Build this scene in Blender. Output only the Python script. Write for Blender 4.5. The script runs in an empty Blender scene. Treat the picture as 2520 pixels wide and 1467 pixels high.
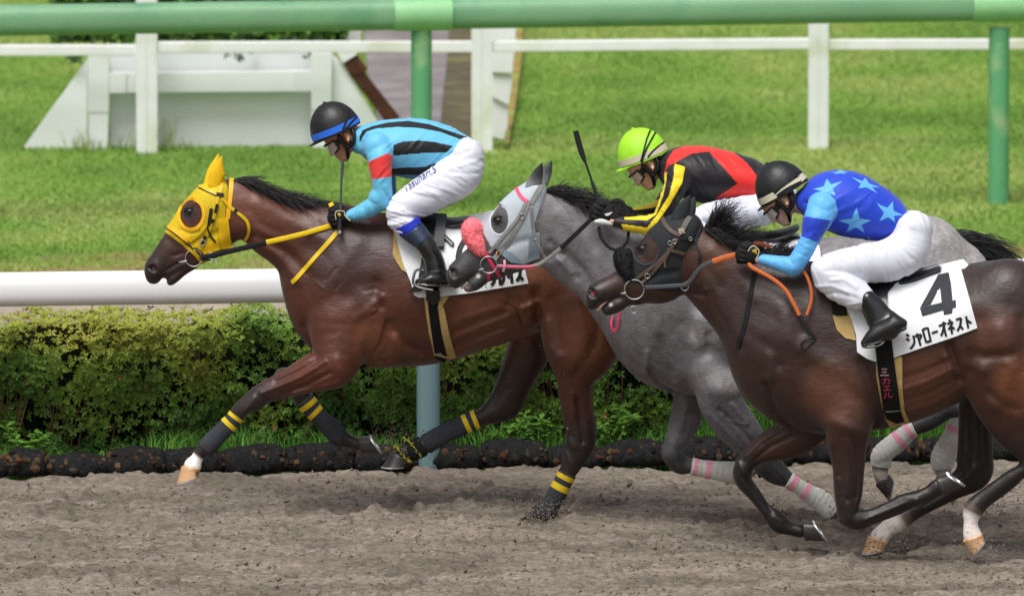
import bpy, math, random
import numpy as np
from mathutils import Vector, Matrix
from mathutils.bvhtree import BVHTree
from mathutils.geometry import delaunay_2d_cdt

SC = bpy.context.scene
COL = SC.collection
rng = np.random.default_rng(7)
random.seed(7)
RAD = math.radians

# ------------------------------------------------------------------ camera
F_PX = 32900.0                     # focal length in units of a 2520 wide frame
CAM = np.array([0.0, -70.0, 9.74])
PITCH = RAD(7.0)
cam_d = bpy.data.cameras.new('camera')
cam_d.sensor_width = 36.0
cam_d.lens = 36.0 * F_PX / 2520.0
cam_d.clip_start = 1.0
cam_d.clip_end = 3000.0
cam_d.dof.use_dof = True
cam_d.dof.focus_distance = 69.8
cam_d.dof.aperture_fstop = 4.6
cam_o = bpy.data.objects.new('camera', cam_d)
COL.objects.link(cam_o)
cam_o.location = CAM
cam_o.rotation_euler = (RAD(90) - PITCH, 0, 0)
SC.camera = cam_o

# ------------------------------------------------------------------ sky, sun, exposure
SUN_EL, SUN_AZ = RAD(62), RAD(200)       # high behind the camera, thin overcast
world = bpy.data.worlds.new('World')
SC.world = world
world.use_nodes = True
wn = world.node_tree.nodes
wl = world.node_tree.links
sky = wn.new('ShaderNodeTexSky')
sky.sky_type = 'NISHITA'
sky.sun_disc = False
sky.sun_elevation = SUN_EL
sky.sun_rotation = SUN_AZ
sky.air_density = 1.0
sky.dust_density = 6.0
sky.ozone_density = 1.0
hsv = wn.new('ShaderNodeHueSaturation')      # cloud veil: the sky's own light, greyed
hsv.inputs['Saturation'].default_value = 0.38
bg = wn['Background']
bg.inputs['Strength'].default_value = 0.105
wl.new(sky.outputs['Color'], hsv.inputs['Color'])
wl.new(hsv.outputs['Color'], bg.inputs['Color'])
sun_d = bpy.data.lights.new('sun', 'SUN')
sun_d.energy = 1.5
sun_d.angle = RAD(28)
sun_d.color = (1.0, 0.985, 0.96)
sun_o = bpy.data.objects.new('sun', sun_d)
COL.objects.link(sun_o)
_dir = Vector((math.sin(SUN_AZ) * math.cos(SUN_EL), math.cos(SUN_AZ) * math.cos(SUN_EL), math.sin(SUN_EL)))
sun_o.rotation_euler = _dir.to_track_quat('Z', 'Y').to_euler()
SC.view_settings.view_transform = 'Standard'
SC.view_settings.look = 'None'
SC.view_settings.gamma = 1.0
SC.view_settings.use_curve_mapping = False
SC.view_settings.exposure = 0.32
SC.cycles.max_bounces = 6
SC.cycles.transparent_max_bounces = 8
SC.render.film_transparent = False

# ------------------------------------------------------------------ reading positions
def ray_dir(u, v):
    u = np.asarray(u, float); v = np.asarray(v, float)
    a = (u - 1260.0) / F_PX
    b = (v - 733.5) / F_PX
    c, s = math.cos(PITCH), math.sin(PITCH)
    return np.stack([a, c - b * s, -s - b * c], -1)

def at_y(u, v, y):
    d = ray_dir(u, v)
    t = (np.asarray(y, float) - CAM[1]) / d[..., 1]
    return CAM + d * t[..., None]

def on_ground(u, v, z=0.0):
    d = ray_dir(u, v)
    t = (z - CAM[2]) / d[..., 2]
    return CAM + d * t[..., None]

def on_line(u, v, p0, yaw):
    """hit of the sight line with an upright plane through p0 turned by yaw"""
    d = ray_dir(u, v)
    n = np.array([-math.sin(yaw), math.cos(yaw), 0.0])
    t = ((np.asarray(p0) - CAM) @ n) / (d @ n)
    return CAM + d * t[..., None]

def kk(v):
    return np.tan(PITCH + np.arctan((np.asarray(v, float) - 733.5) / F_PX))

class Rig:
    """side-on work plane of one horse and rider: (u, v) read from the side view, w sideways"""
    def __init__(self, y0):
        self.y0 = y0
        a = at_y(1260, 733.5, y0); b = at_y(1361, 733.5, y0)
        self.S = 101.0 / (b[0] - a[0])
    def world(self, p):
        p = np.asarray(p, float)
        q = at_y(p[..., 0], p[..., 1], self.y0)
        q[..., 1] += p[..., 2] / self.S
        return q
    def free(self, pts):
        """(u, v, w) seen points -> world"""
        p = np.array([(q[0], q[1], q[2]) for q in pts], float)
        p[:, 1] += kk(p[:, 1]) * p[:, 2]
        return self.world(p)

CROP = {'A': (500, 550, 2.445), 'B': (1100, 350, 2.4444), 'C': (1000, 850, 2.445), 'D': (1600, 950, 2.6678),
        'E': (600, 1350, 2.0955), 'F': (1450, 1250, 1.8333), 'G': (1650, 600, 2.2575), 'H': (2150, 450, 2.4444),
        'I': (2250, 750, 2.2567), 'J': (2850, 580, 2.2567), 'K': (3088, 950, 1.9556), 'M': (2400, 1150, 1.95625),
        'N': (2500, 1500, 2.096), 'O': (3188, 1450, 1.83375), 'P': (0, 0, 1.8), 'Q': (1200, 0, 2.1),
        'R': (2400, 0, 1.5869), 'S': (0, 500, 1.9556), 'T': (0, 1100, 1.7258), 'X': (1800, 1000, 7.2),
        'Y': (3350, 1200, 3.492), 'Z': (2900, 860, 6.1125), 'W': (1540, 600, 8.15), '0': (0, 0, 1 / 1.58254)}
RATIO = 1.58254
def q(c, *vals):
    """station from a study sheet: (x,y,r) or (x1,y1,x2,y2) or (x,y)"""
    x0, y0, s = CROP[c]
    fx = lambda x: (x0 + x / s) / RATIO
    fy = lambda y: (y0 + y / s) / RATIO
    if len(vals) == 3:
        return (fx(vals[0]), fy(vals[1]), vals[2] / s / RATIO)
    out = []
    for i, t in enumerate(vals):
        out.append(fx(t) if i % 2 == 0 else fy(t))
    return tuple(out)
def qs(c, *items):
    return [q(c, *i) for i in items]

# ------------------------------------------------------------------ small maths
def catmull(P, sub):
    P = np.asarray(P, float)
    n = len(P)
    if n < 3:
        t = np.linspace(0, 1, sub + 1)[:, None]
        return P[0] * (1 - t) + P[-1] * t
    out = []
    for i in range(n - 1):
        p0 = P[max(i - 1, 0)]; p1 = P[i]; p2 = P[i + 1]; p3 = P[min(i + 2, n - 1)]
        for k in range(sub):
            t = k / sub
            out.append(0.5 * ((2 * p1) + (-p0 + p2) * t + (2 * p0 - 5 * p1 + 4 * p2 - p3) * t * t
                              + (-p0 + 3 * p1 - 3 * p2 + p3) * t ** 3))
    out.append(P[-1])
    return np.array(out)

def smin(a, b, k):
    h = np.maximum(k - np.abs(a - b), 0.0) / k
    return np.minimum(a, b) - h * h * k * 0.25

def sstep(a, b, x):
    t = np.clip((x - a) / (b - a), 0, 1)
    return t * t * (3 - 2 * t)

def _hash(ix, iy, iz, seed):
    h = (ix * 374761393 + iy * 668265263 + iz * 2147483647 + seed * 1274126177) & 0xFFFFFFFF
    h = ((h ^ (h >> 13)) * 1274126177) & 0xFFFFFFFF
    h = h ^ (h >> 16)
    return (h & 0xFFFF) / 65535.0

def vnoise(x, y, z, seed=0):
    x, y, z = np.broadcast_arrays(np.asarray(x, float), np.asarray(y, float), np.asarray(z, float))
    xi = np.floor(x).astype(np.int64); yi = np.floor(y).astype(np.int64); zi = np.floor(z).astype(np.int64)
    fx = x - xi; fy = y - yi; fz = z - zi
    fx = fx * fx * (3 - 2 * fx); fy = fy * fy * (3 - 2 * fy); fz = fz * fz * (3 - 2 * fz)
    r = 0
    for dx in (0, 1):
        for dy in (0, 1):
            for dz in (0, 1):
                r = r + _hash(xi + dx, yi + dy, zi + dz, seed) * (fx if dx else 1 - fx) * (fy if dy else 1 - fy) * (fz if dz else 1 - fz)
    return r

def polydist(u, v, pts):
    """distance from points to an open polyline"""
    best = np.full(np.broadcast(u, v).shape, 1e9)
    for (x1, y1), (x2, y2) in zip(pts[:-1], pts[1:]):
        dx, dy = x2 - x1, y2 - y1
        L = dx * dx + dy * dy + 1e-9
        t = np.clip(((u - x1) * dx + (v - y1) * dy) / L, 0, 1)
        best = np.minimum(best, np.hypot(u - x1 - t * dx, v - y1 - t * dy))
    return best

def inpoly(u, v, pts):
    ins = np.zeros(np.broadcast(u, v).shape, bool)
    n = len(pts)
    for i in range(n):
        x1, y1 = pts[i]; x2, y2 = pts[(i + 1) % n]
        if y1 == y2:
            continue
        c = (y1 > v) != (y2 > v)
        ins ^= c & (u < (x2 - x1) * (v - y1) / (y2 - y1) + x1)
    return ins

def sdpoly(u, v, pts):
    d = polydist(u, v, list(pts) + [pts[0]])
    return np.where(inpoly(u, v, pts), -d, d)

# ------------------------------------------------------------------ implicit modelling
class Limb:
    """a tapered elliptical limb through stations; a = half depth in side view, b = half width sideways"""
    def __init__(self, st, w=0.0, b=0.8, k=14, sub=5, strokes=(), cols=None, fix=True, grow=0.0):
        n = len(st)
        P = np.zeros((n, 5))
        ws = np.broadcast_to(np.asarray(w, float), (n,)) if not isinstance(w, (list, tuple)) else np.interp(np.arange(n), np.linspace(0, n - 1, len(w)), w)
        bs = np.broadcast_to(np.asarray(b, float), (n,)) if not isinstance(b, (list, tuple)) else np.interp(np.arange(n), np.linspace(0, n - 1, len(b)), b)
        for i, s in enumerate(st):
            if len(s) == 4:
                P[i, 0] = (s[0] + s[2]) / 2; P[i, 1] = (s[1] + s[3]) / 2
                P[i, 2] = math.hypot(s[0] - s[2], s[1] - s[3]) / 2
            else:
                P[i, :3] = s
            P[i, 3] = bs[i] if bs[i] > 4 else bs[i] * P[i, 2]
            P[i, 4] = ws[i]
        if fix:
            P[:, 1] += kk(P[:, 1]) * P[:, 4]
        P[:, 2] += grow; P[:, 3] += grow
        self.Q = catmull(P, sub)
        self.Q[:, 2:4] = np.maximum(self.Q[:, 2:4], 1.0)
        self.k = k
        self.strokes = strokes
        self.cols = cols
        m = np.maximum(self.Q[:, 2], 1)
        self.lo = np.array([(self.Q[:, 0] - m).min(), (self.Q[:, 1] - m).min(), (self.Q[:, 4] - self.Q[:, 3]).min()])
        self.hi = np.array([(self.Q[:, 0] + m).max(), (self.Q[:, 1] + m).max(), (self.Q[:, 4] + self.Q[:, 3]).max()])
    def flat(self, u, v):
        Q = self.Q
        shp = np.broadcast(u, v).shape
        n = len(Q) - 1
        best = np.full(shp, 1e9)
        rec = []
        for i in range(n):
            x1, y1 = Q[i, 0], Q[i, 1]; dx, dy = Q[i + 1, 0] - x1, Q[i + 1, 1] - y1
            L = dx * dx + dy * dy + 1e-9
            t = np.clip(((u - x1) * dx + (v - y1) * dy) / L, 0, 1).astype(np.float32)
            d = np.hypot(u - x1 - t * dx, v - y1 - t * dy).astype(np.float32)
            s = d - (Q[i, 2] + t * np.float32(Q[i + 1, 2] - Q[i, 2]))
            best = np.minimum(best, s)
            rec.append((s, d, t))
        tau = np.float32(max(0.6, 0.035 * Q[:, 2].max()))
        acc = [np.zeros(shp, np.float32) for _ in range(6)]
        for i, (s, d, t) in enumerate(rec):
            w = np.exp(-(s - best) / tau).astype(np.float32)
            acc[0] += w; acc[1] += w * d
            for j, c in ((2, 2), (3, 3), (4, 4)):
                acc[j] += w * np.float32(Q[i, c]) + w * t * np.float32(Q[i + 1, c] - Q[i, c])
            acc[5] += w * ((i + t) / n)
        return tuple(a / acc[0] for a in acc[1:])
    def field(self, u, v, w):
        D, A, B, W, T = self.flat(u, v)
        st = 0
        for (pts, wid, amp) in self.strokes:
            st = st + amp * np.exp(-(polydist(u, v, pts) / wid) ** 2)
        dw = w - W
        k0 = np.sqrt((D / A) ** 2 + (dw / B) ** 2)
        k1 = np.sqrt((D / A ** 2) ** 2 + (dw / B ** 2) ** 2) + 1e-6
        d = np.where(k0 < .35, (k0 - 1) * np.minimum(A, B), k0 * (k0 - 1) / k1)
        if len(self.strokes):
            d = d - st
        return d, T

def skin_only(F, u, v, w, fn, reach=7.0):
    """add relief fn(u, v, w) to a field near its surface only"""
    ix = np.nonzero(np.abs(F) < reach)
    F = F.copy()
    F[ix] += fn(u.ravel()[ix[0]], v.ravel()[ix[1]], w.ravel()[ix[2]]).astype(np.float32)
    return F

class Field:
    def __init__(self, prims, h, pad=20, extra=None):
        self.prims = prims; self.h = h
        lo = np.min([p.lo for p in prims], 0) - pad
        hi = np.max([p.hi for p in prims], 0) + pad
        self.lo = lo
        n = np.ceil((hi - lo) / h).astype(int) + 1
        self.ax = [lo[i] + h * np.arange(n[i]) for i in range(3)]
        self.F = np.full(n, 60.0, np.float32)
        for p in prims:
            m = p.k + 2 * h + 4
            s = []
            for i in range(3):
                a = max(int((p.lo[i] - m - lo[i]) / h), 0); b = min(int((p.hi[i] + m - lo[i]) / h) + 2, n[i])
                s.append(slice(a, b))
            u = self.ax[0][s[0]][:, None]; v = self.ax[1][s[1]][None, :]
            D, A, B, W, T = p.flat(u, v)
            st = np.zeros_like(D)
            for (pts, wid, amp) in p.strokes:
                st += amp * np.exp(-(polydist(u, v, pts) / wid) ** 2)
            w = self.ax[2][s[2]][None, None, :].astype(np.float32)
            D, A, B, W, st = [x[:, :, None].astype(np.float32) for x in (D, A, B, W, st)]
            dw = w - W
            k0 = np.sqrt((D / A) ** 2 + (dw / B) ** 2)
            k1 = np.sqrt((D / A ** 2) ** 2 + (dw / B ** 2) ** 2) + 1e-6
            d = np.where(k0 < .35, (k0 - 1) * np.minimum(A, B), k0 * (k0 - 1) / k1) - st
            self.F[s[0], s[1], s[2]] = smin(self.F[s[0], s[1], s[2]], d, p.k)
        if extra is not None:
            self.F = extra(self.F, self.ax[0][:, None, None], self.ax[1][None, :, None], self.ax[2][None, None, :]).astype(np.float32)
    def mesh(self, smooth=1):
        F, h = self.F, self.h
        s = F < 0
        nx, ny, nz = F.shape
        c = np.zeros((nx - 1, ny - 1, nz - 1), np.uint8)
        for dx in (0, 1):
            for dy in (0, 1):
                for dz in (0, 1):
                    c += s[dx:nx - 1 + dx, dy:ny - 1 + dy, dz:nz - 1 + dz]
        act = np.argwhere((c > 0) & (c < 8))
        idx = np.full(c.shape, -1, np.int32)
        idx[act[:, 0], act[:, 1], act[:, 2]] = np.arange(len(act))
        corners = [(dx, dy, dz) for dx in (0, 1) for dy in (0, 1) for dz in (0, 1)]
        val = {k: F[act[:, 0] + k[0], act[:, 1] + k[1], act[:, 2] + k[2]] for k in corners}
        acc = np.zeros((len(act), 3)); cnt = np.zeros(len(act))
        for k in corners:
            for ax in range(3):
                if k[ax] == 0:
                    k2 = list(k); k2[ax] = 1; k2 = tuple(k2)
                    a, b = val[k], val[k2]
                    m = (a < 0) != (b < 0)
                    t = np.where(m, a / np.where(m, a - b, 1), 0)
                    p = np.repeat(np.array(k, float)[None], len(act), 0)
                    p[:, ax] = t
                    acc += p * m[:, None]; cnt += m
        V = (act + acc / cnt[:, None]) * h + self.lo
        faces = []
        for ax in range(3):
            o1, o2 = [(1, 2), (2, 0), (0, 1)][ax]
            sl_a = [slice(1, -1)] * 3; sl_b = [slice(1, -1)] * 3
            sl_a[ax] = slice(0, -1); sl_b[ax] = slice(1, None)
            a = s[tuple(sl_a)]; b = s[tuple(sl_b)]
            e = np.argwhere(a != b)
            if not len(e):
                continue
            sign = a[e[:, 0], e[:, 1], e[:, 2]]
            base = e.copy()
            for j in range(3):
                if j != ax:
                    base[:, j] += 1
            def cell(d1, d2):
                p = base.copy(); p[:, o1] += d1; p[:, o2] += d2
                return idx[p[:, 0], p[:, 1], p[:, 2]]
            qd = np.stack([cell(-1, -1), cell(0, -1), cell(0, 0), cell(-1, 0)], 1)
            qd = np.where(sign[:, None], qd, qd[:, ::-1])
            faces.append(qd)
        Q = np.concatenate(faces)
        Q = Q[(Q >= 0).all(1)]
        for _ in range(smooth):
            S = np.zeros_like(V); N = np.zeros(len(V))
            for a in range(4):
                i, j = Q[:, a], Q[:, (a + 1) % 4]
                for ax in range(3):
                    S[:, ax] += np.bincount(i, V[j, ax], len(V)) + np.bincount(j, V[i, ax], len(V))
                N += np.bincount(i, minlength=len(V)) + np.bincount(j, minlength=len(V))
            V = V * 0.5 + 0.5 * S / np.maximum(N, 1)[:, None]
        A, B, C = V[Q[:, 0]], V[Q[:, 1]], V[Q[:, 2]]
        if np.einsum('ij,ij->i', A - V.mean(0), np.cross(B - A, C - A)).sum() < 0:
            Q = Q[:, ::-1]
        return V, Q
    def colours(self, V, soft=5.0):
        acc = np.zeros((len(V), 3)); wt = np.full(len(V), 1e-9)
        for p in self.prims:
            if p.cols is None:
                continue
            m = np.all((V > p.lo - 25) & (V < p.hi + 25), 1)
            if not m.any():
                continue
            d, T = p.field(V[m, 0], V[m, 1], V[m, 2])
            ts = [c[0] for c in p.cols]
            c = np.stack([np.interp(T, ts, [k[1][i] for k in p.cols]) for i in range(3)], 1)
            w = np.exp(-np.maximum(d, 0) / soft) + 1e-7
            acc[m] += c * w[:, None]; wt[m] += w
        return acc / wt[:, None]
    def nearest(self, V):
        best = np.full(len(V), 1e9); ix = np.zeros(len(V), int)
        for i, p in enumerate(self.prims):
            d, T = p.field(V[:, 0], V[:, 1], V[:, 2])
            m = d < best
            best[m] = d[m]; ix[m] = i
        return ix

# ------------------------------------------------------------------ objects
def lin(c):
    if isinstance(c, str):
        c = tuple(int(c[i:i + 2], 16) for i in (0, 2, 4))
    return tuple(((x / 255) / 12.92 if x / 255 <= 0.04045 else ((x / 255 + 0.055) / 1.055) ** 2.4) for x in c)

def make_mesh(name, V, F, mat=None, smooth=True, col=None, fcol=None, mats=None, midx=None):
    me = bpy.data.meshes.new(name)
    V = np.asarray(V, np.float32)
    if isinstance(F, np.ndarray):
        nf, k = F.shape
        me.vertices.add(len(V)); me.vertices.foreach_set('co', V.ravel())
        me.loops.add(nf * k); me.loops.foreach_set('vertex_index', F.astype(np.int32).ravel())
        me.polygons.add(nf)
        me.polygons.foreach_set('loop_start', np.arange(0, nf * k, k, dtype=np.int32))
        me.update(calc_edges=True)
        me.validate()
    else:
        me.from_pydata([tuple(x) for x in V.tolist()], [], [tuple(f) for f in F])
    if smooth:
        me.polygons.foreach_set('use_smooth', np.ones(len(me.polygons), bool))
    if col is not None:
        at = me.color_attributes.new('Col', 'FLOAT_COLOR', 'POINT')
        c4 = np.ones((len(V), 4), np.float32); c4[:, :3] = col
        at.data.foreach_set('color', c4.ravel())
    if smooth and not isinstance(F, np.ndarray):
        me.set_sharp_from_angle(angle=RAD(38))
    for m in (mats or ([mat] if mat else [])):
        me.materials.append(m)
    if midx is not None:
        me.polygons.foreach_set('material_index', np.asarray(midx, np.int32))
    me.update()
    return me

def obj(name, me, parent=None):
    o = bpy.data.objects.new(name, me)
    COL.objects.link(o)
    if parent is not None:
        o.parent = parent
        o.matrix_parent_inverse = Matrix.Translation(-root_loc(parent))
    return o

ROOT = {}
def root_loc(o):
    while o is not None:
        if o.name in ROOT:
            return ROOT[o.name]
        o = o.parent
    return Vector((0, 0, 0))

def thing(name, loc, label, cat, group=None):
    o = bpy.data.objects.new(name, None)
    o.empty_display_size = 0.1
    COL.objects.link(o)
    o.location = loc
    ROOT[o.name] = Vector(loc)
    return tag(o, label, cat, group)

def tag(o, label=None, cat=None, group=None, kind=None):
    if label: o['label'] = label
    if cat: o['category'] = cat
    if group: o['group'] = group
    if kind: o['kind'] = kind
    return o

def sub(name, me, part):
    """sub-part of a part that already sits under a thing"""
    o = bpy.data.objects.new(name, me)
    COL.objects.link(o)
    o.parent = part
    return o

def merge(parts):
    Vs, Fs, n = [], [], 0
    for V, F in parts:
        Vs.append(np.asarray(V, float)); Fs += [tuple(i + n for i in f) for f in (F.tolist() if isinstance(F, np.ndarray) else F)]
        n += len(V)
    return np.concatenate(Vs), Fs

def box(c, s, rz=0.0):
    x, y, z = s[0] / 2, s[1] / 2, s[2] / 2
    V = np.array([(a * x, b * y, d * z) for d in (-1, 1) for a, b in ((-1, -1), (1, -1), (1, 1), (-1, 1))], float)
    cr, sr = math.cos(rz), math.sin(rz)
    V = np.stack([V[:, 0] * cr - V[:, 1] * sr, V[:, 0] * sr + V[:, 1] * cr, V[:, 2]], 1) + np.array(c)
    F = [(3, 2, 1, 0), (4, 5, 6, 7), (0, 1, 5, 4), (1, 2, 6, 5), (2, 3, 7, 6), (3, 0, 4, 7)]
    return V, F

def tube(P, r, seg=8, caps=True, flat=None):
    """round or flattened tube along world points"""
    P = np.asarray(P, float); n = len(P)
    r = np.broadcast_to(np.asarray(r, float), (n,))
    T = np.gradient(P, axis=0); T /= np.linalg.norm(T, axis=1)[:, None] + 1e-12
    up = np.array([0, 1.0, 0])
    X = np.cross(T, up); X /= np.linalg.norm(X, axis=1)[:, None] + 1e-9
    Y = np.cross(X, T)
    a = np.linspace(0, 2 * np.pi, seg, endpoint=False)
    fy = 1.0 if flat is None else flat
    V = P[:, None, :] + r[:, None, None] * (np.cos(a)[None, :, None] * X[:, None, :] + fy * np.sin(a)[None, :, None] * Y[:, None, :])
    V = V.reshape(-1, 3)
    F = []
    for i in range(n - 1):
        for j in range(seg):
            k = (j + 1) % seg
            F.append((i * seg + j, i * seg + k, (i + 1) * seg + k, (i + 1) * seg + j))
    if caps:
        F.append(tuple(range(seg - 1, -1, -1))); F.append(tuple((n - 1) * seg + j for j in range(seg)))
    return V, F

def bvh_of(o):
    me = o.data
    V = np.empty(len(me.vertices) * 3, np.float32); me.vertices.foreach_get('co', V)
    F = [tuple(p.vertices) for p in me.polygons]
    return BVHTree.FromPolygons([tuple(x) for x in V.reshape(-1, 3).tolist()], F)

def bvh_raw(V, F):
    return BVHTree.FromPolygons([tuple(x) for x in np.asarray(V).tolist()], [tuple(f) for f in (F.tolist() if isinstance(F, np.ndarray) else F)])

def hits(trees, uv):
    """first surface met from the rider's near side for each seen point"""
    d = ray_dir(uv[:, 0], uv[:, 1])
    out = np.full((len(uv), 3), np.nan); nor = np.zeros((len(uv), 3))
    for i in range(len(uv)):
        best = 1e9
        for t in trees:
            dv = Vector(d[i]).normalized()
            loc, n, ix, dist = t.ray_cast(Vector(CAM), dv)
            if loc is not None and dist < best:
                best = dist; out[i] = loc; nor[i] = n if n.dot(dv) < 0 else -n
    return out, nor

def fill_nan(P):
    ok = ~np.isnan(P[:, 0])
    if ok.all() or not ok.any():
        return P
    x = np.arange(len(P))
    for a in range(3):
        P[:, a] = np.interp(x, x[ok], P[ok, a])
    return P

def strap(uv, width, trees, rig, off=1.5, thick=2.5, step=5.0, width2=None):
    """leather or webbing strap laid on a surface (px units of the rig)"""
    uv = catmull(np.array(uv, float), 8)
    L = np.concatenate([[0], np.cumsum(np.hypot(*np.diff(uv, axis=0).T))])
    n = max(int(L[-1] / step), 2)
    s = np.linspace(0, L[-1], n)
    uv = np.stack([np.interp(s, L, uv[:, 0]), np.interp(s, L, uv[:, 1])], 1)
    P, N = hits(trees, uv)
    if np.isnan(P[:, 0]).all():
        P = at_y(uv[:, 0], uv[:, 1], rig.y0 - 0.1); N[:] = (0, -1, 0)
    miss = np.isnan(P[:, 0])
    P = fill_nan(P)
    N[miss] = (0, -1, 0)
    for _ in range(2):
        N[1:-1] = (N[:-2] + N[1:-1] + N[2:]) / 3
        P[1:-1] = (P[:-2] + 2 * P[1:-1] + P[2:]) / 4
    N /= np.linalg.norm(N, axis=1)[:, None] + 1e-9
    T = np.gradient(P, axis=0); T /= np.linalg.norm(T, axis=1)[:, None] + 1e-9
    S = np.cross(N, T); S /= np.linalg.norm(S, axis=1)[:, None] + 1e-9
    N = np.cross(T, S)
    wd = np.linspace(width, width2 if width2 else width, n)[:, None] / rig.S / 2
    a, b = off / rig.S, (off + thick) / rig.S
    b = a + (b - a) * .7
    rows = [P - S * wd + N * a * 0.2, P - S * wd * .97 + N * b, P + N * b * 1.04, P + S * wd * .97 + N * b, P + S * wd + N * a * 0.2]
    V = np.stack(rows, 1).reshape(-1, 3)
    F = []
    m = 5
    for i in range(n - 1):
        for j in range(m):
            k = (j + 1) % m
            F.append((i * m + j, (i + 1) * m + j, (i + 1) * m + k, i * m + k))
    F.append(tuple(range(m))); F.append(tuple((n - 1) * m + j for j in range(m - 1, -1, -1)))
    return V, F

def drape(poly, trees, rig, off=3.0, thick=3.0, res=7.0, smooth=2, wav=0.0, seed=0, holes=()):
    """sheet cut to a seen outline, laid over a surface, with real thickness"""
    def dens(pl, r):
        out = []
        for i in range(len(pl)):
            a = np.array(pl[i]); b = np.array(pl[(i + 1) % len(pl)])
            n = max(int(np.hypot(*(b - a)) / r), 1)
            for k in range(n):
                out.append(tuple(a + (b - a) * k / n))
        return out
    B = dens(poly, res)
    pts = list(B)
    edges = [(i, (i + 1) % len(B)) for i in range(len(B))]
    x0, y0 = np.min(B, 0); x1, y1 = np.max(B, 0)
    gx, gy = np.meshgrid(np.arange(x0, x1, res), np.arange(y0, y1, res))
    gx = gx.ravel() + (np.floor((gy.ravel() - y0) / res) % 2) * res / 2; gy = gy.ravel()
    sd = sdpoly(gx, gy, poly)
    m = sd < -res * 0.45
    pts += list(zip(gx[m], gy[m]))
    vo, eo, fo, *_ = delaunay_2d_cdt([Vector((float(a), float(b))) for a, b in pts], edges, [], 1, 1e-4)
    uv = np.array([(p.x, p.y) for p in vo])
    cen = np.array([uv[list(f)].mean(0) for f in fo])
    keep = inpoly(cen[:, 0], cen[:, 1], poly)
    fo = [f for f, k in zip(fo, keep) if k]
    P, N = hits(trees, uv)
    dist = np.linalg.norm(P - CAM, axis=1)
    ok = ~np.isnan(dist)
    if not ok.all():
        if ok.any():
            for i in np.where(~ok)[0]:
                j = np.argmin(np.where(ok, np.hypot(*(uv - uv[i]).T), 1e9)); dist[i] = dist[j] + 0.01
        else:
            dist[:] = np.linalg.norm(at_y(uv[0, 0], uv[0, 1], rig.y0 - .2) - CAM)
    nb = [set() for _ in uv]
    for f in fo:
        for a in f:
            nb[a].update(f)
    for _ in range(smooth):
        dist = np.array([dist[list(s)].mean() if s else dist[i] for i, s in enumerate(nb)])
    if wav:
        dist = dist + wav / rig.S * (vnoise(uv[:, 0] / 30, uv[:, 1] / 30, 0.5, seed) - 0.5)
    D = ray_dir(uv[:, 0], uv[:, 1]); D /= np.linalg.norm(D, axis=1)[:, None]
    back = CAM + D * (dist - off / rig.S)[:, None]
    front = CAM + D * (dist - (off + thick) / rig.S)[:, None]
    n = len(uv)
    V = np.concatenate([front, back])
    F = []
    ec = {}
    for f in fo:
        f = tuple(f)
        a, b, c = uv[f[0]], uv[f[1]], uv[f[2]]
        if (b[0] - a[0]) * (c[1] - a[1]) - (b[1] - a[1]) * (c[0] - a[0]) > 0:
            f = f[::-1]
        F.append(f); F.append(tuple(i + n for i in f[::-1]))
        for i in range(len(f)):
            e = (f[i], f[(i + 1) % len(f)])
            ec[e] = ec.get(e, 0) + 1
    for (a, b) in ec:
        if (b, a) not in ec:
            F.append((a, a + n, b + n, b))
    return V, F

def hair(roots, dirs, length, rad, grav=0.0, curl=0.3, seg=6, seed=1, jitter=0.25):
    """tufts of tapering three-sided strands; roots, dirs in world"""
    r = np.random.default_rng(seed)
    n = len(roots)
    L = np.broadcast_to(np.asarray(length, float), (n,)) * r.uniform(0.65, 1.15, n)
    D = np.asarray(dirs, float) + r.normal(0, jitter, (n, 3)) * np.linalg.norm(dirs, axis=1)[:, None]
    D /= np.linalg.norm(D, axis=1)[:, None] + 1e-9
    ph = r.uniform(0, 6.28, n); fr = r.uniform(2.5, 6, n)
    side = np.cross(D, r.normal(0, 1, (n, 3))); side /= np.linalg.norm(side, axis=1)[:, None] + 1e-9
    pts = []
    for k in range(seg + 1):
        t = k / seg
        p = roots + D * (L * t)[:, None] + side * (curl * L * 0.16 * np.sin(ph + fr * t) * t)[:, None]
        p = p + np.array([0, 0, -1.0]) * (grav * L * t * t)[:, None]
        pts.append(p)
    pts = np.stack(pts, 1)
    T = np.gradient(pts, axis=1); T /= np.linalg.norm(T, axis=2)[..., None] + 1e-9
    X = np.cross(T, np.array([0.3, 1.0, 0.2])); X /= np.linalg.norm(X, axis=2)[..., None] + 1e-9
    Y = np.cross(X, T)
    tap = np.linspace(1, 0.12, seg + 1) ** 0.8
    R = rad * r.uniform(0.6, 1.3, n)[:, None] * tap[None, :]
    V = np.stack([pts + R[..., None] * (math.cos(a) * X + math.sin(a) * Y) for a in (0, 2.094, 4.189)], 2)
    V = V.reshape(-1, 3)
    base = (np.arange(n) * (seg + 1) * 3)[:, None, None]
    i = np.arange(seg)[None, :, None] * 3; j = np.arange(3)[None, None, :]
    k = (j + 1) % 3
    a = base + i + j; b = base + i + k; c = base + i + 3 + k; d = base + i + 3 + j
    F = np.stack([a, b, c, d], -1).reshape(-1, 4)
    return V, F

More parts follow.
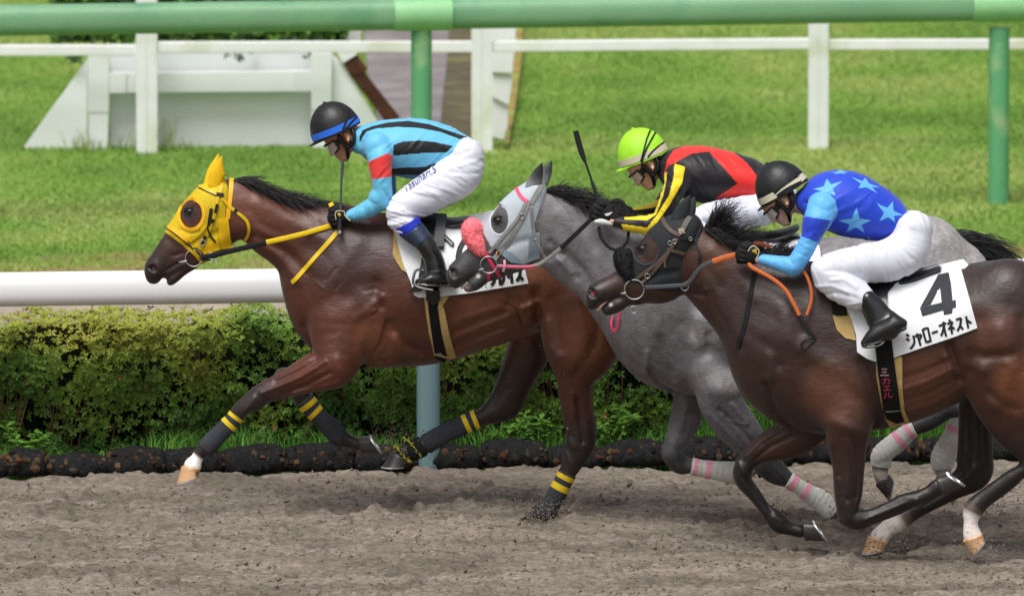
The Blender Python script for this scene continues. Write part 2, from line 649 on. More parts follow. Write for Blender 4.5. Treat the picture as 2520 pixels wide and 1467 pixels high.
# ------------------------------------------------------------------ materials
MATS = {}
def mat(name, col=(.5, .5, .5), rough=0.6, spec=0.5, metal=0.0, attr=False, var=0.0, vscale=8.0, bump=0.0, bscale=60.0,
        sheen=0.0, coat=0.0, alpha=1.0, trans=0.0, var2=None, col2=None, mask=None, rvar=0.0, bdetail=4.0, sss=0.0, space='Object', stretch=None):
    if name in MATS:
        return MATS[name]
    m = bpy.data.materials.new(name)
    m.use_nodes = True
    nt = m.node_tree; N = nt.nodes; L = nt.links
    b = N['Principled BSDF']
    b.inputs['Roughness'].default_value = rough
    b.inputs['Specular IOR Level'].default_value = spec
    b.inputs['Metallic'].default_value = metal
    b.inputs['Sheen Weight'].default_value = sheen
    b.inputs['Coat Weight'].default_value = coat
    b.inputs['Coat Roughness'].default_value = 0.25
    b.inputs['Alpha'].default_value = alpha
    if sss:
        b.inputs['Subsurface Weight'].default_value = sss
        b.inputs['Subsurface Radius'].default_value = (0.01, 0.004, 0.002)
    tc = N.new('ShaderNodeTexCoord')
    vec = tc.outputs[space]
    if stretch:
        mp = N.new('ShaderNodeMapping'); mp.inputs['Scale'].default_value = stretch
        L.new(vec, mp.inputs['Vector']); vec = mp.outputs['Vector']
    if attr:
        a = N.new('ShaderNodeAttribute'); a.attribute_name = 'Col'
        src = a.outputs['Color']
    else:
        c = N.new('ShaderNodeRGB'); c.outputs[0].default_value = (*col, 1)
        src = c.outputs[0]
    if col2 is not None:
        nz = N.new('ShaderNodeTexNoise'); nz.inputs['Scale'].default_value = mask[0]; nz.inputs['Detail'].default_value = 5
        L.new(vec, nz.inputs['Vector'])
        rp = N.new('ShaderNodeValToRGB'); rp.color_ramp.elements[0].position = mask[1]; rp.color_ramp.elements[1].position = mask[2]
        L.new(nz.outputs['Fac'], rp.inputs['Fac'])
        mx = N.new('ShaderNodeMix'); mx.data_type = 'RGBA'
        L.new(rp.outputs['Color'], mx.inputs['Factor']); L.new(src, mx.inputs['A']); mx.inputs['B'].default_value = (*col2, 1)
        src = mx.outputs['Result']
    if var:
        nz = N.new('ShaderNodeTexNoise'); nz.inputs['Scale'].default_value = vscale; nz.inputs['Detail'].default_value = 6
        L.new(vec, nz.inputs['Vector'])
        mr = N.new('ShaderNodeMapRange'); mr.inputs['From Min'].default_value = 0.25; mr.inputs['From Max'].default_value = 0.75
        mr.inputs['To Min'].default_value = 1 - var; mr.inputs['To Max'].default_value = 1 + var
        L.new(nz.outputs['Fac'], mr.inputs['Value'])
        mx = N.new('ShaderNodeVectorMath'); mx.operation = 'SCALE'
        L.new(src, mx.inputs[0]); L.new(mr.outputs['Result'], mx.inputs['Scale'])
        src = mx.outputs['Vector']
        if rvar:
            m2 = N.new('ShaderNodeMapRange'); m2.inputs['From Min'].default_value = 0.3; m2.inputs['From Max'].default_value = 0.7
            m2.inputs['To Min'].default_value = rough - rvar; m2.inputs['To Max'].default_value = rough + rvar
            L.new(nz.outputs['Fac'], m2.inputs['Value']); L.new(m2.outputs['Result'], b.inputs['Roughness'])
    L.new(src, b.inputs['Base Color'])
    if bump:
        nz = N.new('ShaderNodeTexNoise'); nz.inputs['Scale'].default_value = bscale; nz.inputs['Detail'].default_value = bdetail
        L.new(vec, nz.inputs['Vector'])
        bp = N.new('ShaderNodeBump'); bp.inputs['Strength'].default_value = bump; bp.inputs['Distance'].default_value = 0.01
        L.new(nz.outputs['Fac'], bp.inputs['Height']); L.new(bp.outputs['Normal'], b.inputs['Normal'])
    if trans:
        b.inputs['Transmission Weight'].default_value = trans
    MATS[name] = m
    return m
# ================================================================== the setting
EDGE = on_ground(1054, 1166)                 # far edge of the sand at the rail post
YAW = RAD(7.3)
ey = lambda x: EDGE[1] + (x - EDGE[0]) * math.tan(YAW)

ground_m = mat('ground_turf', lin('748f3f'), 0.95, 0.2, var=0.16, vscale=2.0, bump=0.4, bscale=40, col2=lin('658438'), mask=(0.8, .4, .65))
V = np.array([(-700, -300, -0.10), (700, -300, -0.10), (700, 1500, -0.10), (-700, 1500, -0.10)])
tag(obj('ground', make_mesh('ground', V, [(0, 1, 2, 3)], ground_m)), kind='structure')

# ---- sand track: harrowed, cupped by hooves
def sand_height(x, y):
    h = 0.022 * (vnoise(x * .9, y * 1.9, 0, 3) - .5)
    h += 0.022 * (vnoise(x * 2.4, y * 6, 0, 4) - .5)
    h += 0.024 * (vnoise(x * 6, y * 14, 0, 5) - .5)
    h += 0.020 * (vnoise(x * 14, y * 30, 0, 6) - .5)
    h += 0.011 * (vnoise(x * 30, y * 52, 0, 8) - .5)
    pit = vnoise(x * 5, y * 10, 0, 9)
    h -= 0.042 * sstep(.66, .92, pit)
    clod = vnoise(x * 15, y * 30, 0, 11)
    h += 0.020 * sstep(.68, .95, clod)
    return h
xs = np.arange(-3.6, 3.61, 0.0085)
ts = np.arange(-5.9, 0.30, 0.0095)
X, T = np.meshgrid(xs, ts)
Y = T + ey(X)
Z = sand_height(X, Y)
lip = np.exp(-((T + 0.12 - 0.25 * (vnoise(X * 1.4, 0, 0, 21) - .5)) / 0.20) ** 2)
Z += lip * (0.0 + 0.035 * vnoise(X * 1.1, 2.0, 0, 20))
Z -= 0.16 * sstep(0.02, 0.28, T)
# hoof-thrown hollows and mounds near the planted feet
for (u, v, dx, dy, am) in ((1335, 1283, .10, .10, -.05), (1290, 1277, .06, .07, .035), (1400, 1283, .12, .09, .03), (2085, 1318, .20, .12, .06), (2040, 1330, .12, .1, .04), (2200, 1345, .25, .15, .035)):
    g = on_ground(u, v)
    Z += am * np.exp(-((X - g[0]) / dx) ** 2 - ((Y - g[1]) / dy) ** 2)
gp = np.random.default_rng(77)
for k in range(150):
    px_, pt_ = gp.uniform(-3.4, 3.4), gp.uniform(-5.6, -.35)
    py_ = pt_ + ey(px_); rr = gp.uniform(.05, .085); dp = gp.uniform(.02, .05)
    m0 = np.abs(xs - px_) < .35; r0 = np.abs(ts - pt_) < .40
    xx_ = X[np.ix_(r0, m0)] - px_; yy_ = Y[np.ix_(r0, m0)] - py_
    d2 = np.hypot(xx_ / 1.25, yy_ / .9) / rr
    Z[np.ix_(r0, m0)] += -dp * np.exp(-d2 ** 3) + dp * .55 * np.exp(-((d2 - 1.45) / .38) ** 2) * (.4 + .9 * (xx_ > 0))
ny, nx = X.shape
I = np.arange(ny * nx).reshape(ny, nx)
Fq = np.stack([I[:-1, :-1], I[:-1, 1:], I[1:, 1:], I[1:, :-1]], -1).reshape(-1, 4)
sand_m = mat('sand', lin('867c71'), 0.95, 0.12, var=0.45, vscale=60, bump=1.0, bscale=110, col2=lin('6d645a'), mask=(3, .42, .62), stretch=(.35, 1, 1))
tag(obj('sand_track', make_mesh('sand_track', np.stack([X, Y, Z], -1).reshape(-1, 3), Fq, sand_m)), kind='structure')
# wide coarse remainder of the track
def strip(name, t0, t1, z, m, x0=-60, x1=60, n=2):
    xx = np.linspace(x0, x1, n)
    V = np.array([(x, ey(x) + t, z) for t in (t0, t1) for x in xx])
    return tag(obj(name, make_mesh(name, V, [(i, i + 1, n + i + 1, n + i) for i in range(n - 1)], m)), kind='structure')
strip('sand_outer_track', -22, 0.05, -0.085, sand_m)
soil_m = mat('soil', lin('3b3326'), 0.95, 0.1, var=0.3, vscale=10, bump=0.6, bscale=60)
strip('hedge_bed', 0.05, 1.55, -0.06, soil_m)
PATH1 = 8.6
asph_m = mat('service_path', lin('8e8a86'), 0.9, 0.2, var=0.18, vscale=5, bump=0.5, bscale=120, col2=lin('a79a8a'), mask=(1.2, .42, .6))
strip('service_path', 1.55, PATH1, -0.07, asph_m)

# loose crumbs of sand on the track and thrown up by hooves
def crumbs(name, P, r, m, seed=3):
    g = np.random.default_rng(seed)
    n = len(P)
    base = np.array([(1, 0, -.5), (-.6, .8, -.5), (-.6, -.8, -.5), (0, 0, .9)])
    V = (P[:, None, :] + base[None] * (r * g.uniform(.5, 1.5, n))[:, None, None] * g.uniform(.6, 1.4, (n, 4, 1))).reshape(-1, 3)
    b = (np.arange(n) * 4)[:, None, None]
    F = (b + np.array([(0, 2, 1), (0, 1, 3), (1, 2, 3), (2, 0, 3)])[None]).reshape(-1, 3)
    return make_mesh(name, V, F, m)
g = np.random.default_rng(5)
n = 14000
x = g.uniform(-3.4, 3.4, n); t = g.uniform(-6.5, .1, n)
P = np.stack([x, t + ey(x), sand_height(x, t + ey(x)) + 0.004], 1)
crumb_m = mat('sand_crumb', lin('776c61'), 0.95, 0.15, var=.3, vscale=30)
tag(obj('sand_crumbs', crumbs('sand_crumbs', P, 0.005 + 0.009 * g.random(n) ** 3, crumb_m)), 'loose clods of damp sand lying on the track', 'sand', kind='stuff')
# spray
P = []
for (u, v, y, su, sv, k) in ((975, 1085, .15, 26, 22, 260), (1000, 1130, .15, 40, 30, 50), (2085, 1296, -.95, 48, 30, 900), (2115, 1270, -.95, 34, 40, 160), (1310, 1258, -.2, 40, 16, 420), (1380, 1262, -.25, 40, 14, 260), (2180, 1345, -1.75, 60, 22, 420), (2400, 1350, -1.95, 40, 20, 260), (2460, 1270, -1.2, 50, 45, 220), (1450, 830, -.35, 70, 120, 50), (640, 1085, -.2, 20, 18, 14), (2200, 1140, -.7, 60, 60, 40)):
    uu = u + g.normal(0, su, k); vv = v + g.normal(0, sv, k)
    P.append(at_y(uu, vv, y + g.normal(0, .05, k)))
P = np.concatenate(P); P = P[P[:, 2] > 0.01]
tag(obj('flying_sand', crumbs('flying_sand', P, 0.0042 * np.ones(len(P)), mat('sand_spray', lin('8f8376'), .9, .2), 9)), 'grains of sand flying up round the hooves', 'sand', kind='stuff')

# ---- net bags of stones along the edge
net_m = mat('black_net', lin('262627'), 0.95, 0.12, var=.45, vscale=45, bump=1.0, bscale=150, bdetail=2)
stone_cols = ['6b5242', '8a6248', '4d443e', '5e5750', '7b6a5a', '39342f', '9a7a58']
stone_ms = [mat('stone_%d' % i, tuple(np.array(lin(c)) * .30), 0.9, .15, var=.25, vscale=25) for i, c in enumerate(stone_cols)]
bag_spans = [(-95, 15), (15, 112), (112, 262), (262, 405), (405, 548), (548, 703), (703, 868), (868, 1025), (1025, 1185), (1185, 1342), (1342, 1490), (1490, 1640), (1640, 1790), (1790, 1950), (1950, 2110), (2110, 2262), (2262, 2420), (2420, 2570)]
lab = ['dark net bag of stones cut by the left picture edge', 'dark stone bag, first whole one at the far left', 'low stone bag, second whole one from the left edge',
       'stone bag left of the leading horse white hoof', 'stone bag directly behind the leading horse white fore hoof', 'tallest humped stone bag just right of the white fore hoof',
       'stone bag below the leading horse raised rear fore hoof', 'stone bag left of the blue-green rail post', 'stone bag right behind the blue-green rail post', 'stone bag left of the planted bay hind leg',
       'stone bag crossed by the planted hind leg of the bay', 'stone bag left of the grey horse folded knee', 'stone bag behind the grey horse folded knee', 'stone bag behind the grey horse two forelegs', 'stone bag between the dark brown horse forelegs',
       'stone bag under the dark brown horse belly behind white bandage', 'stone bag behind the second white bandaged hind leg', 'dark stone bag cut by the right picture edge']
for i, (u0, u1) in enumerate(bag_spans):
    um = (u0 + u1) / 2
    vb = 1178 - 0.0165 * um
    c = on_ground(um, vb - 4)
    Lm = (u1 - u0) / 447.0
    hh = 0.150 + 0.018 * math.sin(i * 2.3) + (0.025 if i == 5 else 0)
    r_ = np.random.default_rng(40 + i)
    bag = thing('stone_bag', (c[0], ey(c[0]) + .11, -.03), lab[i], 'stone bag', 'net bags of stones edging the sand track')
    na, nb_ = 40, 26
    th = np.linspace(0, np.pi, na); ph = np.linspace(0, 2 * np.pi, nb_, endpoint=False)
    TH, PH = np.meshgrid(th, ph, indexing='ij')
    env = np.sin(TH) ** 0.38
    lump = vnoise(np.cos(TH) * 9 + i * 9, np.cos(PH) * 3.4, np.sin(PH) * 3.4, 50) * .24 + vnoise(np.cos(TH) * 2.5 + i * 5, np.cos(PH), np.sin(PH), 51) * .25
    rr = env * (0.80 + lump)
    x = -np.cos(TH) * Lm * 0.515
    y = rr * np.cos(PH) * 0.125
    z = np.maximum(rr * np.sin(PH) * hh * .56, -0.045) + hh * .42
    ca, sa = math.cos(YAW), math.sin(YAW)
    W = np.stack([c[0] + x * ca - y * sa, ey(c[0]) + .11 + x * sa + y * ca, z], -1)
    I = np.arange(na * nb_).reshape(na, nb_)
    F = np.stack([I[:-1], I[1:], np.roll(I, -1, 1)[1:], np.roll(I, -1, 1)[:-1]], -1).reshape(-1, 4)
    obj('net', make_mesh('stone_bag_net', W.reshape(-1, 3), F, net_m), bag)
    parts = []; mi = []
    for k in range(36 if i % 3 else 54):
        a = int(r_.integers(5, na - 5)); b = int(r_.choice(np.where((np.sin(ph) > -0.1) & (np.cos(ph) < .35))[0]))
        if math.sin(ph[b]) > .86: continue
        p = W[a, b] + (W[a, b] - np.array([W[a, :, 0].mean(), W[a, :, 1].mean(), W[a, :, 2].mean()])) * -0.10
        s = r_.uniform(.010, .024)
        th_ = np.linspace(.0, np.pi, 5); ph_ = np.linspace(0, 2 * np.pi, 7, endpoint=False)
        A_, B_ = np.meshgrid(th_, ph_, indexing='ij')
        pts = np.stack([np.sin(A_) * np.cos(B_), np.sin(A_) * np.sin(B_), np.cos(A_)], -1).reshape(-1, 3) * r_.uniform(.7, 1.25, 3) * s * r_.uniform(.85, 1.15, (35, 1)) + p
        parts.append((pts, [(i_ * 7 + j_, i_ * 7 + (j_ + 1) % 7, i_ * 7 + 7 + (j_ + 1) % 7, i_ * 7 + 7 + j_) for i_ in range(4) for j_ in range(7)]))
        mi += [int(r_.integers(0, len(stone_ms)))] * 28
    V, F = merge(parts)
    tag(obj('stones', make_mesh('stone_bag_stones', V, F, mats=stone_ms, midx=mi), bag), kind='stuff')

# ---- hedge
def leaf_cloud(P, N, size, cols, seed, k=5, tilt=0.7):
    """rosettes of k pointed leaves at P facing N"""
    g = np.random.default_rng(seed)
    n = len(P)
    N = N / (np.linalg.norm(N, axis=1)[:, None] + 1e-9)
    A = np.cross(N, g.normal(0, 1, (n, 3))); A /= np.linalg.norm(A, axis=1)[:, None] + 1e-9
    B = np.cross(N, A)
    Vs, Cs = [], []
    sz = np.broadcast_to(size, (n,)) * g.uniform(.65, 1.3, n)
    for j in range(k):
        a = 2 * np.pi * j / k + g.uniform(-.4, .4, n)
        e = g.uniform(.2, 1.0, n) * tilt
        d = (np.cos(a)[:, None] * A + np.sin(a)[:, None] * B) * np.cos(e)[:, None] + N * np.sin(e)[:, None]
        s = np.cross(d, N); s /= np.linalg.norm(s, axis=1)[:, None] + 1e-9
        l = sz * g.uniform(.8, 1.2, n)
        w = l * .23
        p0 = P; p1 = P + d * (l * .55)[:, None] + s * w[:, None]; p2 = P + d * l[:, None] - N * (l * .12)[:, None]; p3 = P + d * (l * .55)[:, None] - s * w[:, None]
        Vs.append(np.stack([p0, p1, p2, p3], 1))
        Cs.append(np.repeat((cols * g.uniform(.75, 1.25, (n, 1)))[:, None, :], 4, 1))
    V = np.stack(Vs, 1).reshape(-1, 3); C = np.stack(Cs, 1).reshape(-1, 3)
    F = np.arange(len(V)).reshape(-1, 4)
    return V, F, C
leaf_m = mat('leaf', attr=True, rough=.55, spec=.35, var=.12, vscale=30)
MATS['leaf'].node_tree.nodes['Principled BSDF'].inputs['Subsurface Weight'].default_value = 0.0
HB0, HB1, HH = 0.42, 1.16, 0.86
g = np.random.default_rng(12)
hedge = thing('hedge', (0, ey(0) + .75, -.06), 'clipped yellow-green azalea hedge running below the white rail', 'hedge')
def hedge_profile(x):
    return HH + 0.09 * (vnoise(x * 1.3, 0, 0, 31) - .5) + 0.10 * (vnoise(x * 5, 0, 0, 32) - .5)
def hedge_front(x, z):
    return HB0 + 0.30 * (vnoise(x * 2.2, z * 3.0, 0, 33) - .5) + .18 * (vnoise(x * 6, z * 6, 0, 34) - .5) + 0.14 * (1 - z / HH) ** 2
n = 30000
x = g.uniform(-4.1, 4.1, n); z = HH * (g.random(n) ** 0.9); hp = hedge_profile(x)
z = z / HH * hp
dep = np.abs(g.normal(0, .09, n))
tf = hedge_front(x, z) + dep - .03
top = sstep(hp - .16, hp, z)
keep = g.random(n) < (0.80 + 0.20 * sstep(.10, .55, z)) * (0.22 + .78 * sstep(.36, .54, .6 * vnoise(x * 5, z * 6.5, 0, 35) + .4 * vnoise(x * 13, z * 15, 0, 39)))
Pf = np.stack([x, tf + ey(x), z - .05], 1)[keep]
Nf = np.stack([g.normal(0, .45, n), -np.ones(n) + top * .4, .35 + top * .8 + g.normal(0, .3, n)], 1)[keep]
zf = (z / hp)[keep]
n2 = 6000
x2 = g.uniform(-4.1, 4.1, n2); t2 = g.uniform(HB0 - .05, HB1, n2)
hp2 = hedge_profile(x2) * (1 - .25 * ((t2 - .77) / .45) ** 4)
sprig = g.random(n2)
z2 = hp2 - np.abs(g.normal(0, .03, n2)) + .10 * sstep(.90, 1, sprig) * g.random(n2)
Pt = np.stack([x2, t2 + ey(x2), z2 - .05], 1)
Nt = np.stack([g.normal(0, .4, n2), -.35 + g.normal(0, .35, n2), np.ones(n2)], 1)
P = np.concatenate([Pf, Pt]); Nn = np.concatenate([Nf, Nt]); zz = np.concatenate([zf, np.ones(n2)])
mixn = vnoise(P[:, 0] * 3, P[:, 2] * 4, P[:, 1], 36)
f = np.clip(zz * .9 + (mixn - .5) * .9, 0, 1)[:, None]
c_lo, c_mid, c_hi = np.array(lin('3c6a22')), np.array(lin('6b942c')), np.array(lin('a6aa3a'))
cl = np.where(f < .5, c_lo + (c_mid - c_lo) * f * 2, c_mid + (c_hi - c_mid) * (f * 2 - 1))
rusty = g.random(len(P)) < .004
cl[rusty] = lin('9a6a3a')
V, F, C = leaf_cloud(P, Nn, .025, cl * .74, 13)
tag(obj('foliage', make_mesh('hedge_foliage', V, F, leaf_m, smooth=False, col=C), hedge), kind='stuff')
# twiggy dark inside
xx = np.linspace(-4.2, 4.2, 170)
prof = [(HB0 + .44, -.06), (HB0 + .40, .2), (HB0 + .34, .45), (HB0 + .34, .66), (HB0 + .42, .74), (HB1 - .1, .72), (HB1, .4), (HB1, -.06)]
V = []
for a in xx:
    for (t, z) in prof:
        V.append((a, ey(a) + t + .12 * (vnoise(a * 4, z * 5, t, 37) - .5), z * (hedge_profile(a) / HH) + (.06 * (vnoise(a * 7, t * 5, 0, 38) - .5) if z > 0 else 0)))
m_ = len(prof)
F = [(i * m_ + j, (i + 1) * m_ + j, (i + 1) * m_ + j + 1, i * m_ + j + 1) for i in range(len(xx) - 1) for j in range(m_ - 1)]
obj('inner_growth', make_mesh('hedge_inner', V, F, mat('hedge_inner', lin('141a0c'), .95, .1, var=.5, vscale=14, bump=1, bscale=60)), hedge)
parts = []
for k in range(150):
    a = g.uniform(-4, 4); t = hedge_front(a, .2) + g.uniform(.0, .12)
    b = a + g.normal(0, .12)
    zz_ = g.uniform(.35, .72)
    parts.append(tube([(a, ey(a) + t + .05, -.06), ((a + b) / 2 + .02, ey(a) + t, zz_ * .5), (b, ey(b) + t - .02, zz_)], [.006, .005, .0025], 5))
V, F = merge(parts)
tag(obj('twigs', make_mesh('hedge_twigs', V, F, mat('twig', lin('6b5138'), .9, .2)), hedge), kind='stuff')

# ---- rank grass between bags and hedge
def blades(P, h, w, lean, cols, seed, seg=2):
    g = np.random.default_rng(seed)
    n = len(P)
    a = g.uniform(0, 2 * np.pi, n)
    side = np.stack([np.cos(a), np.sin(a) * .5, np.zeros(n)], 1)
    b = g.uniform(0, 2 * np.pi, n)
    ld = np.stack([np.cos(b), np.sin(b), np.zeros(n)], 1) * (lean * g.random(n) * h)[:, None]
    up = np.array([0, 0, 1.0])
    rows = []
    if seg == 1:
        V = np.stack([P - side * w[:, None], P + side * w[:, None], P + ld + up * h[:, None]], 1)
        F = np.arange(n * 3).reshape(-1, 3)
        return V.reshape(-1, 3), F, np.repeat(cols[:, None, :], 3, 1).reshape(-1, 3)
    m1 = P + ld * .35 + up * (h * .6)[:, None]
    tip = P + ld + up * (h * (1 - .3 * np.minimum(lean, 1)))[:, None]
    V = np.stack([P - side * w[:, None], P + side * w[:, None], m1 + side * (w * .7)[:, None], m1 - side * (w * .7)[:, None], tip], 1)
    b5 = (np.arange(n) * 5)[:, None]
    F = np.concatenate([np.concatenate([b5, b5 + 1, b5 + 2], 1), np.concatenate([b5, b5 + 2, b5 + 3], 1), np.concatenate([b5 + 3, b5 + 2, b5 + 4], 1)])
    return V.reshape(-1, 3), F, np.repeat(cols[:, None, :], 5, 1).reshape(-1, 3)
grass_m = mat('grass_blade', attr=True, rough=.6, spec=.3)
g = np.random.default_rng(15)
n = 24000
x = g.uniform(-4.1, 4.1, n); t = g.uniform(.22, .55, n)
dens = vnoise(x * 2.2, 0, 0, 41)
k = g.random(n) < .25 + .75 * dens
x, t = x[k], t[k]; n = len(x)
hh = (.10 + .24 * g.random(n) ** 1.6) * (.6 + .8 * vnoise(x * 2.2, 0, 0, 41)) * (.9 + .5 * sstep(-.5, 3.2, x))
base = np.array(lin('477f2a')); alt = np.array(lin('7aa844'))
cl = base + (alt - base) * g.random((n, 1)) ** 2
V, F, C = blades(np.stack([x, t + ey(x), -.055 * np.ones(n)], 1), hh + .05, .0032 * np.ones(n), .9, cl, 16)
tag(obj('rank_grass', make_mesh('rank_grass', V, F, grass_m, smooth=False, col=C)), 'long rank grass growing between hedge and stone bags', 'grass', kind='stuff')
# leafy weeds here and there
for i, (u, v) in enumerate(((85, 1075), (1250, 1060), (1330, 1085), (1500, 1065))):
    p0 = on_ground(u, v + 40); p0[1] = ey(p0[0]) + .34
    wd = thing('weed', (p0[0], p0[1], -.05), ['leafy weed growing under the hedge at far left', 'leafy weed in the grass right of the blue-green post', 'leafy weed beside the planted bay hind leg', 'leafy weed right of the planted bay hind leg'][i], 'weed', 'weeds under the hedge')
    st = []; PP = []
    for k in range(5):
        d = g.normal(0, .06, 2); hgt = g.uniform(.16, .30)
        pts = [(p0[0], p0[1], -.05), (p0[0] + d[0] * .5, p0[1] + d[1] * .5, hgt * .55), (p0[0] + d[0], p0[1] + d[1], hgt)]
        st.append(tube(pts, [.004, .003, .002], 5))
        for tt in np.linspace(.3, 1, 6):
            PP.append(np.array(pts[1]) * (1 - tt) + np.array(pts[2]) * tt)
    V, F = merge(st)
    obj('stem', make_mesh('weed_stem', V, F, mat('weed_stem', lin('6f8f3a'), .7, .3)), wd)
    PP = np.array(PP)
    V, F, C = leaf_cloud(PP, np.tile((0, -.3, 1.0), (len(PP), 1)), .055, np.tile(lin('5a862f'), (len(PP), 1)), 60 + i, k=3, tilt=.4)
    obj('leaves', make_mesh('weed_leaves', V, F, leaf_m, smooth=False, col=C), wd)

# ---- turf beyond the path
def mound(x, y):
    """low banks round the obstacle"""
    return 0.16 * sstep(22.5, 26.5, y) * sstep(0.2, 2.2, x) + .12 * sstep(-.8, 1.2, vnoise(x * .35, y * .25, 0, 47) * 2 - 1) * 0.5
g = np.random.default_rng(17)
t0 = PATH1
n = 850000
y = g.uniform(0, 1, n); x = g.uniform(-7.2, 7.2, n)
yy = ey(x) + t0 + 24.0 * y
keep = g.random(n) < (0.55 + .45 * (1 - y))
x, yy, y = x[keep], yy[keep], y[keep]; n = len(x)
bare = sstep(.34, .62, vnoise(x * .9 + 3, yy * 1.1, 0, 43) * .7 + vnoise(x * 4, yy * 4, 0, 49) * .3 + .10 * sstep(1, -2.5, x)) * np.exp(-((yy - ey(x) - t0) / 2.6) ** 4)
keep = g.random(n) > bare * .75
x, yy, bare = x[keep], yy[keep], bare[keep]; n = len(x)
f = vnoise(x * .45, yy * .55, 0, 44) * .62 + vnoise(x * 2.2, yy * 1.3, 0, 45) * .38
f = np.clip((f - .5) * 2.4 + .5 + g.normal(0, .07, n), 0, 1)[:, None]
ca, cb, cc = np.array(lin('668c34')), np.array(lin('88aa4c')), np.array(lin('acb66a'))
cl = np.where(f < .5, ca + (cb - ca) * 2 * f, cb + (cc - cb) * (2 * f - 1))
dry = (bare * .8 + (g.random(n) < .05) * .5)[:, None]
cl = cl + (np.array(lin('a08f55')) - cl) * np.clip(dry, 0, 1)
hgt = (.012 + .018 * g.random(n)) * (.75 + .6 * vnoise(x * 1.7, yy, 0, 46))
V, F, C = blades(np.stack([x, yy, -.098 * np.ones(n)], 1), hgt, .0034 + .0022 * g.random(n), 3.0, cl * np.array((.82, .90, .80)), 18, seg=1)
tag(obj('turf_grass', make_mesh('turf_grass', V, F, grass_m, smooth=False, col=C)), 'short mown turf grass covering the infield course', 'grass', kind='stuff')
# worn soil at the edge of the turf
bare_m = mat('worn_soil', lin('8f7d55'), .95, .1, var=.3, vscale=6, bump=.5, bscale=60, col2=lin('75863c'), mask=(3, .42, .58))
V = []
xx = np.linspace(-12, 12, 90)
for a in xx:
    V.append((a, ey(a) + PATH1 - .05, -.096)); V.append((a, ey(a) + PATH1 + 2.4 + 1.2 * (vnoise(a * 1.1, 0, 0, 48) - .5), -.096))
tag(obj('worn_verge', make_mesh('worn_verge', V, [(2 * i, 2 * i + 2, 2 * i + 3, 2 * i + 1) for i in range(len(xx) - 1)], bare_m)), kind='structure')

# ---- near white rail with its post
GZ = -.03
white_m = mat('white_rail_paint', lin('f1f1f3'), .35, .5, var=.02, vscale=6, coat=.15)
tealp_m = mat('post_paint', lin('6f8d93'), .45, .5, var=.12, vscale=7, stretch=(1, 1, .15), coat=.1)
rail_base = on_ground(1054, 1164)
wr = thing('rail_fence', (rail_base[0], rail_base[1], 0), 'round white plastic rail on a blue-green post in front of the hedge', 'rail')
def railpts(u0, v0, u1, v1, p0, yaw, n=24):
    t = np.linspace(0, 1, n)
    return on_line(u0 + (u1 - u0) * t, v0 + (v1 - v0) * t, p0, yaw)
def rail_tube(a, b, ra, rb, n=2, seg=28, sup=2.6):
    """rail with a rounded-oblong section between two world points"""
    P = np.linspace(a, b, n)
    T = (P[-1] - P[0]); T /= np.linalg.norm(T)
    Yv = np.cross((0, 0, 1.0), T); Yv /= np.linalg.norm(Yv)
    Zv = np.cross(T, Yv)
    an = np.linspace(0, 2 * np.pi, seg, endpoint=False)
    c = np.sign(np.cos(an)) * np.abs(np.cos(an)) ** (2 / sup); s = np.sign(np.sin(an)) * np.abs(np.sin(an)) ** (2 / sup)
    V = (P[:, None, :] + ra * c[None, :, None] * Yv + rb * s[None, :, None] * Zv).reshape(-1, 3)
    F = [(i * seg + j, i * seg + (j + 1) % seg, (i + 1) * seg + (j + 1) % seg, (i + 1) * seg + j) for i in range(n - 1) for j in range(seg)]
    F += [tuple(range(seg - 1, -1, -1)), tuple((n - 1) * seg + j for j in range(seg))]
    return V, F
a = on_line(-2000, 672 + 26.6 + 41, rail_base, YAW); b = on_line(4600, 672 - 61 + 39, rail_base, YAW)
sw = 466 * 70.6 / 73.2
V, F = rail_tube(a, b, .085, 41 / sw, n=3)
obj('rail', make_mesh('white_rail', V, F, white_m), wr)
pt = on_line(1054, 705, rail_base, YAW)
V, F = tube([(pt[0], pt[1] + .02, -.35), (pt[0], pt[1] + .02, .3), (pt[0], pt[1] + .02, pt[2])], .0635, 24)
obj('post', make_mesh('white_rail_post', V, F, tealp_m), wr)

# ---- green rail
green_m = mat('green_rail_paint', lin('78a67e'), .42, .5, var=.10, vscale=2.2, coat=.15, rvar=.1, col2=lin('579670'), mask=(2.6, .55, .75))
greenp_m = mat('green_post_paint', lin('62a878'), .45, .5, var=.10, vscale=4, coat=.1, col2=lin('a3bf8c'), mask=(3, .56, .7))
gb = on_ground(2460, 499, -.09)
GYAW = RAD(9.0)
gf = thing('rail_fence', (gb[0], gb[1], -.1), 'fat round green rail on green posts across the top of the turf', 'rail')
sg = F_PX / np.linalg.norm(gb - CAM)
def grail(u0, u1):
    f = lambda u: 51.5 - 0.0152 * u
    return on_line(u0, f(u0), gb, GYAW), on_line(u1, f(u1), gb, GYAW)
for (u0, u1) in ((-2600, 1036.5), (1042, 2452), (2458, 5200)):
    a, b = grail(u0, u1)
    V, F = rail_tube(a, b, .10, 37.5 / sg, n=3, sup=2.7)
    obj('rail', make_mesh('green_rail', V, F, green_m), gf)
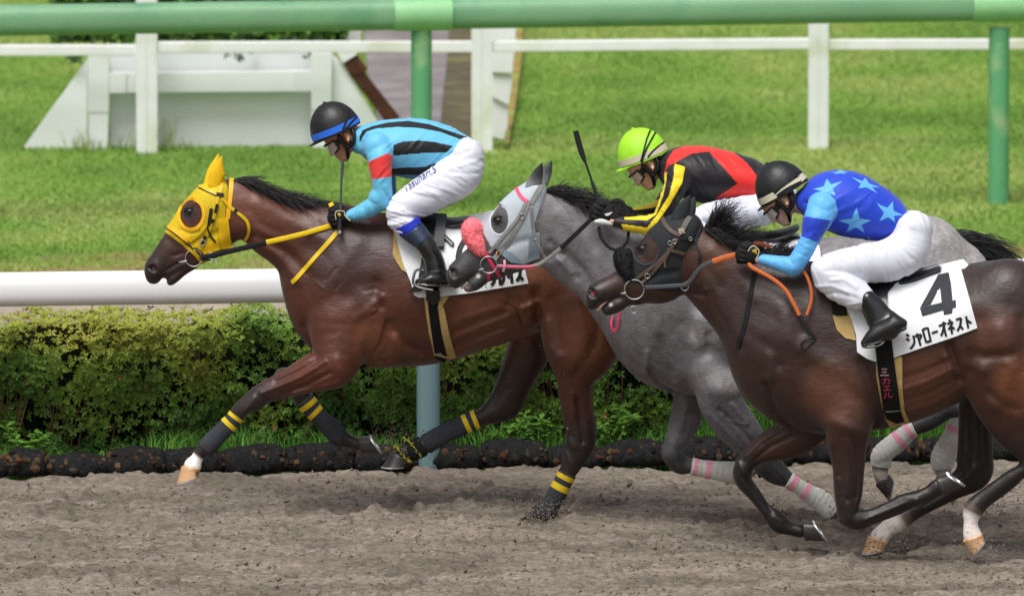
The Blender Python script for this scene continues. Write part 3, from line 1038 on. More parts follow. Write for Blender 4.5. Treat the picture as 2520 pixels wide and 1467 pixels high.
for (u, ub) in ((1037, 0), (2459, 0)):
    p = on_line(u, 70, gb, GYAW)
    V, F = tube([(p[0], p[1], -.35), (p[0], p[1], .4), (p[0], p[1], p[2])], 25.5 / sg, 22)
    obj('post', make_mesh('green_post', V, F, greenp_m), gf)
    # saddle bracket: a bent plate hugging the rail
    vc = 51.5 - 0.0152 * u
    c = on_line(u, vc, gb, GYAW)
    hw = 71 / sg
    R = 37.5 / sg * 1.07
    V = []
    na = 16
    ang = np.linspace(RAD(58), RAD(-62), na)
    Tx = np.array([math.cos(GYAW), math.sin(GYAW), 0]); Ty = np.array([-math.sin(GYAW), math.cos(GYAW), 0])
    for rr in (R, R * 1.10):
        for s_ in (-1, -.5, 0, .5, 1):
            for an in ang:
                bulge = 1 + .05 * (1 - s_ * s_) * (1 if rr > R else 0)
                V.append(c + Tx * hw * s_ - Ty * math.cos(an) * rr * 1.05 * bulge + np.array([0, 0, math.sin(an) * rr]))
    F = []
    for l in (0, 1):
        for i in range(4):
            for j in range(na - 1):
                o_ = l * 5 * na
                qd = (o_ + i * na + j, o_ + (i + 1) * na + j, o_ + (i + 1) * na + j + 1, o_ + i * na + j + 1)
                F.append(qd if l else qd[::-1])
    o_ = 5 * na
    for i in range(4):
        F.append((i * na, (i + 1) * na, o_ + (i + 1) * na, o_ + i * na)); F.append((i * na + na - 1, o_ + i * na + na - 1, o_ + (i + 1) * na + na - 1, (i + 1) * na + na - 1))
    for j in range(na - 1):
        F.append((j, o_ + j, o_ + j + 1, j + 1)); F.append((4 * na + j, 4 * na + j + 1, o_ + 4 * na + j + 1, o_ + 4 * na + j))
    obj('bracket', make_mesh('rail_bracket', V, F, mat('bracket_paint', lin('8fc78f'), .4, .5, var=.08, vscale=9, coat=.1)), gf)

# ---- old white post-and-rail fence
oldw_m = mat('old_white_paint', lin('eeefee'), .6, .35, var=.06, vscale=5, col2=lin('d5d7ba'), mask=(1.6, .5, .68), bump=.15, bscale=40)
oldp_m = mat('old_post_paint', lin('e9ebea'), .6, .35, var=.06, vscale=5, col2=lin('ccd2b0'), mask=(2.2, .5, .66), bump=.15, bscale=40)
ob = on_ground(362, 374, -.09)
OYAW = RAD(3.6)
of = thing('wooden_fence', (ob[0], ob[1], -.1), 'old white wooden post and rail fence behind the green rail', 'fence')
so = F_PX / np.linalg.norm(ob - CAM)
for (u0, v0, u1, v1, th) in ((-2600, 130, 336, 124, 27), (387, 117, 1160, 115.5, 28), (1212, 115, 1990, 108, 27), (2039, 110.5, 5000, 104, 26)):
    for (ua, va, ub_, vb_) in ((u0, v0, u1, v1),):
        A = on_line(ua, va, ob, OYAW); Bq = on_line(ub_, vb_, ob, OYAW)
        n = 12
        V, F = rail_tube(A, Bq, .028, th / 2 / so, n=2, seg=16, sup=9)
        obj('rail', make_mesh('old_fence_rail', V, F, oldw_m, smooth=False), of)
for (uc, wpx, top) in ((361, 26, -30), (1186, 26, -20), (2014, 25, 30)):
    p = on_line(uc, 115, ob, OYAW)
    topz = on_line(uc, top, ob, OYAW)[2]
    for k, s_ in enumerate((-1, 1)):
        V, F = box((p[0] + s_ * wpx / 2 / so * 1.0, p[1] + .004 * k, (topz - .4) / 2), (wpx / so * .985, .09, topz + .4 - .0 * k))
        obj('post', make_mesh('old_fence_post', V, F, oldp_m, smooth=False), of)

# ---- the white jump (obstacle) behind the old fence
jw = mat('jump_white', lin('f0f2f4'), .55, .35, var=.03, vscale=4, col2=lin('dfe1d2'), mask=(1.3, .52, .7))
jg = mat('jump_panel_grey', lin('e2e5e8'), .6, .3, var=.04, vscale=3)
jb = mat('jump_brown', lin('4a2a1f'), .75, .3, var=.35, vscale=9, bump=.3, bscale=30, col2=lin('6b4630'), mask=(4, .55, .72))
jp = ob + np.array([0, .22, 0])
jump = thing('jump_obstacle', (jp[0], jp[1], -.1), 'white panelled steeplechase jump with a clipped green brush top', 'obstacle')
def plate(name, poly, dy, th, m, parent, rows=None):
    """flat board with the seen outline, standing at depth dy"""
    p0 = jp + np.array([0, dy, 0])
    A = on_line(np.array([p[0] for p in poly]), np.array([p[1] for p in poly]), p0, OYAW)
    nv = len(poly)
    Bk = A + np.array([-math.sin(OYAW), math.cos(OYAW), 0]) * th
    F = [tuple(range(nv))[::-1], tuple(range(nv, 2 * nv))] + [(i, (i + 1) % nv, nv + (i + 1) % nv, nv + i) for i in range(nv)]
    ar = sum(poly[i][0] * poly[(i + 1) % nv][1] - poly[(i + 1) % nv][0] * poly[i][1] for i in range(nv))
    if ar < 0:
        F = [f[::-1] for f in F]
    return obj(name, make_mesh(name, np.concatenate([A, Bk]), F, m, smooth=False), parent)
pp = lambda *pts: [q('P', *p) for p in pts]
qq = lambda *pts: [q('Q', *p) for p in pts]
plate('wing_panel', pp((612, 425), (170, 1035), (235, 1100), (612, 1095)), .10, .05, jw, jump)
plate('upper_panel', pp((770, 360), (2178, 355), (2178, 506), (770, 512)), .14, .04, jg, jump)
plate('lower_panel', pp((770, 640), (2178, 635), (2178, 1085), (770, 1095)), .13, .04, jg, jump)
plate('post', pp((616, 395), (765, 393), (762, 786), (620, 790)), 0, .08, jw, jump)
plate('post', pp((624, 791), (758, 787), (756, 1105), (622, 1105)), .006, .08, jw, jump)
plate('post', pp((2182, 380), (2326, 378), (2322, 770), (2182, 770)), 0, .08, jw, jump)
plate('post', pp((2184, 771), (2320, 771), (2318, 1090), (2184, 1090)), .006, .08, jw, jump)
plate('beam', pp((766, 515), (884, 512), (884, 652), (766, 655)), .004, .07, jw, jump)
plate('beam', pp((885, 515), (2050, 503), (2050, 642), (885, 650)), .02, .07, jw, jump)
plate('beam', pp((2051, 500), (2181, 497), (2181, 640), (2051, 643)), .004, .07, jw, jump)
plate('wing_panel', pp((2328, 385), (2400, 440), (2790, 1090), (2328, 1090)), .10, .05, jw, jump)
plate('wing_cap', qq((245, 445), (330, 400), (400, 448), (285, 520)), .06, .05, jw, jump)
plate('wing_board', qq((287, 522), (402, 452), (485, 562), (465, 600), (350, 625)), .07, .08, jb, jump)
plate('wing_board', qq((352, 628), (466, 602), (752, 965), (640, 1010)), .075, .08, jb, jump)
plate('wing_panel', qq((262, 100), (440, 100), (430, 345), (262, 345)), .9, .06, jw, jump)
# bolt heads
parts = []
for (x, y) in ((640, 495), (685, 460), (730, 495), (640, 690), (685, 720), (730, 690), (640, 760), (735, 760), (785, 545), (820, 590), (862, 545), (785, 630), (862, 630), (2205, 480), (2250, 445), (2295, 480), (2205, 700), (2250, 670), (2295, 700), (2080, 530), (2120, 580), (2080, 620)):
    u, v = q('P', x, y)
    p = on_line(u, v, jp, OYAW)
    V, F = tube([p + np.array([0, -.008, 0]), p + np.array([0, .01, 0])], .012, 8)
    parts.append((V, F))
V, F = merge(parts)
tag(obj('bolt_heads', make_mesh('bolt_heads', V, F, jw), jump), kind='stuff')
# brush on top of the jump
g = np.random.default_rng(23)
n = 3600
u = g.uniform(q('P', 375, 0)[0], q('P', 2420, 0)[0], n); v = g.uniform(-90, 104, n)
edge = (v > 92) & (g.random(n) < .6)
P = on_line(u, v, jp + np.array([0, .28, 0]), OYAW) + np.stack([np.zeros(n), g.uniform(-.02, .25, n), np.zeros(n)], 1)
cl = np.array(lin('2f4f1c')) + (np.array(lin('5e8a2c')) - np.array(lin('2f4f1c'))) * g.random((n, 1)) ** 2
ex = np.array([q('P', *p) for p in ((500, 400), (520, 420), (545, 430), (530, 400), (1590, 385), (1660, 400), (1680, 405), (1690, 415), (1770, 380), (2160, 400))])
Pe = on_line(ex[:, 0], ex[:, 1], jp + np.array([0, .05, 0]), OYAW)
P = np.concatenate([P, Pe]); cl = np.concatenate([cl, np.tile(lin('2f4f1c'), (len(Pe), 1))])
V, F, C = leaf_cloud(P, np.tile((0, -1.0, .6), (len(P), 1)) + g.normal(0, .4, (len(P), 3)), .05, cl, 24)
tag(obj('brush', make_mesh('jump_brush', V, F, leaf_m, smooth=False, col=C), jump), kind='stuff')
a, b = on_line(q('P', 385, 0)[0], -90, jp + np.array([0, .5, 0]), OYAW), on_line(q('P', 2400, 0)[0], 95, jp + np.array([0, .5, 0]), OYAW)
V, F = box(((a[0] + b[0]) / 2, jp[1] + .55, (a[2] + b[2]) / 2), (b[0] - a[0], .3, a[2] - b[2]))
obj('brush_core', make_mesh('brush_core', V, F, MATS['hedge_inner'], smooth=False), jump)

# ---- leaning white boards right of the jump
wb = thing('edge_board', on_ground(1240, 345, -.09), 'leaning stack of white edge boards beside the dark strip', 'board')
for i, pl in enumerate((((1500, 60), (1705, 60), (1695, 330), (1668, 600), (1505, 590)), ((1504, 585), (1640, 592), (1672, 640), (1640, 862), (1506, 790)), ((1505, 786), (1600, 800), (1640, 865), (1622, 1160), (1505, 1118)))):
    plate('board', qq(*pl), .35 + .03 * i, .04, mat('edge_board_white', lin('f2f3f3'), .5, .4, var=.03, vscale=4), wb)

# ---- surfaced run-off and dark strip laid on the ground behind the fence
def ground_patch(name, pts, z, m):
    A = np.array([on_ground(p[0], p[1], z) for p in pts])
    return tag(obj(name, make_mesh(name, A, [tuple(range(len(pts)))[::-1]], m, smooth=False)), kind='structure')
run_m = mat('runoff_rubber', lin('7f7778'), .85, .25, var=.16, vscale=6, bump=.5, bscale=90, col2=lin('928a8c'), mask=(2.2, .45, .62))
ground_patch('runoff_path', qq((420, -260), (1230, -260), (1180, 250), (1130, 560), (1100, 800), (1080, 1130), (600, 1130), (480, 560)), -.030, run_m)
strip_m = mat('dark_strip', lin('5d5543'), .9, .2, var=.3, vscale=5, bump=.5, bscale=50, col2=lin('75744a'), mask=(2, .52, .68))
ground_patch('dark_strip', qq((1182, -260), (1390, -260), (1345, 850), (1330, 1140), (1082, 1140), (1102, 800), (1132, 560)), -.026, strip_m)
worn2 = mat('worn_edge', lin('9a7d52'), .95, .1, var=.3, vscale=5, bump=.5, bscale=50, col2=lin('8a9a48'), mask=(2.5, .45, .6))
ground_patch('worn_edge', qq((1690, -200), (1775, -200), (1745, 500), (1690, 900), (1640, 1170), (1605, 1170), (1660, 600)), -.034, worn2)

# weeds at the foot of the jump
g = np.random.default_rng(29)
PB, HB = [], []
for (x, y, k, h) in ((590, 1090, 26, .16), (930, 1085, 30, .16), (1130, 1075, 34, .26), (500, 1085, 10, .14), (700, 1090, 12, .08), (1300, 1080, 10, .07)):
    u, v = q('P', x, y)
    p = on_line(u, v, jp + np.array([0, -.08, 0]), OYAW)
    PB.append(np.stack([p[0] + g.normal(0, .05, k), p[1] + g.normal(0, .04, k), -.1 * np.ones(k)], 1)); HB.append(h * g.uniform(.5, 1.2, k) + .03)
PB = np.concatenate(PB); HB = np.concatenate(HB)
cl = np.array(lin('587a35')) + (np.array(lin('9aa860')) - np.array(lin('587a35'))) * g.random((len(PB), 1))
V, F, C = blades(PB, HB, .0035 * np.ones(len(PB)), 1.0, cl, 30)
tag(obj('jump_weeds', make_mesh('jump_weeds', V, F, grass_m, smooth=False, col=C)), 'tufts of long grass at the foot of the jump', 'grass', kind='stuff')
# ================================================================== horse kit
R1, R2, R3 = Rig(0.0), Rig(-0.68), Rig(-1.72)

def cols_at(*stops):
    return [(t, lin(c) if isinstance(c, str) else c) for t, c in stops]

steel_m = mat('steel', lin('c9cbcc'), .28, .5, metal=1.0, var=.1, vscale=40)
shoe_m = mat('horseshoe_alloy', lin('d4d6d8'), .4, .5, metal=.8, var=.1, vscale=60)
eye_m = mat('horse_eye', lin('15100d'), .08, .6, coat=.6)
lid_m = mat('eyelid', lin('201b1a'), .5, .5)

def coat_mat(name, speckle=None, rough=.46, coatw=.06, fscale=1.0):
    """short hair coat: mottling, lie of the hair as fine streaks, skin tension as soft relief"""
    m = mat(name, attr=True, rough=rough, spec=.5, sheen=.10, coat=coatw)
    nt = m.node_tree; N = nt.nodes; L = nt.links
    b = N['Principled BSDF']
    b.inputs['Coat Roughness'].default_value = .32
    b.inputs['Sheen Roughness'].default_value = .4
    src = b.inputs['Base Color'].links[0].from_socket
    tc = N.new('ShaderNodeTexCoord')
    def noise(scale, detail, rgh, stretch=None):
        n = N.new('ShaderNodeTexNoise'); n.inputs['Scale'].default_value = scale; n.inputs['Detail'].default_value = detail; n.inputs['Roughness'].default_value = rgh
        v = tc.outputs['Object']
        if stretch:
            mp = N.new('ShaderNodeMapping'); mp.inputs['Scale'].default_value = stretch; mp.inputs['Rotation'].default_value = (0, .5, 0)
            L.new(v, mp.inputs['Vector']); v = mp.outputs['Vector']
        L.new(v, n.inputs['Vector'])
        return n.outputs['Fac']
    n1 = noise(15 if speckle else 6, 5, .6); n2 = noise(90 if speckle else 60, 3, .6, (.35, 1, 1.6))
    sp = speckle or .16
    ad = N.new('ShaderNodeMath'); ad.operation = 'ADD'
    L.new(n1, ad.inputs[0]); L.new(n2, ad.inputs[1])
    mr = N.new('ShaderNodeMapRange'); mr.inputs['From Min'].default_value = .78; mr.inputs['From Max'].default_value = 1.22
    mr.inputs['To Min'].default_value = 1 - sp; mr.inputs['To Max'].default_value = 1 + sp
    L.new(ad.outputs[0], mr.inputs['Value'])
    sc = N.new('ShaderNodeVectorMath'); sc.operation = 'SCALE'
    L.new(src, sc.inputs[0]); L.new(mr.outputs['Result'], sc.inputs['Scale'])
    L.new(sc.outputs['Vector'], b.inputs['Base Color'])
    n3 = noise(9, 4, .5); n4 = noise(70, 3, .6, (.3, 1, 1.7))
    bp = N.new('ShaderNodeBump'); bp.inputs['Strength'].default_value = .45; bp.inputs['Distance'].default_value = .022
    L.new(n3, bp.inputs['Height'])
    b2 = N.new('ShaderNodeBump'); b2.inputs['Strength'].default_value = .45; b2.inputs['Distance'].default_value = .004
    L.new(n4, b2.inputs['Height']); L.new(bp.outputs['Normal'], b2.inputs['Normal'])
    L.new(b2.outputs['Normal'], b.inputs['Normal'])
    return m

def build_body(name, prims, rig, m, parent, h=3.4, smooth=1, extra=None, soft=5.0, paint=None):
    f = Field(prims, h, extra=extra)
    V, Q = f.mesh(smooth)
    C = f.colours(V, soft)
    if paint is not None:
        C = paint(V, C, f)
    W = rig.world(V)
    o = obj(name, make_mesh(name, W, Q, m, col=C), parent)
    return o

def hoof(parent, rig, cor, sole, w, m, shoe=True, b=(.80, .92), label=None):
    """cor = (front u,v, heel u,v); sole = (toe u,v, heel u,v)"""
    cf, ch = np.array(cor[:2]), np.array(cor[2:]); sf, sh = np.array(sole[:2]), np.array(sole[2:])
    n, rings = 26, 6
    rows = []
    an = np.linspace(0, 2 * np.pi, n, endpoint=False)
    for i in range(rings):
        t = (0, .10, .32, .55, .78, 1.0)[i]
        f = cf + (sf - cf) * t; hl = ch + (sh - ch) * t
        c = (f + hl) / 2; d = (f - hl) / 2
        lat = np.hypot(*d) * (b[0] + (b[1] - b[0]) * t)
        sw = (.90, 1.03, 1.0, 1.0, 1.0, 1.0)[i]
        # blunt heel, round toe
        ca = np.cos(an); sa = np.sin(an)
        prof = np.where(ca < -.55, -.55 - (np.abs(ca) - .55) * .6, ca)
        pu = c[0] + d[0] * prof * sw; pv = c[1] + d[1] * prof * sw; pw = w + lat * sa * sw
        rows.append(np.stack([pu, pv + kk(pv) * w, pw], 1))
    V = np.concatenate(rows)
    F = [(i * n + j, i * n + (j + 1) % n, (i + 1) * n + (j + 1) % n, (i + 1) * n + j) for i in range(rings - 1) for j in range(n)]
    F += [tuple(range(n - 1, -1, -1)), tuple((rings - 1) * n + j for j in range(n))]
    V = rig.world(V)
    ho = obj('hoof', make_mesh('hoof', V, F, m), parent)
    if label: ho['label'] = label
    if shoe:
        ax = (sf + sh) / 2 - (cf + ch) / 2; ax = ax / (np.hypot(*ax) + 1e-9)
        c = (sf + sh) / 2; d = (sf - sh) / 2; lat = np.hypot(*d) * b[1]
        arc = np.linspace(-2.5, 2.5, 24)
        Vs = []
        for (rad, dep) in ((1.04, .2), (1.04, 4.2), (.74, 4.2), (.74, .2)):
            ca, sa = np.cos(arc), np.sin(arc)
            pu = c[0] + d[0] * ca * rad + ax[0] * dep; pv = c[1] + d[1] * ca * rad + ax[1] * dep; pw = w + lat * sa * rad
            Vs.append(np.stack([pu, pv + kk(pv) * w, pw], 1))
        V = rig.world(np.concatenate(Vs)); k = len(arc)
        F = []
        for r_ in range(4):
            r2 = (r_ + 1) % 4
            for j in range(k - 1):
                F.append((r_ * k + j, r_ * k + j + 1, r2 * k + j + 1, r2 * k + j))
        F += [(0, k, 2 * k, 3 * k), (k - 1, 4 * k - 1, 3 * k - 1, 2 * k - 1)]
        sub('horseshoe', make_mesh('horseshoe', V, F, shoe_m), ho)
    return ho

def bandage(parent, rig, limb, t0, t1, m, grow=2.2, tapes=(), tape_m=None, h=2.2, wrinkle=.7, seed=1, name='bandage'):
    """wrapped bandage round a leg between two places along it"""
    Q = limb.Q
    n = len(Q) - 1
    i0, i1 = int(round(t0 * n)), int(round(t1 * n))
    def shell(a, b, g):
        L = Limb.__new__(Limb)
        L.Q = Q[a:b + 1].copy(); L.Q[:, 2:4] += g
        L.k = 2; L.strokes = (); L.cols = None
        m_ = L.Q[:, 2]
        L.lo = np.array([(L.Q[:, 0] - m_).min(), (L.Q[:, 1] - m_).min(), (L.Q[:, 4] - L.Q[:, 3]).min()])
        L.hi = np.array([(L.Q[:, 0] + m_).max(), (L.Q[:, 1] + m_).max(), (L.Q[:, 4] + L.Q[:, 3]).max()])
        return L
    def cut(a, b, soft=0):
        pa, pb = Q[a], Q[b]
        ta = Q[min(a + 1, n)] - Q[max(a - 1, 0)]; tb = Q[min(b + 1, n)] - Q[max(b - 1, 0)]
        ta = ta[:2] / np.hypot(*ta[:2]); tb = tb[:2] / np.hypot(*tb[:2])
        def ex(F, u, v, w):
            da = -((u - pa[0]) * ta[0] + (v - pa[1]) * ta[1]); db = (u - pb[0]) * tb[0] + (v - pb[1]) * tb[1]
            if wrinkle:
                F = skin_only(F, u, v, w, lambda a, b, c: wrinkle * np.sin(((a - pa[0]) * ta[0] + (b - pa[1]) * ta[1]) / 2.1 + 1.5 * vnoise(a / 12, b / 12, c / 12, seed)) * (vnoise(a / 15, b / 15, c / 15, seed + 5) - .2))
            return np.maximum(F, np.maximum(da, db))
        return ex
    L = shell(i0, i1, grow)
    f = Field([L], h, extra=cut(i0, i1))
    V, Qd = f.mesh(1)
    o = obj(name, make_mesh(name, rig.world(V), Qd, m), parent)
    keep = wrinkle
    for (ta_, tb_) in tapes:
        a, b = ta_ * n, tb_ * n
        # resample finely so that narrow tapes stay narrow
        tt = np.linspace(a, b, 6)
        QQ = np.stack([np.interp(tt, np.arange(n + 1), Q[:, c]) for c in range(5)], 1)
        d = QQ[-1, :2] - QQ[0, :2]; Ld = np.hypot(*d); d /= Ld
        nn = np.array([-d[1], d[0]])
        seg = 28
        an = np.linspace(0, 2 * np.pi, seg, endpoint=False)
        rows = []
        for (s_, g_) in ((0, grow - .8), (0, grow + .45), (.5, grow + .6), (1, grow + .45), (1, grow - .8)):
            c = QQ[0] + (QQ[-1] - QQ[0]) * s_
            aa, bb = c[2] + g_, c[3] + g_
            rows.append(np.stack([c[0] + nn[0] * np.cos(an) * aa, c[1] + nn[1] * np.cos(an) * aa, c[4] + bb * np.sin(an)], 1))
        V = rig.world(np.concatenate(rows))
        F = [(i * seg + j, i * seg + (j + 1) % seg, (i + 1) * seg + (j + 1) % seg, (i + 1) * seg + j) for i in range(len(rows) - 1) for j in range(seg)]
        sub('tape', make_mesh('tape', V, F, tape_m), o)
    return o

def horse_eye(parent, rig, u, v, w, r, tree=None):
    if tree is not None:
        P, N = hits([tree], np.array([[u, v]]))
        c = P[0] + np.array([0, r * .30 / rig.S, 0])
    else:
        c = rig.free([(u, v, w)])[0]
    th = np.linspace(0, np.pi, 14); ph = np.linspace(0, 2 * np.pi, 20, endpoint=False)
    TH, PH = np.meshgrid(th, ph, indexing='ij')
    R = r / rig.S
    V = np.stack([c[0] + R * 1.15 * np.sin(TH) * np.cos(PH), c[1] + R * .8 * np.cos(TH), c[2] + R * .95 * np.sin(TH) * np.sin(PH)], -1).reshape(-1, 3)
    I = np.arange(14 * 20).reshape(14, 20)
    F = np.stack([I[:-1], I[1:], np.roll(I, -1, 1)[1:], np.roll(I, -1, 1)[:-1]], -1).reshape(-1, 4)
    e = obj('eye', make_mesh('eye', V, F, eye_m), parent)
    parts = []
    for s_, pts in ((1, 1.0), (-1, 1.0)):
        a = np.linspace(-.2, np.pi + .2, 14)
        P = np.stack([c[0] + R * 1.35 * np.cos(a), np.full(14, c[1] - R * .55) + R * .5 * np.abs(np.cos(a)), c[2] + s_ * R * (.92 if s_ > 0 else .8) * np.sin(a)], 1)
        parts.append(tube(P, R * np.linspace(.26, .26, 14) * (1.25 if s_ > 0 else .9), 6))
    V, F = merge(parts)
    sub('eyelid', make_mesh('eyelid', V, F, lid_m), e)
    return e

def ring(c_uv, r, thick, rig, tree, w=None, tilt=0.0):
    a = np.linspace(0, 2 * np.pi, 30)
    uv = np.stack([c_uv[0] + r * np.cos(a), c_uv[1] + r * np.sin(a)], 1)
    P, N = hits([tree], np.array([c_uv]))
    y = P[0, 1] - 6 / rig.S if not np.isnan(P[0, 1]) else rig.y0 - .1
    P = at_y(uv[:, 0], uv[:, 1], y)
    return tube(P, thick / rig.S, 8, caps=False)

def hood_mesh(rig, prims, poly, holes, grow, h=2.4, extra_prims=()):
    """fabric hood: shell over the head inside an outline with openings"""
    P2 = []
    for p in prims:
        L = Limb.__new__(Limb); L.__dict__.update(p.__dict__); L.Q = p.Q.copy(); L.Q[:, 2:4] += grow
        L.lo = p.lo - grow; L.hi = p.hi + grow
        P2.append(L)
    def ex(F, u, v, w):
        vi = v - kk(v) * 0.0
        d = sdpoly(u[:, :, 0], v[:, :, 0] if v.shape[0] > 1 else np.broadcast_to(v[:, :, 0], (u.shape[0], v.shape[1])), poly)
        for (cx, cy, rx, ry, ang) in holes:
            ca, sa = math.cos(ang), math.sin(ang)
            du, dv = u[:, :, 0] - cx, v[:, :, 0] - cy
            x = du * ca + dv * sa; y = -du * sa + dv * ca
            e = (1 - np.sqrt((x / rx) ** 2 + (y / ry) ** 2)) * min(rx, ry)
            d = np.maximum(d, e)
        return np.maximum(F, d[:, :, None])
    f = Field(P2, h, extra=ex)
    V, Q = f.mesh(1)
    return rig.world(V), Q

def head_shift(poly, w):
    """move a seen outline on the near side of the head onto the work plane"""
    return [(p[0], p[1] + kk(p[1]) * w) for p in poly]
# ================================================================== leading bay horse
BAY, BAYD, BLK, CHEST = '5e3a2c', '4a2d24', '2a2728', '6d4230'
def spots(lst, tone=(1, 1, 1)):
    def f(V, C, fld):
        lum = C.mean(1, keepdims=True)
        k = sstep(.18, .45, lum)
        C = C * (np.array(tone) * (1 - k) + k)
        vi = V[:, 1] - kk(V[:, 1]) * V[:, 2]
        for (c, r, col) in lst:
            m = np.exp(-(((V[:, 0] - c[0]) ** 2 + (vi - c[1]) ** 2) / r ** 2) ** 2)[:, None]
            C = C + (np.array(lin(col)) - C) * m
        return C
    return f
def horse_one():
    rig = R1
    g0 = on_ground(1100, 1270)
    hz = thing('race_horse', (g0[0], 0, 0), 'bright bay racehorse in the lead with yellow hood and black leg wraps', 'horse', 'galloping racehorses')
    cb = cols_at((0, BAY), (1, BAY))
    torso = Limb([(812, 742, 76), (872, 548, 878, 900), (960, 522, 965, 906), (1060, 535, 1060, 897), (1150, 545, 1155, 868), (1250, 540, 1260, 836), (1340, 535, 1340, 806), (1420, 560, 1415, 800), (1470, 610, 1475, 800)],
                 0, [78, 108, 128, 142, 146, 136, 132, 124, 100], 26, cols=cols_at((0, '5c382b'), (.3, '5a372b'), (.55, '6b4130'), (1, '6a3f2d')),
                 strokes=[(qs('C', (480, 1000), (560, 1100), (640, 1180)), 15, -8), (qs('C', (1200, 680), (1080, 800), (940, 900)), 11, 5), (qs('C', (1285, 960), (1240, 1150), (1190, 1320)), 13, -9),
                          (qs('C', (560, 760), (700, 560), (850, 330), (960, 180)), 24, 7), (qs('C', (860, 700), (960, 590), (1130, 580)), 20, -8), (qs('C', (1150, 560), (1130, 680), (1190, 780)), 10, -5),
                          (qs('C', (800, 760), (1000, 760)), 22, 4), (qs('C', (1080, 900), (1030, 1050), (960, 1180)), 24, 7), (qs('C', (640, 900), (760, 1000), (760, 1150)), 20, 6),
                          (qs('C', (1330, 1020), (1420, 1150), (1640, 1230)), 10, -6), (qs('C', (1300, 1100), (1400, 1250), (1600, 1320)), 14, 5),
                          (qs('D', (500, 1080), (760, 960), (960, 900)), 8, 3.6), (qs('D', (470, 1000), (700, 900), (940, 820)), 7, -3.4),
                          (qs('D', (470, 920), (740, 800), (1000, 700)), 8, 3.0), (qs('D', (460, 840), (740, 720), (980, 640)), 8, -2.6), (qs('D', (480, 740), (700, 650), (900, 600)), 9, 2.4),
                          (qs('D', (1170, 610), (1240, 580), (1310, 545)), 9, 10), (qs('D', (1300, 430), (1325, 640), (1345, 820)), 12, -13), (qs('D', (1060, 500), (1140, 540), (1180, 640)), 14, -6),
                          (qs('C', (420, 480), (520, 640), (560, 800)), 14, -6), (qs('C', (600, 1000), (610, 1120)), 12, -7),
                          (qs('C', (1040, 640), (1130, 615), (1210, 650)), 4, -2.5), (qs('C', (1090, 840), (1145, 810)), 3.5, 2.5), (qs('C', (660, 540), (760, 430)), 4, -3.5), (qs('C', (1250, 930), (1185, 1150), (1010, 1420)), 6, -7), (qs('C', (960, 1420), (1150, 1330), (1420, 1300)), 5, -4),
                          (qs('D', (700, 960), (900, 880), (1000, 840)), 4, 2.5), (qs('D', (1000, 560), (1120, 640), (1160, 760)), 5, -4), (qs('D', (430, 1010), (560, 1050), (700, 1010)), 3, 1.8), (qs('C', (560, 560), (640, 620)), 4, 2.5), (qs('C', (760, 620), (790, 570)), 3.5, -3)])
    neck = Limb([q('A', 985, 350, 1020, 985), q('A', 1200, 440, 1190, 985), q('A', 1400, 520, 1330, 1110), q('A', 1650, 590, 1480, 1240), q('A', 1900, 630, 1585, 1370), (858, 515, 733, 716), (925, 530, 745, 780), (985, 570, 800, 850)],
                0, [44, 46, 50, 56, 66, 80, 96, 104], 22, cols=cols_at((0, '66402f'), (.5, '5f3c2f'), (1, '58362b')),
                strokes=[(qs('A', (1060, 930), (1200, 890), (1500, 1020), (1800, 1280)), 13, -7), (qs('A', (1250, 560), (1600, 760), (1900, 900)), 20, 5), (qs('A', (1250, 930), (1420, 1080), (1600, 1300)), 12, 5), (qs('A', (1150, 640), (1250, 760), (1450, 860)), 12, -3.5), (qs('A', (1800, 780), (1950, 900), (2050, 1050)), 16, -4)])
    skull = Limb([q('A', 770, 440, 985, 520), q('A', 615, 500, 1000, 730), q('A', 480, 655, 985, 985), q('A', 388, 795, 810, 1070), q('A', 315, 930, 690, 1165), q('A', 250, 1045, 560, 1235)],
                 0, [42, 52, 48, 38, 31, 28], 10, cols=cols_at((0, BAY), (.45, '5a382b'), (.7, '53362d'), (1, '38302f')),
                 strokes=[(qs('A', (370, 1215), (450, 1165), (540, 1140)), 3.5, -4), (qs('A', (330, 1040), (430, 1080), (520, 1050)), 5, -3), (qs('A', (520, 830), (600, 860), (680, 840)), 5, -3), (qs('A', (560, 980), (700, 900), (860, 850)), 9, -4), (qs('A', (420, 850), (560, 930)), 7, 2.5), (qs('A', (560, 620), (640, 560)), 7, 3)])
    muz = Limb([q('A', 300, 950, 520, 1110), q('A', 230, 1060, 420, 1185), q('A', 165, 1160, 350, 1275), q('A', 180, 1240, 300, 1335)], 0, [28, 27, 30, 24], 4,
               cols=cols_at((0, '4a342d'), (.35, '2f2b2b'), (1, '2b2929')),
               strokes=[(qs('A', (205, 1170), (250, 1165), (280, 1200), (255, 1240), (215, 1225)), 4.0, 2.4), (qs('A', (235, 1195), (245, 1205)), 7.5, -12)])
    jaw = Limb([q('A', 640, 1120, 62), q('A', 530, 1215, 55), q('A', 430, 1300, 56), q('A', 400, 1340, 36)], 0, [26, 22, 22, 18], 3, cols=cols_at((0, '4a342d'), (.4, '3c2f2b'), (.7, '2b2828'), (1, '3a3230')))
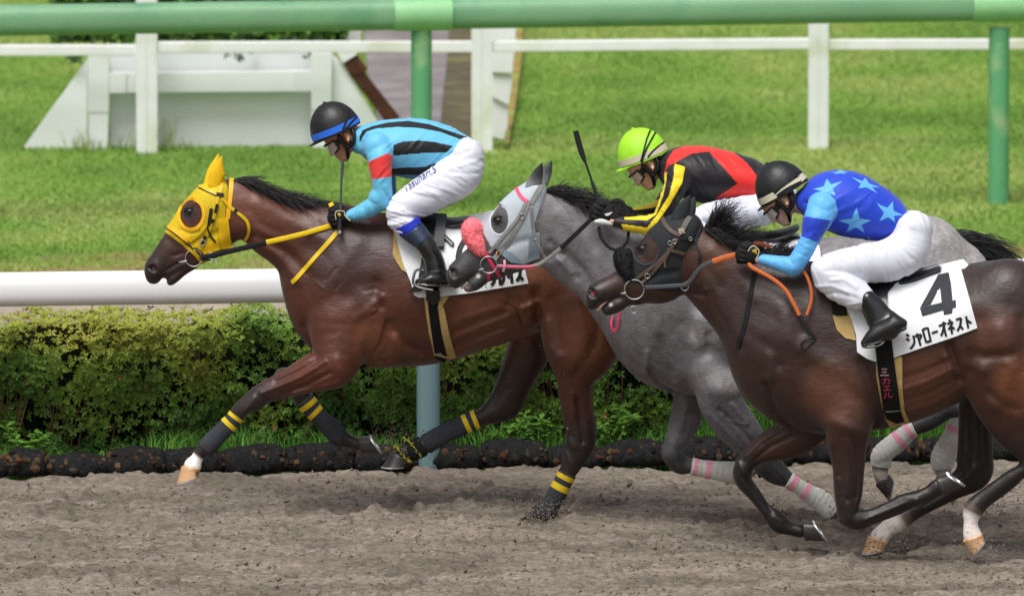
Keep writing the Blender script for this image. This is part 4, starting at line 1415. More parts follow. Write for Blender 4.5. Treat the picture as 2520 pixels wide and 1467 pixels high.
    # legs
    nf = Limb([(838, 790, 78), q('E', 1330, 20, 1640, 250), q('E', 1200, 95, 1420, 320), q('E', 1080, 175, 1260, 360), q('E', 960, 245, 1090, 410), q('E', 850, 300, 960, 455), q('E', 750, 385, 850, 530),
               q('E', 675, 455, 745, 575), q('E', 620, 540, 712, 612), q('E', 545, 615, 655, 685), q('E', 465, 695, 580, 762), q('E', 385, 770, 505, 850), q('E', 330, 850, 430, 900), q('E', 285, 920, 395, 955), q('E', 246, 958, 398, 978)],
              [-62, -82, -80, -74, -70, -68, -68, -68, -68, -68, -68, -68, -68, -68, -68], [60, 52, 42, 36, 29, 25, 25, 19, 15, 14, 15, 19, 14, 16, 20], 16,
              cols=cols_at((0, '5e3a2c'), (.19, '66402f'), (.28, '54362b'), (.37, '322b2a'), (.46, BLK), (.865, BLK), (.89, 'fbf8f5'), (1, 'fbf8f5')),
              strokes=[(qs('E', (1400, 70), (1200, 200), (1000, 290), (880, 340)), 6, 4.5), (qs('E', (1440, 160), (1250, 265), (1050, 345)), 6, -5.5), (qs('E', (1330, 70), (1150, 180), (1000, 250)), 5, -4), (qs('E', (760, 470), (720, 520)), 6, 3.5), (qs('E', (820, 380), (790, 450)), 6, 3),
                       (qs('E', (1520, 240), (1320, 305), (1150, 345)), 7, 4), (qs('E', (1500, 60), (1550, 180)), 16, 6), (qs('E', (860, 460), (780, 520)), 4, -3)])
    ff = Limb([q('E', 1060, 260, 90), q('E', 1080, 340, 1250, 325), q('E', 1130, 430, 1290, 395), q('E', 1225, 545, 1340, 470), q('E', 1300, 610, 1410, 548), q('E', 1380, 705, 1515, 632), q('E', 1445, 775, 1570, 685), q('E', 1545, 812, 1612, 720), q('E', 1650, 845, 1665, 750)],
              [50, 56, 60, 62, 64, 64, 64, 64, 64], [36, 26, 24, 17, 15, 16, 18, 14, 15], 12, cols=cols_at((0, BAYD), (.2, BLK), (1, BLK)))
    nh = Limb([(1380, 640, 100), (1335, 700, 1548, 705), (1330, 775, 1552, 790), (1340, 843, 1522, 860), (1362, 905, 1477, 905), (1371, 955, 1462, 955), (1380, 1010, 1462, 1005), (1390, 1060, 1470, 1062), (1389, 1095, 1463, 1095), (1379, 1140, 1434, 1142),
               q('F', 1328, 1078, 1438, 1128), q('F', 1250, 1230, 1368, 1270), q('F', 1200, 1310, 1325, 1340), q('F', 1125, 1385, 1295, 1395), q('F', 1090, 1430, 1230, 1450)],
              [-55, -72, -80, -84, -84, -82, -80, -78, -78, -78, -78, -78, -78, -78, -78], [80, 78, 74, 66, 48, 36, 31, 28, 25, 20, 17, 16, 18, 22, 20], 22,
              cols=cols_at((0, '66402d'), (.2, '5a382b'), (.3, '5e3b2c'), (.42, '4f3228'), (.5, '33292a'), (.56, BLK), (1, BLK)),
              strokes=[(qs('D', (1480, 500), (1500, 760), (1570, 1000)), 14, -7), (qs('D', (1700, 500), (1800, 860), (1720, 1180)), 26, 8), (qs('D', (1950, 700), (1900, 1000), (1700, 1300)), 12, -6), (qs('D', (1400, 760), (1420, 960), (1500, 1100)), 16, 6), (qs('F', (1465, 520), (1485, 680), (1500, 820)), 7, -6), (qs('F', (1420, 480), (1430, 650)), 9, 4), (qs('F', (1545, 480), (1555, 650)), 6, 3), (qs('F', (1410, 820), (1430, 860)), 8, 4), (qs('F', (1380, 900), (1420, 1000)), 5, 2.5), (qs('F', (1330, 540), (1400, 560)), 3, 1.5)])
    fh = Limb([(1345, 740, 75), q('F', 1000, 60, 1260, 100), q('F', 960, 185, 1270, 240), q('F', 915, 340, 1190, 370), q('F', 870, 470, 1125, 490), q('F', 820, 575, 1060, 610), q('F', 745, 635, 850, 720), q('F', 690, 655, 740, 772), q('F', 605, 695, 662, 808), q('F', 455, 762, 512, 876), q('F', 345, 822, 412, 940), q('F', 270, 858, 345, 970), q('F', 185, 895, 270, 990)],
              [60, 74, 76, 74, 72, 70, 70, 70, 70, 70, 70, 70, 70], [60, 56, 46, 36, 30, 26, 22, 17, 15, 15, 20, 15, 17], 18, cols=cols_at((0, BAYD), (.25, '3a2822'), (.4, '2c2524'), (1, BLK)),
              strokes=[(qs('F', (960, 500), (900, 560), (860, 620)), 7, -3)])
    def ear(tip, base, w, wt, ratio=.45):
        return Limb([base, ((base[0] * .55 + tip[0] * .45), (base[1] * .55 + tip[1] * .45), base[2] * .95), (tip[0], tip[1], 2.2)], [w, (w * .55 + wt * .45), wt], [base[2] * ratio, base[2] * ratio, 2], 6, cols=cb)
    ears = [ear(q('A', 890, 150), q('A', 820, 410, 66), -30, -34), ear(q('A', 855, 130), q('A', 775, 395, 60), 30, 34)]
    prims = [torso, neck, skull, muz, jaw, nf, ff, nh, fh]
    body = build_body('body', prims, rig, coat_mat('bay_coat'), hz, h=2.5, smooth=1, paint=spots([(q('A', 235, 1195), 11, '181213'), (q('A', 243, 1200), 5, '6a2428'), (q('A', 360, 1345), 6, '6a5048'), (q('A', 585, 690), 20, '2e2220'), (q('C', 1150, 1180), 60, '7a4a32'), (q('D', 900, 800), 95, '6e432f'), (q('D', 1850, 950), 75, '7d4a30'), (q('D', 1300, 330), 70, '7a4a31'), (q('C', 900, 350), 110, '3c2621'), (q('A', 1150, 650), 60, '6a3f2e')], (.78, .56, .44)))
    tree = bvh_of(body)

    # hood
    hood_m = mat('yellow_hood_mesh', lin('d9bc1e'), .6, .3, var=.05, vscale=20)
    # perforated net: fine dark pores
    nt = hood_m.node_tree; N = nt.nodes; L = nt.links
    b = N['Principled BSDF']; old = b.inputs['Base Color'].links[0].from_socket
    vo = N.new('ShaderNodeTexVoronoi'); vo.inputs['Scale'].default_value = 125
    tc = N.new('ShaderNodeTexCoord'); L.new(tc.outputs['Object'], vo.inputs['Vector'])
    rp = N.new('ShaderNodeValToRGB'); rp.color_ramp.elements[0].position = .18; rp.color_ramp.elements[1].position = .38
    rp.color_ramp.elements[0].color = (.55, .52, .42, 1)
    L.new(vo.outputs['Distance'], rp.inputs['Fac'])
    mx = N.new('ShaderNodeMix'); mx.data_type = 'RGBA'; mx.blend_type = 'MULTIPLY'; mx.inputs['Factor'].default_value = 1
    L.new(old, mx.inputs['A']); L.new(rp.outputs['Color'], mx.inputs['B']); L.new(mx.outputs['Result'], b.inputs['Base Color'])
    ysol_m = mat('yellow_cloth', lin('f2c215'), .55, .35, var=.05, vscale=15, bump=.15, bscale=60)
    yor_m = mat('amber_tape', lin('f5b81c'), .5, .4, var=.04, vscale=20)
    ystr_m = mat('yellow_strap', lin('e2bc16'), .45, .5, var=.08, vscale=25)
    blk_m = mat('black_leather', lin('1b1b1c'), .45, .5, var=.15, vscale=30)
    poly = head_shift([q('A', *p) for p in ((640, 300), (560, 480), (420, 690), (335, 840), (600, 1035), (650, 1020), (720, 1085), (800, 1075), (900, 1035), (1000, 1030), (968, 745), (1012, 330), (930, 240))], -38)
    ec = q('A', 600, 698)
    ecs = (ec[0], ec[1] + kk(ec[1]) * -46)
    hV, hF = hood_mesh(rig, [skull, jaw], poly, [(ecs[0], ecs[1], 28, 35, .12)], 2.6)
    hood = obj('hood', make_mesh('hood', hV, hF, hood_m), hz)
    htree = bvh_raw(hV, hF)
    both = [htree, tree]
    for er in ears:
        V, Q = Field([er], 2.0).mesh(1)
        eV = rig.world(V)
        sub('ear_cover', make_mesh('ear_cover', eV, Q, ysol_m), hood)
        if er is ears[0]: etree = bvh_raw(eV, Q)
    def st(part, name, c, pts, wd, m, trees=None, off=1.0, th=2.2, wd2=None):
        V, F = strap([q(c, *p) for p in pts], wd, trees or both, rig, off, th, width2=wd2)
        return sub(name, make_mesh(name, V, F, m, smooth=False), part)
    a = np.linspace(0, 2 * np.pi, 26)
    V, F = strap([(ec[0] + 31 * math.cos(x) * math.cos(.12) - 38 * math.sin(x) * math.sin(.12), ec[1] + 31 * math.cos(x) * math.sin(.12) + 38 * math.sin(x) * math.cos(.12)) for x in a], 9, [htree, tree], rig, .5, 1.0)
    sub('eye_edging', make_mesh('eye_edging', V, F, yor_m, smooth=False), hood)
    st(hood, 'edging', 'A', ((985, 340), (972, 500), (945, 740)), 11, yor_m)
    st(hood, 'edging', 'A', ((380, 815), (470, 880), (575, 955)), 11, yor_m)
    V, F = drape([q('A', *p) for p in ((855, 745), (950, 738), (983, 1015), (870, 1035))], both, rig, 1.5, 2.0, 6)
    sub('cheek_patch', make_mesh('cheek_patch', V, F, ysol_m), hood)
    V, F = drape([q('A', *p) for p in ((690, 1030), (850, 900), (868, 1035), (720, 1080))], both, rig, 1.2, 1.6, 6)
    sub('cheek_patch', make_mesh('cheek_patch', V, F, ysol_m), hood)
    # bridle
    V, F = strap([q('A', *p) for p in ((905, 305), (893, 400), (868, 510))], 8, [etree, htree, tree], rig, 1.5, 2.4)
    br = obj('bridle', make_mesh('headpiece', V, F, ystr_m, smooth=False), hz)
    st(br, 'browband', 'A', ((640, 412), (740, 462), (845, 508)), 9, ystr_m, off=2)
    st(br, 'browband_edge', 'A', ((640, 428), (740, 478), (840, 522)), 2.5, blk_m, off=2)
    st(br, 'headpiece_loop', 'A', ((835, 508), (905, 518)), 9, blk_m, off=4)
    st(br, 'cheekpiece', 'A', ((850, 530), (830, 640), (800, 760), (745, 900), (685, 1030)), 7.5, ystr_m, off=2.5)
    for p0, p1 in (((845, 600), (825, 680)), ((810, 740), (790, 775)), ((790, 640), (765, 800)), ((735, 900), (700, 990))):
        st(br, 'keeper', 'A', (p0, p1), 8, blk_m, off=4.5)
    st(br, 'strap_end', 'A', ((750, 810), (780, 900), (830, 960)), 4.5, blk_m, off=3)
    st(br, 'throat_lash', 'A', ((885, 545), (960, 622), (1050, 690), (1125, 755), (1150, 830), (1135, 910), (1105, 950)), 7.5, ystr_m, off=2)
    st(br, 'keeper', 'A', ((1010, 655), (1035, 672)), 9, blk_m, off=4)
    st(br, 'noseband', 'A', ((352, 845), (450, 915), (560, 1005), (650, 1085), (695, 1150)), 9, ystr_m, off=2)
    st(br, 'noseband_edge', 'A', ((365, 828), (460, 893), (570, 980), (620, 1025)), 2.5, blk_m, off=2.5)
    st(br, 'chin_strap', 'A', ((690, 1148), (760, 1155), (820, 1145)), 8, ystr_m, off=2)
    st(br, 'nose_strap', 'A', ((590, 960), (660, 900), (735, 820)), 6, ystr_m, off=2)
    V, F = ring(q('A', 622, 1114), 20.5, 1.7, rig, tree)
    sub('bit_ring', make_mesh('bit_ring', V, F, steel_m), br)
    p = rig.free([q('A', 485, 1155) + (-32,), q('A', 530, 1150) + (-36,), q('A', 562, 1140) + (-38,)])
    V, F = tube(p, [.005, .009, .007], 10); sub('bit', make_mesh('bit', V, F, steel_m), br)
    for (x, y, r) in ((705, 968, 7), (978, 628, 7), (790, 1095, 8), (835, 1142, 6)):
        V, F = ring(q('A', x, y), r, 1.1, rig, htree); sub('buckle', make_mesh('buckle', V, F, steel_m), br)
    # reins from bit to hand
    def rein(pts, wd, m, name, part=None, r=rig, flat=.25):
        P = r.free(catmull(np.array(pts, float), 8))
        V, F = tube(P, wd / 2 / r.S, 10, flat=flat)
        return sub(name, make_mesh(name, V, F, m), part or br)
    rubber = mat('black_webbing', lin('1d1d1e'), .8, .3, var=.2, vscale=50, bump=.3, bscale=150)
    rein([q('A', 690, 1110) + (-40,), q('A', 760, 1100) + (-46,), q('A', 1000, 1042) + (-60,), q('A', 1320, 968) + (-74,)], 13.5, rubber, 'rein')
    yr_m = mat('yellow_rein', lin('f0ca1a'), .6, .3, var=.05, vscale=20, bump=.3, bscale=200)
    rein([q('A', 1318, 965) + (-74,), q('A', 1500, 925) + (-76,), q('A', 1700, 875) + (-76,), q('A', 1945, 802) + (-72,)], 12.5, yr_m, 'rein')
    rein([q('A', 1925, 590) + (-52,), q('A', 1950, 640) + (-58,), q('A', 1975, 700) + (-64,)], 12, yr_m, 'rein')
    V, F = strap([q('A', *p) for p in ((1560, 1345), (1590, 1320), (1650, 1255), (1800, 1085), (1900, 970), (1995, 860))], 11, [tree], rig, 1.5, 2.5)
    obj('neck_strap', make_mesh('neck_strap', V, F, ystr_m, smooth=False), hz)
    # eye
    e = q('A', 588, 672)
    horse_eye(hz, rig, e[0], e[1], -48, 10, tree)
    # mane
    g = np.random.default_rng(71)
    crest = catmull(np.array([q('A', *p) for p in ((1000, 345), (1050, 350), (1150, 385), (1300, 450), (1500, 505), (1700, 555), (1900, 590), (2080, 620))]), 10)
    n = 1500
    tt = g.random(n) * (len(crest) - 1); i = tt.astype(int); fr = (tt - i)[:, None]
    uv = crest[i] * (1 - fr) + crest[np.minimum(i + 1, len(crest) - 1)] * fr
    w = g.uniform(-16, 8, n)
    roots = rig.free(np.column_stack([uv[:, 0], uv[:, 1] + 6 + 8 * (w < -8) * g.random(n), w]))
    tn = tt / (len(crest) - 1)
    d = np.column_stack([np.ones(n) * 1.0, np.where(w < -4, -.30, -.05), np.where(tn < .2, .15, -.05) + g.uniform(-.38, .34, n)])
    V, F = hair(roots, d, (.10 + .08 * np.sin(tn * 3.1)), .0030, grav=.38, curl=.5, seg=6, seed=72, jitter=.12)
    hair_m = mat('black_hair', lin('1a1819'), .42, .5, var=.2, vscale=30)
    hm = obj('mane', make_mesh('mane', V, F, hair_m), hz)
    # tail streaming behind
    n = 500
    roots = rig.free(np.column_stack([1478 + g.normal(0, 8, n), 600 + g.normal(0, 10, n), g.normal(0, 10, n)]))
    V, F = hair(roots, np.tile((1, 0, .05), (n, 1)), .55, .004, grav=.55, curl=.4, seg=8, seed=73, jitter=.10)
    obj('tail', make_mesh('tail', V, F, hair_m), hz)
    # hooves
    hd = mat('dark_hoof', lin('3f3c3b'), .4, .5, var=.2, vscale=30, bump=.15, bscale=60, coat=.15)
    hl = mat('pale_hoof', lin('c89e74'), .42, .5, var=.12, vscale=18, col2=lin('5a4a40'), mask=(14, .60, .72), coat=.15)
    hoof(hz, rig, q('E', 232, 968, 405, 985), q('E', 190, 1108, 388, 1050), -68, hl, label='pale hoof below a white coronet')
    hoof(hz, rig, q('E', 1682, 865, 1655, 725), q('E', 1846, 872, 1742, 712), 64, hd)
    hoof(hz, rig, q('F', 148, 922, 272, 1008), q('F', 68, 1036, 240, 1036), 70, hd)
    hoof(hz, rig, q('F', 1110, 1385, 1270, 1420), q('F', 1040, 1460, 1230, 1480), -78, hl)
    # leg wraps
    wrap_m = mat('charcoal_wrap', lin('3b3d42'), .9, .2, var=.12, vscale=30, bump=.3, bscale=120)
    tape_m = mat('yellow_tape', lin('e0c018'), .4, .5, var=.08, vscale=30)
    bandage(hz, rig, nf, 7.55 / 14, 11.4 / 14, wrap_m, 2.4, ((7.75 / 14, 8.12 / 14), (8.55 / 14, 8.92 / 14)), tape_m)
    bandage(hz, rig, ff, 2.2 / 8, 6.3 / 8, wrap_m, 2.2, ((2.45 / 8, 2.8 / 8), (3.2 / 8, 3.6 / 8)), tape_m)
    bandage(hz, rig, nh, 9.8 / 14, 13.2 / 14, wrap_m, 2.4, ((9.95 / 14, 10.2 / 14), (10.42 / 14, 10.68 / 14)), tape_m)
    bandage(hz, rig, fh, 6.3 / 12, 10.1 / 12, wrap_m, 2.2, ((6.55 / 12, 6.95 / 12), (7.35 / 12, 7.75 / 12)), tape_m)
    bandage(hz, rig, fh, 10.25 / 12, 11.5 / 12, mat('black_boot_wrap', lin('1b1b1d'), .8, .3), 3.0, name='pastern_boot')
    # frayed yellow edging of the pastern boot
    fr_m = mat('frayed_yellow', lin('d6d53c'), .8, .2, var=.15, vscale=40)
    for (pts, nn) in (((( 225, 835), (270, 870), (310, 915), (350, 965)), 110), (((160, 890), (200, 935), (240, 980), (275, 1005)), 95)):
        cv = catmull(np.array([q('F', *p) for p in pts]), 12)
        ii = g.integers(0, len(cv), nn)
        roots = rig.free(np.column_stack([cv[ii], 70 + g.uniform(-22, 12, nn)]))
        V, F = hair(roots, np.column_stack([g.normal(-.5, .5, nn), g.normal(-.3, .5, nn), g.normal(.3, .6, nn)]),   .016, .0030, seg=2, seed=nn)
        obj('fleece_trim', make_mesh('fleece_trim', V, F, fr_m), hz)
    return hz, body, tree
H1, H1_body, H1_tree = horse_one()
# ================================================================== grey horse
def leather_tools(rig, trees):
    def st(part, name, c, pts, wd, m, tr=None, off=1.0, th=2.2, wd2=None, direct=None):
        V, F = strap([q(c, *p) for p in pts], wd, tr or trees, rig, off, th, width2=wd2)
        return sub(name, make_mesh(name, V, F, m, smooth=False), part)
    def cord(part, name, pts, wd, m, flat=.3, seg=10):
        P = rig.free(catmull(np.array(pts, float), 8))
        V, F = tube(P, wd / 2 / rig.S, seg, flat=flat)
        return sub(name, make_mesh(name, V, F, m, smooth=False), part)
    return st, cord

def fleece(parent, rig, st, w, b, m, amp=2.2, fur=900, seed=3, name='shadow_roll', len_=.012):
    L = Limb(st, w, b, 6)
    def ex(F, u, v, ww):
        return skin_only(F, u, v, ww, lambda a, b, c: amp * (vnoise(a / 4.2, b / 4.2, c / 4.2, seed) - .5) * 1.6)
    V, Q = Field([L], 2.0, extra=ex).mesh(0)
    W = rig.world(V)
    o = obj(name, make_mesh(name, W, Q, m), parent)
    g = np.random.default_rng(seed)
    i = g.integers(0, len(W), fur)
    c = W.mean(0)
    d = W[i] - c; d /= np.linalg.norm(d, axis=1)[:, None]
    V, F = hair(W[i] - d * .002, d, len_, .0022, seg=2, seed=seed, jitter=.6)
    tag(sub('wool', make_mesh('wool', V, F, m), o), kind='stuff')
    return o

def two_ears(prms, hz, rig, m, cols):
    for (tip, base, w, wt) in prms:
        L = Limb([base, (base[0] * .72 + tip[0] * .28, base[1] * .72 + tip[1] * .28, base[2] * 1.06), (base[0] * .35 + tip[0] * .65, base[1] * .35 + tip[1] * .65, base[2] * .72), (tip[0], tip[1], 1.8)], [w, w, (w + wt) / 2, wt], [base[2] * .55, base[2] * .5, base[2] * .35, 1.8], 4, cols=cols)
        f = Field([L], 1.8)
        V, Q = f.mesh(1)
        obj('ear', make_mesh('ear', rig.world(V), Q, m, col=f.colours(V)), hz)

def horse_two():
    rig = R2
    g0 = on_ground(1800, 1310)
    hz = thing('race_horse', (g0[0], rig.y0, 0), 'steel grey racehorse in the middle with white hood and pink noseband', 'horse', 'galloping racehorses')
    G1, G2, G3, GD, GB = '7f7c7f', '8e8b8d', 'a5a2a2', '5a595c', '38383b'
    torso = Limb([(1630, 835, 96), (1695, 565, 1690, 975), (1800, 562, 1800, 958), (1900, 575, 1900, 935), (2050, 582, 2050, 900), (2200, 565, 2200, 860), (2290, 556, 2290, 830), (2345, 590, 2350, 790)],
                 0, [86, 118, 132, 146, 148, 140, 132, 96], 26, cols=cols_at((0, '6c6a6d'), (.25, G1), (.6, G2), (1, 'b4b0ae')),
                 strokes=[(qs('M', (245, 540), (330, 650), (500, 750)), 7, -9), (qs('M', (230, 400), (235, 560)), 8, 7), (qs('M', (640, 150), (600, 380), (480, 600)), 24, 8), (qs('M', (880, 380), (905, 560), (930, 700)), 12, -11), (qs('M', (760, 300), (800, 480), (780, 650)), 20, 7), (qs('M', (690, 260), (700, 480), (640, 680)), 9, -5), (qs('M', (330, 300), (360, 480), (430, 600)), 14, -6), (qs('M', (640, 720), (800, 700)), 12, 5), (qs('M', (300, 160), (280, 330)), 14, 5)])
    neck = Limb([(1338, 462, 1348, 640), (1390, 478, 1392, 678), (1450, 512, 1440, 724), (1530, 540, 1497, 775), (1620, 552, 1538, 840), (1700, 566, 1590, 905)], 0, [46, 50, 58, 72, 90, 108], 22,
                cols=cols_at((0, '7d7a7c'), (.4, '88858a'), (1, '7a777a')), strokes=[(qs('G', (1080, 880), (1250, 850), (1400, 1000), (1550, 1250)), 12, -8), (qs('G', (1120, 760), (1250, 900), (1350, 1060)), 9, -5), (qs('G', (1200, 500), (1400, 700), (1600, 950)), 20, 5), (qs('G', (1160, 880), (1300, 1020)), 9, 5)])
    skull = Limb([q('G', 880, 290, 1075, 370), q('G', 765, 350, 1050, 560), q('G', 655, 450, 1040, 770), q('G', 565, 575, 1000, 930), q('G', 492, 690, 870, 985), q('G', 420, 790, 740, 1045)], 0, [42, 52, 50, 42, 34, 30], 10,
                 cols=cols_at((0, G1), (.5, '69676a'), (1, '4f4f52')), strokes=[(qs('G', (640, 850), (760, 780), (900, 740)), 9, -4)])
    muz = Limb([q('G', 385, 835, 590, 1000), q('G', 300, 905, 480, 1055), q('G', 220, 1000, 375, 1125), q('G', 240, 1090, 325, 1165)], 0, [29, 28, 31, 24], 4, cols=cols_at((0, '4f4f52'), (.4, '434346'), (1, '2f2f31')),
               strokes=[(qs('G', (235, 985), (275, 1005), (300, 1060), (275, 1095)), 4, 2.2), (qs('G', (262, 1025), (278, 1055)), 7, -11)])
    jaw = Limb([q('G', 650, 1020, 58), q('G', 545, 1070, 58), q('G', 455, 1128, 70), q('G', 398, 1166, 52)], 0, [26, 23, 24, 20], 5, cols=cols_at((0, '48484a'), (.5, '38383a'), (.8, '4a4a4b'), (1, '8a8786')))
    nf = Limb([q('M', 700, 560, 190), q('M', 590, 730, 945, 660), q('M', 625, 830, 960, 800), q('M', 720, 970, 1045, 950), q('M', 860, 1100, 1130, 1075), q('N', 790, 490, 1000, 430), q('N', 870, 620, 1090, 575), q('N', 985, 745, 1175, 660), q('N', 1185, 838, 1252, 742), q('N', 1310, 928, 1388, 828), q('N', 1400, 1000, 1490, 870), q('N', 1500, 1085, 1600, 970), q('N', 1585, 1130, 1660, 1040), q('N', 1690, 1150, 1710, 1030)],
              [-66, -84, -84, -78, -74, -72, -72, -72, -72, -72, -72, -72, -72, -72], [66, 58, 50, 42, 34, 28, 27, 24, 17, 16, 17, 21, 16, 18], 18,
              cols=cols_at((0, G1), (.3, '74727a'), (.42, '68676b'), (.5, GB), (.58, '48484b'), (.64, GD), (.85, GD), (1, '6b5f54')),
              strokes=[(qs('M', (780, 820), (930, 960), (1040, 1090)), 6, -5), (qs('M', (700, 860), (840, 1000), (940, 1120)), 7, 4), (qs('M', (880, 780), (990, 930)), 6, 4), (qs('M', (800, 850), (840, 900), (980, 940)), 3, 2), (qs('N', (960, 680), (1050, 720)), 6, -3), (qs('N', (1080, 620), (1150, 700)), 4, 2.5)])
    ff = Limb([q('M', 540, 700, 110), q('M', 440, 770, 645, 835), q('M', 412, 910, 655, 955), q('M', 388, 1030, 590, 1060), q('M', 362, 1140, 518, 1135), q('M', 352, 1230, 512, 1185), q('M', 440, 1345, 535, 1222), q('M', 568, 1360, 582, 1242), q('M', 700, 1386, 715, 1266), q('M', 890, 1425, 890, 1272), q('M', 985, 1415, 965, 1290), q('M', 1060, 1370, 1030, 1290)],
              [58, 62, 64, 64, 64, 64, 64, 64, 64, 64, 64, 64], [50, 38, 30, 27, 25, 26, 24, 17, 16, 19, 16, 16], 14, cols=cols_at((0, '68666a'), (.3, '77757a'), (.42, '5d5c60'), (.5, '343437'), (.56, GB), (.62, GD), (1, 'b09c90')),
              strokes=[(qs('M', (490, 830), (450, 980), (430, 1100)), 6, -3), (qs('M', (540, 860), (490, 1050)), 5, 2.5)])
    nh = Limb([(2270, 640, 110), (2200, 740, 2390, 740), (2230, 830, 2400, 850), (2320, 890, 2430, 900), (2360, 935, 2440, 985), q('O', 960, 170, 1075, 300), q('O', 870, 215, 955, 325), q('O', 740, 310, 828, 400), q('O', 618, 372, 692, 455), q('O', 530, 430, 608, 540), q('O', 385, 565, 520, 600), q('O', 372, 640, 508, 660), q('O', 375, 710, 492, 712), q('O', 395, 770, 500, 735)],
              [-50, -70, -74, -72, -70, -70, -70, -70, -70, -70, -70, -70, -70, -70], [80, 70, 58, 40, 30, 24, 19, 17, 16, 16, 22, 17, 16, 17], 20, cols=cols_at((0, G3), (.3, G2), (.42, '45454a'), (.55, '3a3a3e'), (.85, '4a4a4c'), (.92, 'c7b9ae'), (1, 'c0aea4')))
    fh = Limb([(2270, 660, 100), (2260, 760, 2400, 770), (2340, 850, 2440, 870), (2380, 905, 2450, 925), q('O', 1075, 60, 1180, 130), q('O', 990, 240, 1090, 290), q('O', 905, 425, 1010, 470), q('O', 815, 590, 985, 610), q('O', 828, 690, 960, 690), q('O', 870, 790, 965, 790)],
              [50, 66, 70, 70, 70, 70, 70, 70, 70, 70], [70, 56, 36, 30, 22, 17, 17, 22, 17, 17], 18, cols=cols_at((0, G2), (.5, GD), (1, 'b8aca4')))
    prims = [torso, neck, skull, muz, jaw, nf, ff, nh, fh]
    m = coat_mat('grey_coat', speckle=.30, rough=.52, coatw=.05)
    body = build_body('body', prims, rig, m, hz, h=2.5, smooth=1, paint=spots([(q('G', 266, 1035), 10, '161415'), (q('G', 275, 1045), 4.5, '5c3034'), (q('G', 350, 1165), 6, 'a08c80'), (q('G', 480, 1070), 6, 'c8c8c8'), (q('G', 665, 585), 17, '38373a'), (q('M', 330, 420), 60, '5c5a5e'), (q('M', 880, 640), 35, 'a09d9c'), (q('M', 700, 120), 40, '98959a'), (q('M', 620, 320), 24, '908d8f'), (q('M', 480, 500), 50, '605e62'), (q('M', 780, 620), 30, '999698'), (q('G', 1300, 900), 60, '69676b')], (.72, .70, .705)))
    tree = bvh_of(body)
    two_ears([(q('G', 1042, 80), q('G', 945, 320, 62), -26, -34), (q('G', 1125, 62), q('G', 1020, 280, 60), 26, 34)], hz, rig, m, cols_at((0, '8a898d'), (.35, '77767a'), (.6, '3c3c40'), (1, '1c1c1e')))
    V, Q = Field([Limb([q('G', 430, 1095, 10), q('G', 375, 1135, 16), q('G', 335, 1175, 14)], 0, [14, 17, 13], 3)], 1.8).mesh(1)
    obj('teeth', make_mesh('teeth', rig.world(V), Q, mat('teeth', lin('cfc4b4'), .5, .4, var=.15, vscale=60)), hz)
    # hood
    hood_m = mat('white_hood', lin('b9c3cb'), .65, .3, var=.06, vscale=12, bump=.25, bscale=30)
    patch_m = mat('hood_patch', lin('8493a0'), .6, .3, var=.06, vscale=15)
    greyl_m = mat('grey_strap', lin('8d8d8a'), .55, .4, var=.12, vscale=30)
    pink_m = mat('pink_strap', lin('f0567e'), .5, .4, var=.06, vscale=30)
    pinkd_m = mat('deep_pink_strap', lin('cf3558'), .45, .4, var=.08, vscale=30)
    poly = head_shift([q('G', *p) for p in ((900, 225), (800, 270), (620, 440), (480, 640), (495, 668), (590, 825), (650, 850), (700, 905), (765, 960), (880, 985), (1028, 925), (1032, 700), (1085, 262), (1035, 230))], -40)
    ec = q('G', 668, 585); ecs = (ec[0], ec[1] + kk(ec[1]) * -48)
    hV, hF = hood_mesh(rig, [skull, jaw], poly, [(ecs[0], ecs[1], 21.5, 34, .08)], 2.4)
    hood = obj('hood', make_mesh('hood', hV, hF, hood_m), hz)
    ht = bvh_raw(hV, hF); both = [ht, tree]
    st, cord = leather_tools(rig, both)
    a = np.linspace(0, 2 * np.pi, 26)
    V, F = strap([(ec[0] + 23.5 * math.cos(x) - 2 * math.sin(x), ec[1] + 36 * math.sin(x)) for x in a], 3.5, both, rig, .3, .8)
    sub('eye_edging', make_mesh('eye_edging', V, F, mat('hood_edging', lin('c9d2d8'), .6, .3), smooth=False), hood)
    V, F = drape([q('G', *p) for p in ((930, 695), (1020, 690), (1022, 915), (915, 950))], both, rig, 1.2, 1.5, 6); sub('hood_patch', make_mesh('hood_patch', V, F, patch_m), hood)
    V, F = drape([q('G', *p) for p in ((715, 835), (780, 870), (880, 965), (770, 955), (690, 890))], both, rig, 1.2, 1.5, 6); sub('hood_patch', make_mesh('hood_patch', V, F, patch_m), hood)
    # bridle
    V, F = strap([q('G', *p) for p in ((1045, 262), (990, 350), (940, 440))], 12, both, rig, 1.5, 2.4)
    br = obj('bridle', make_mesh('headpiece', V, F, greyl_m, smooth=False), hz)
    st(br, 'browband', 'G', ((810, 285), (835, 345), (870, 390), (915, 420)), 8.5, pink_m, off=2)
    st(br, 'cheekpiece', 'G', ((920, 430), (870, 560), (790, 700), (740, 780)), 10, greyl_m, off=2)
    st(br, 'cheekpiece', 'G', ((900, 430), (820, 580), (700, 720), (575, 870)), 8, greyl_m, off=3.5)
    st(br, 'cheek_end', 'G', ((740, 770), (690, 840), (625, 920)), 12, greyl_m, off=3)
    st(br, 'throat_lash', 'G', ((945, 470), (955, 600), (985, 740), (1040, 860), (1075, 920)), 8, greyl_m, off=2)
    st(br, 'nose_strap', 'G', ((540, 855), (590, 950), (640, 1030), (680, 1095)), 8.5, pinkd_m, off=2)
    st(br, 'chin_strap', 'G', ((575, 1035), (570, 1090), (568, 1150)), 7.5, pinkd_m, off=2)
    st(br, 'number_tag', 'G', ((640, 862), (672, 876)), 9, mat('tag_black', lin('252422'), .5, .4), off=5)
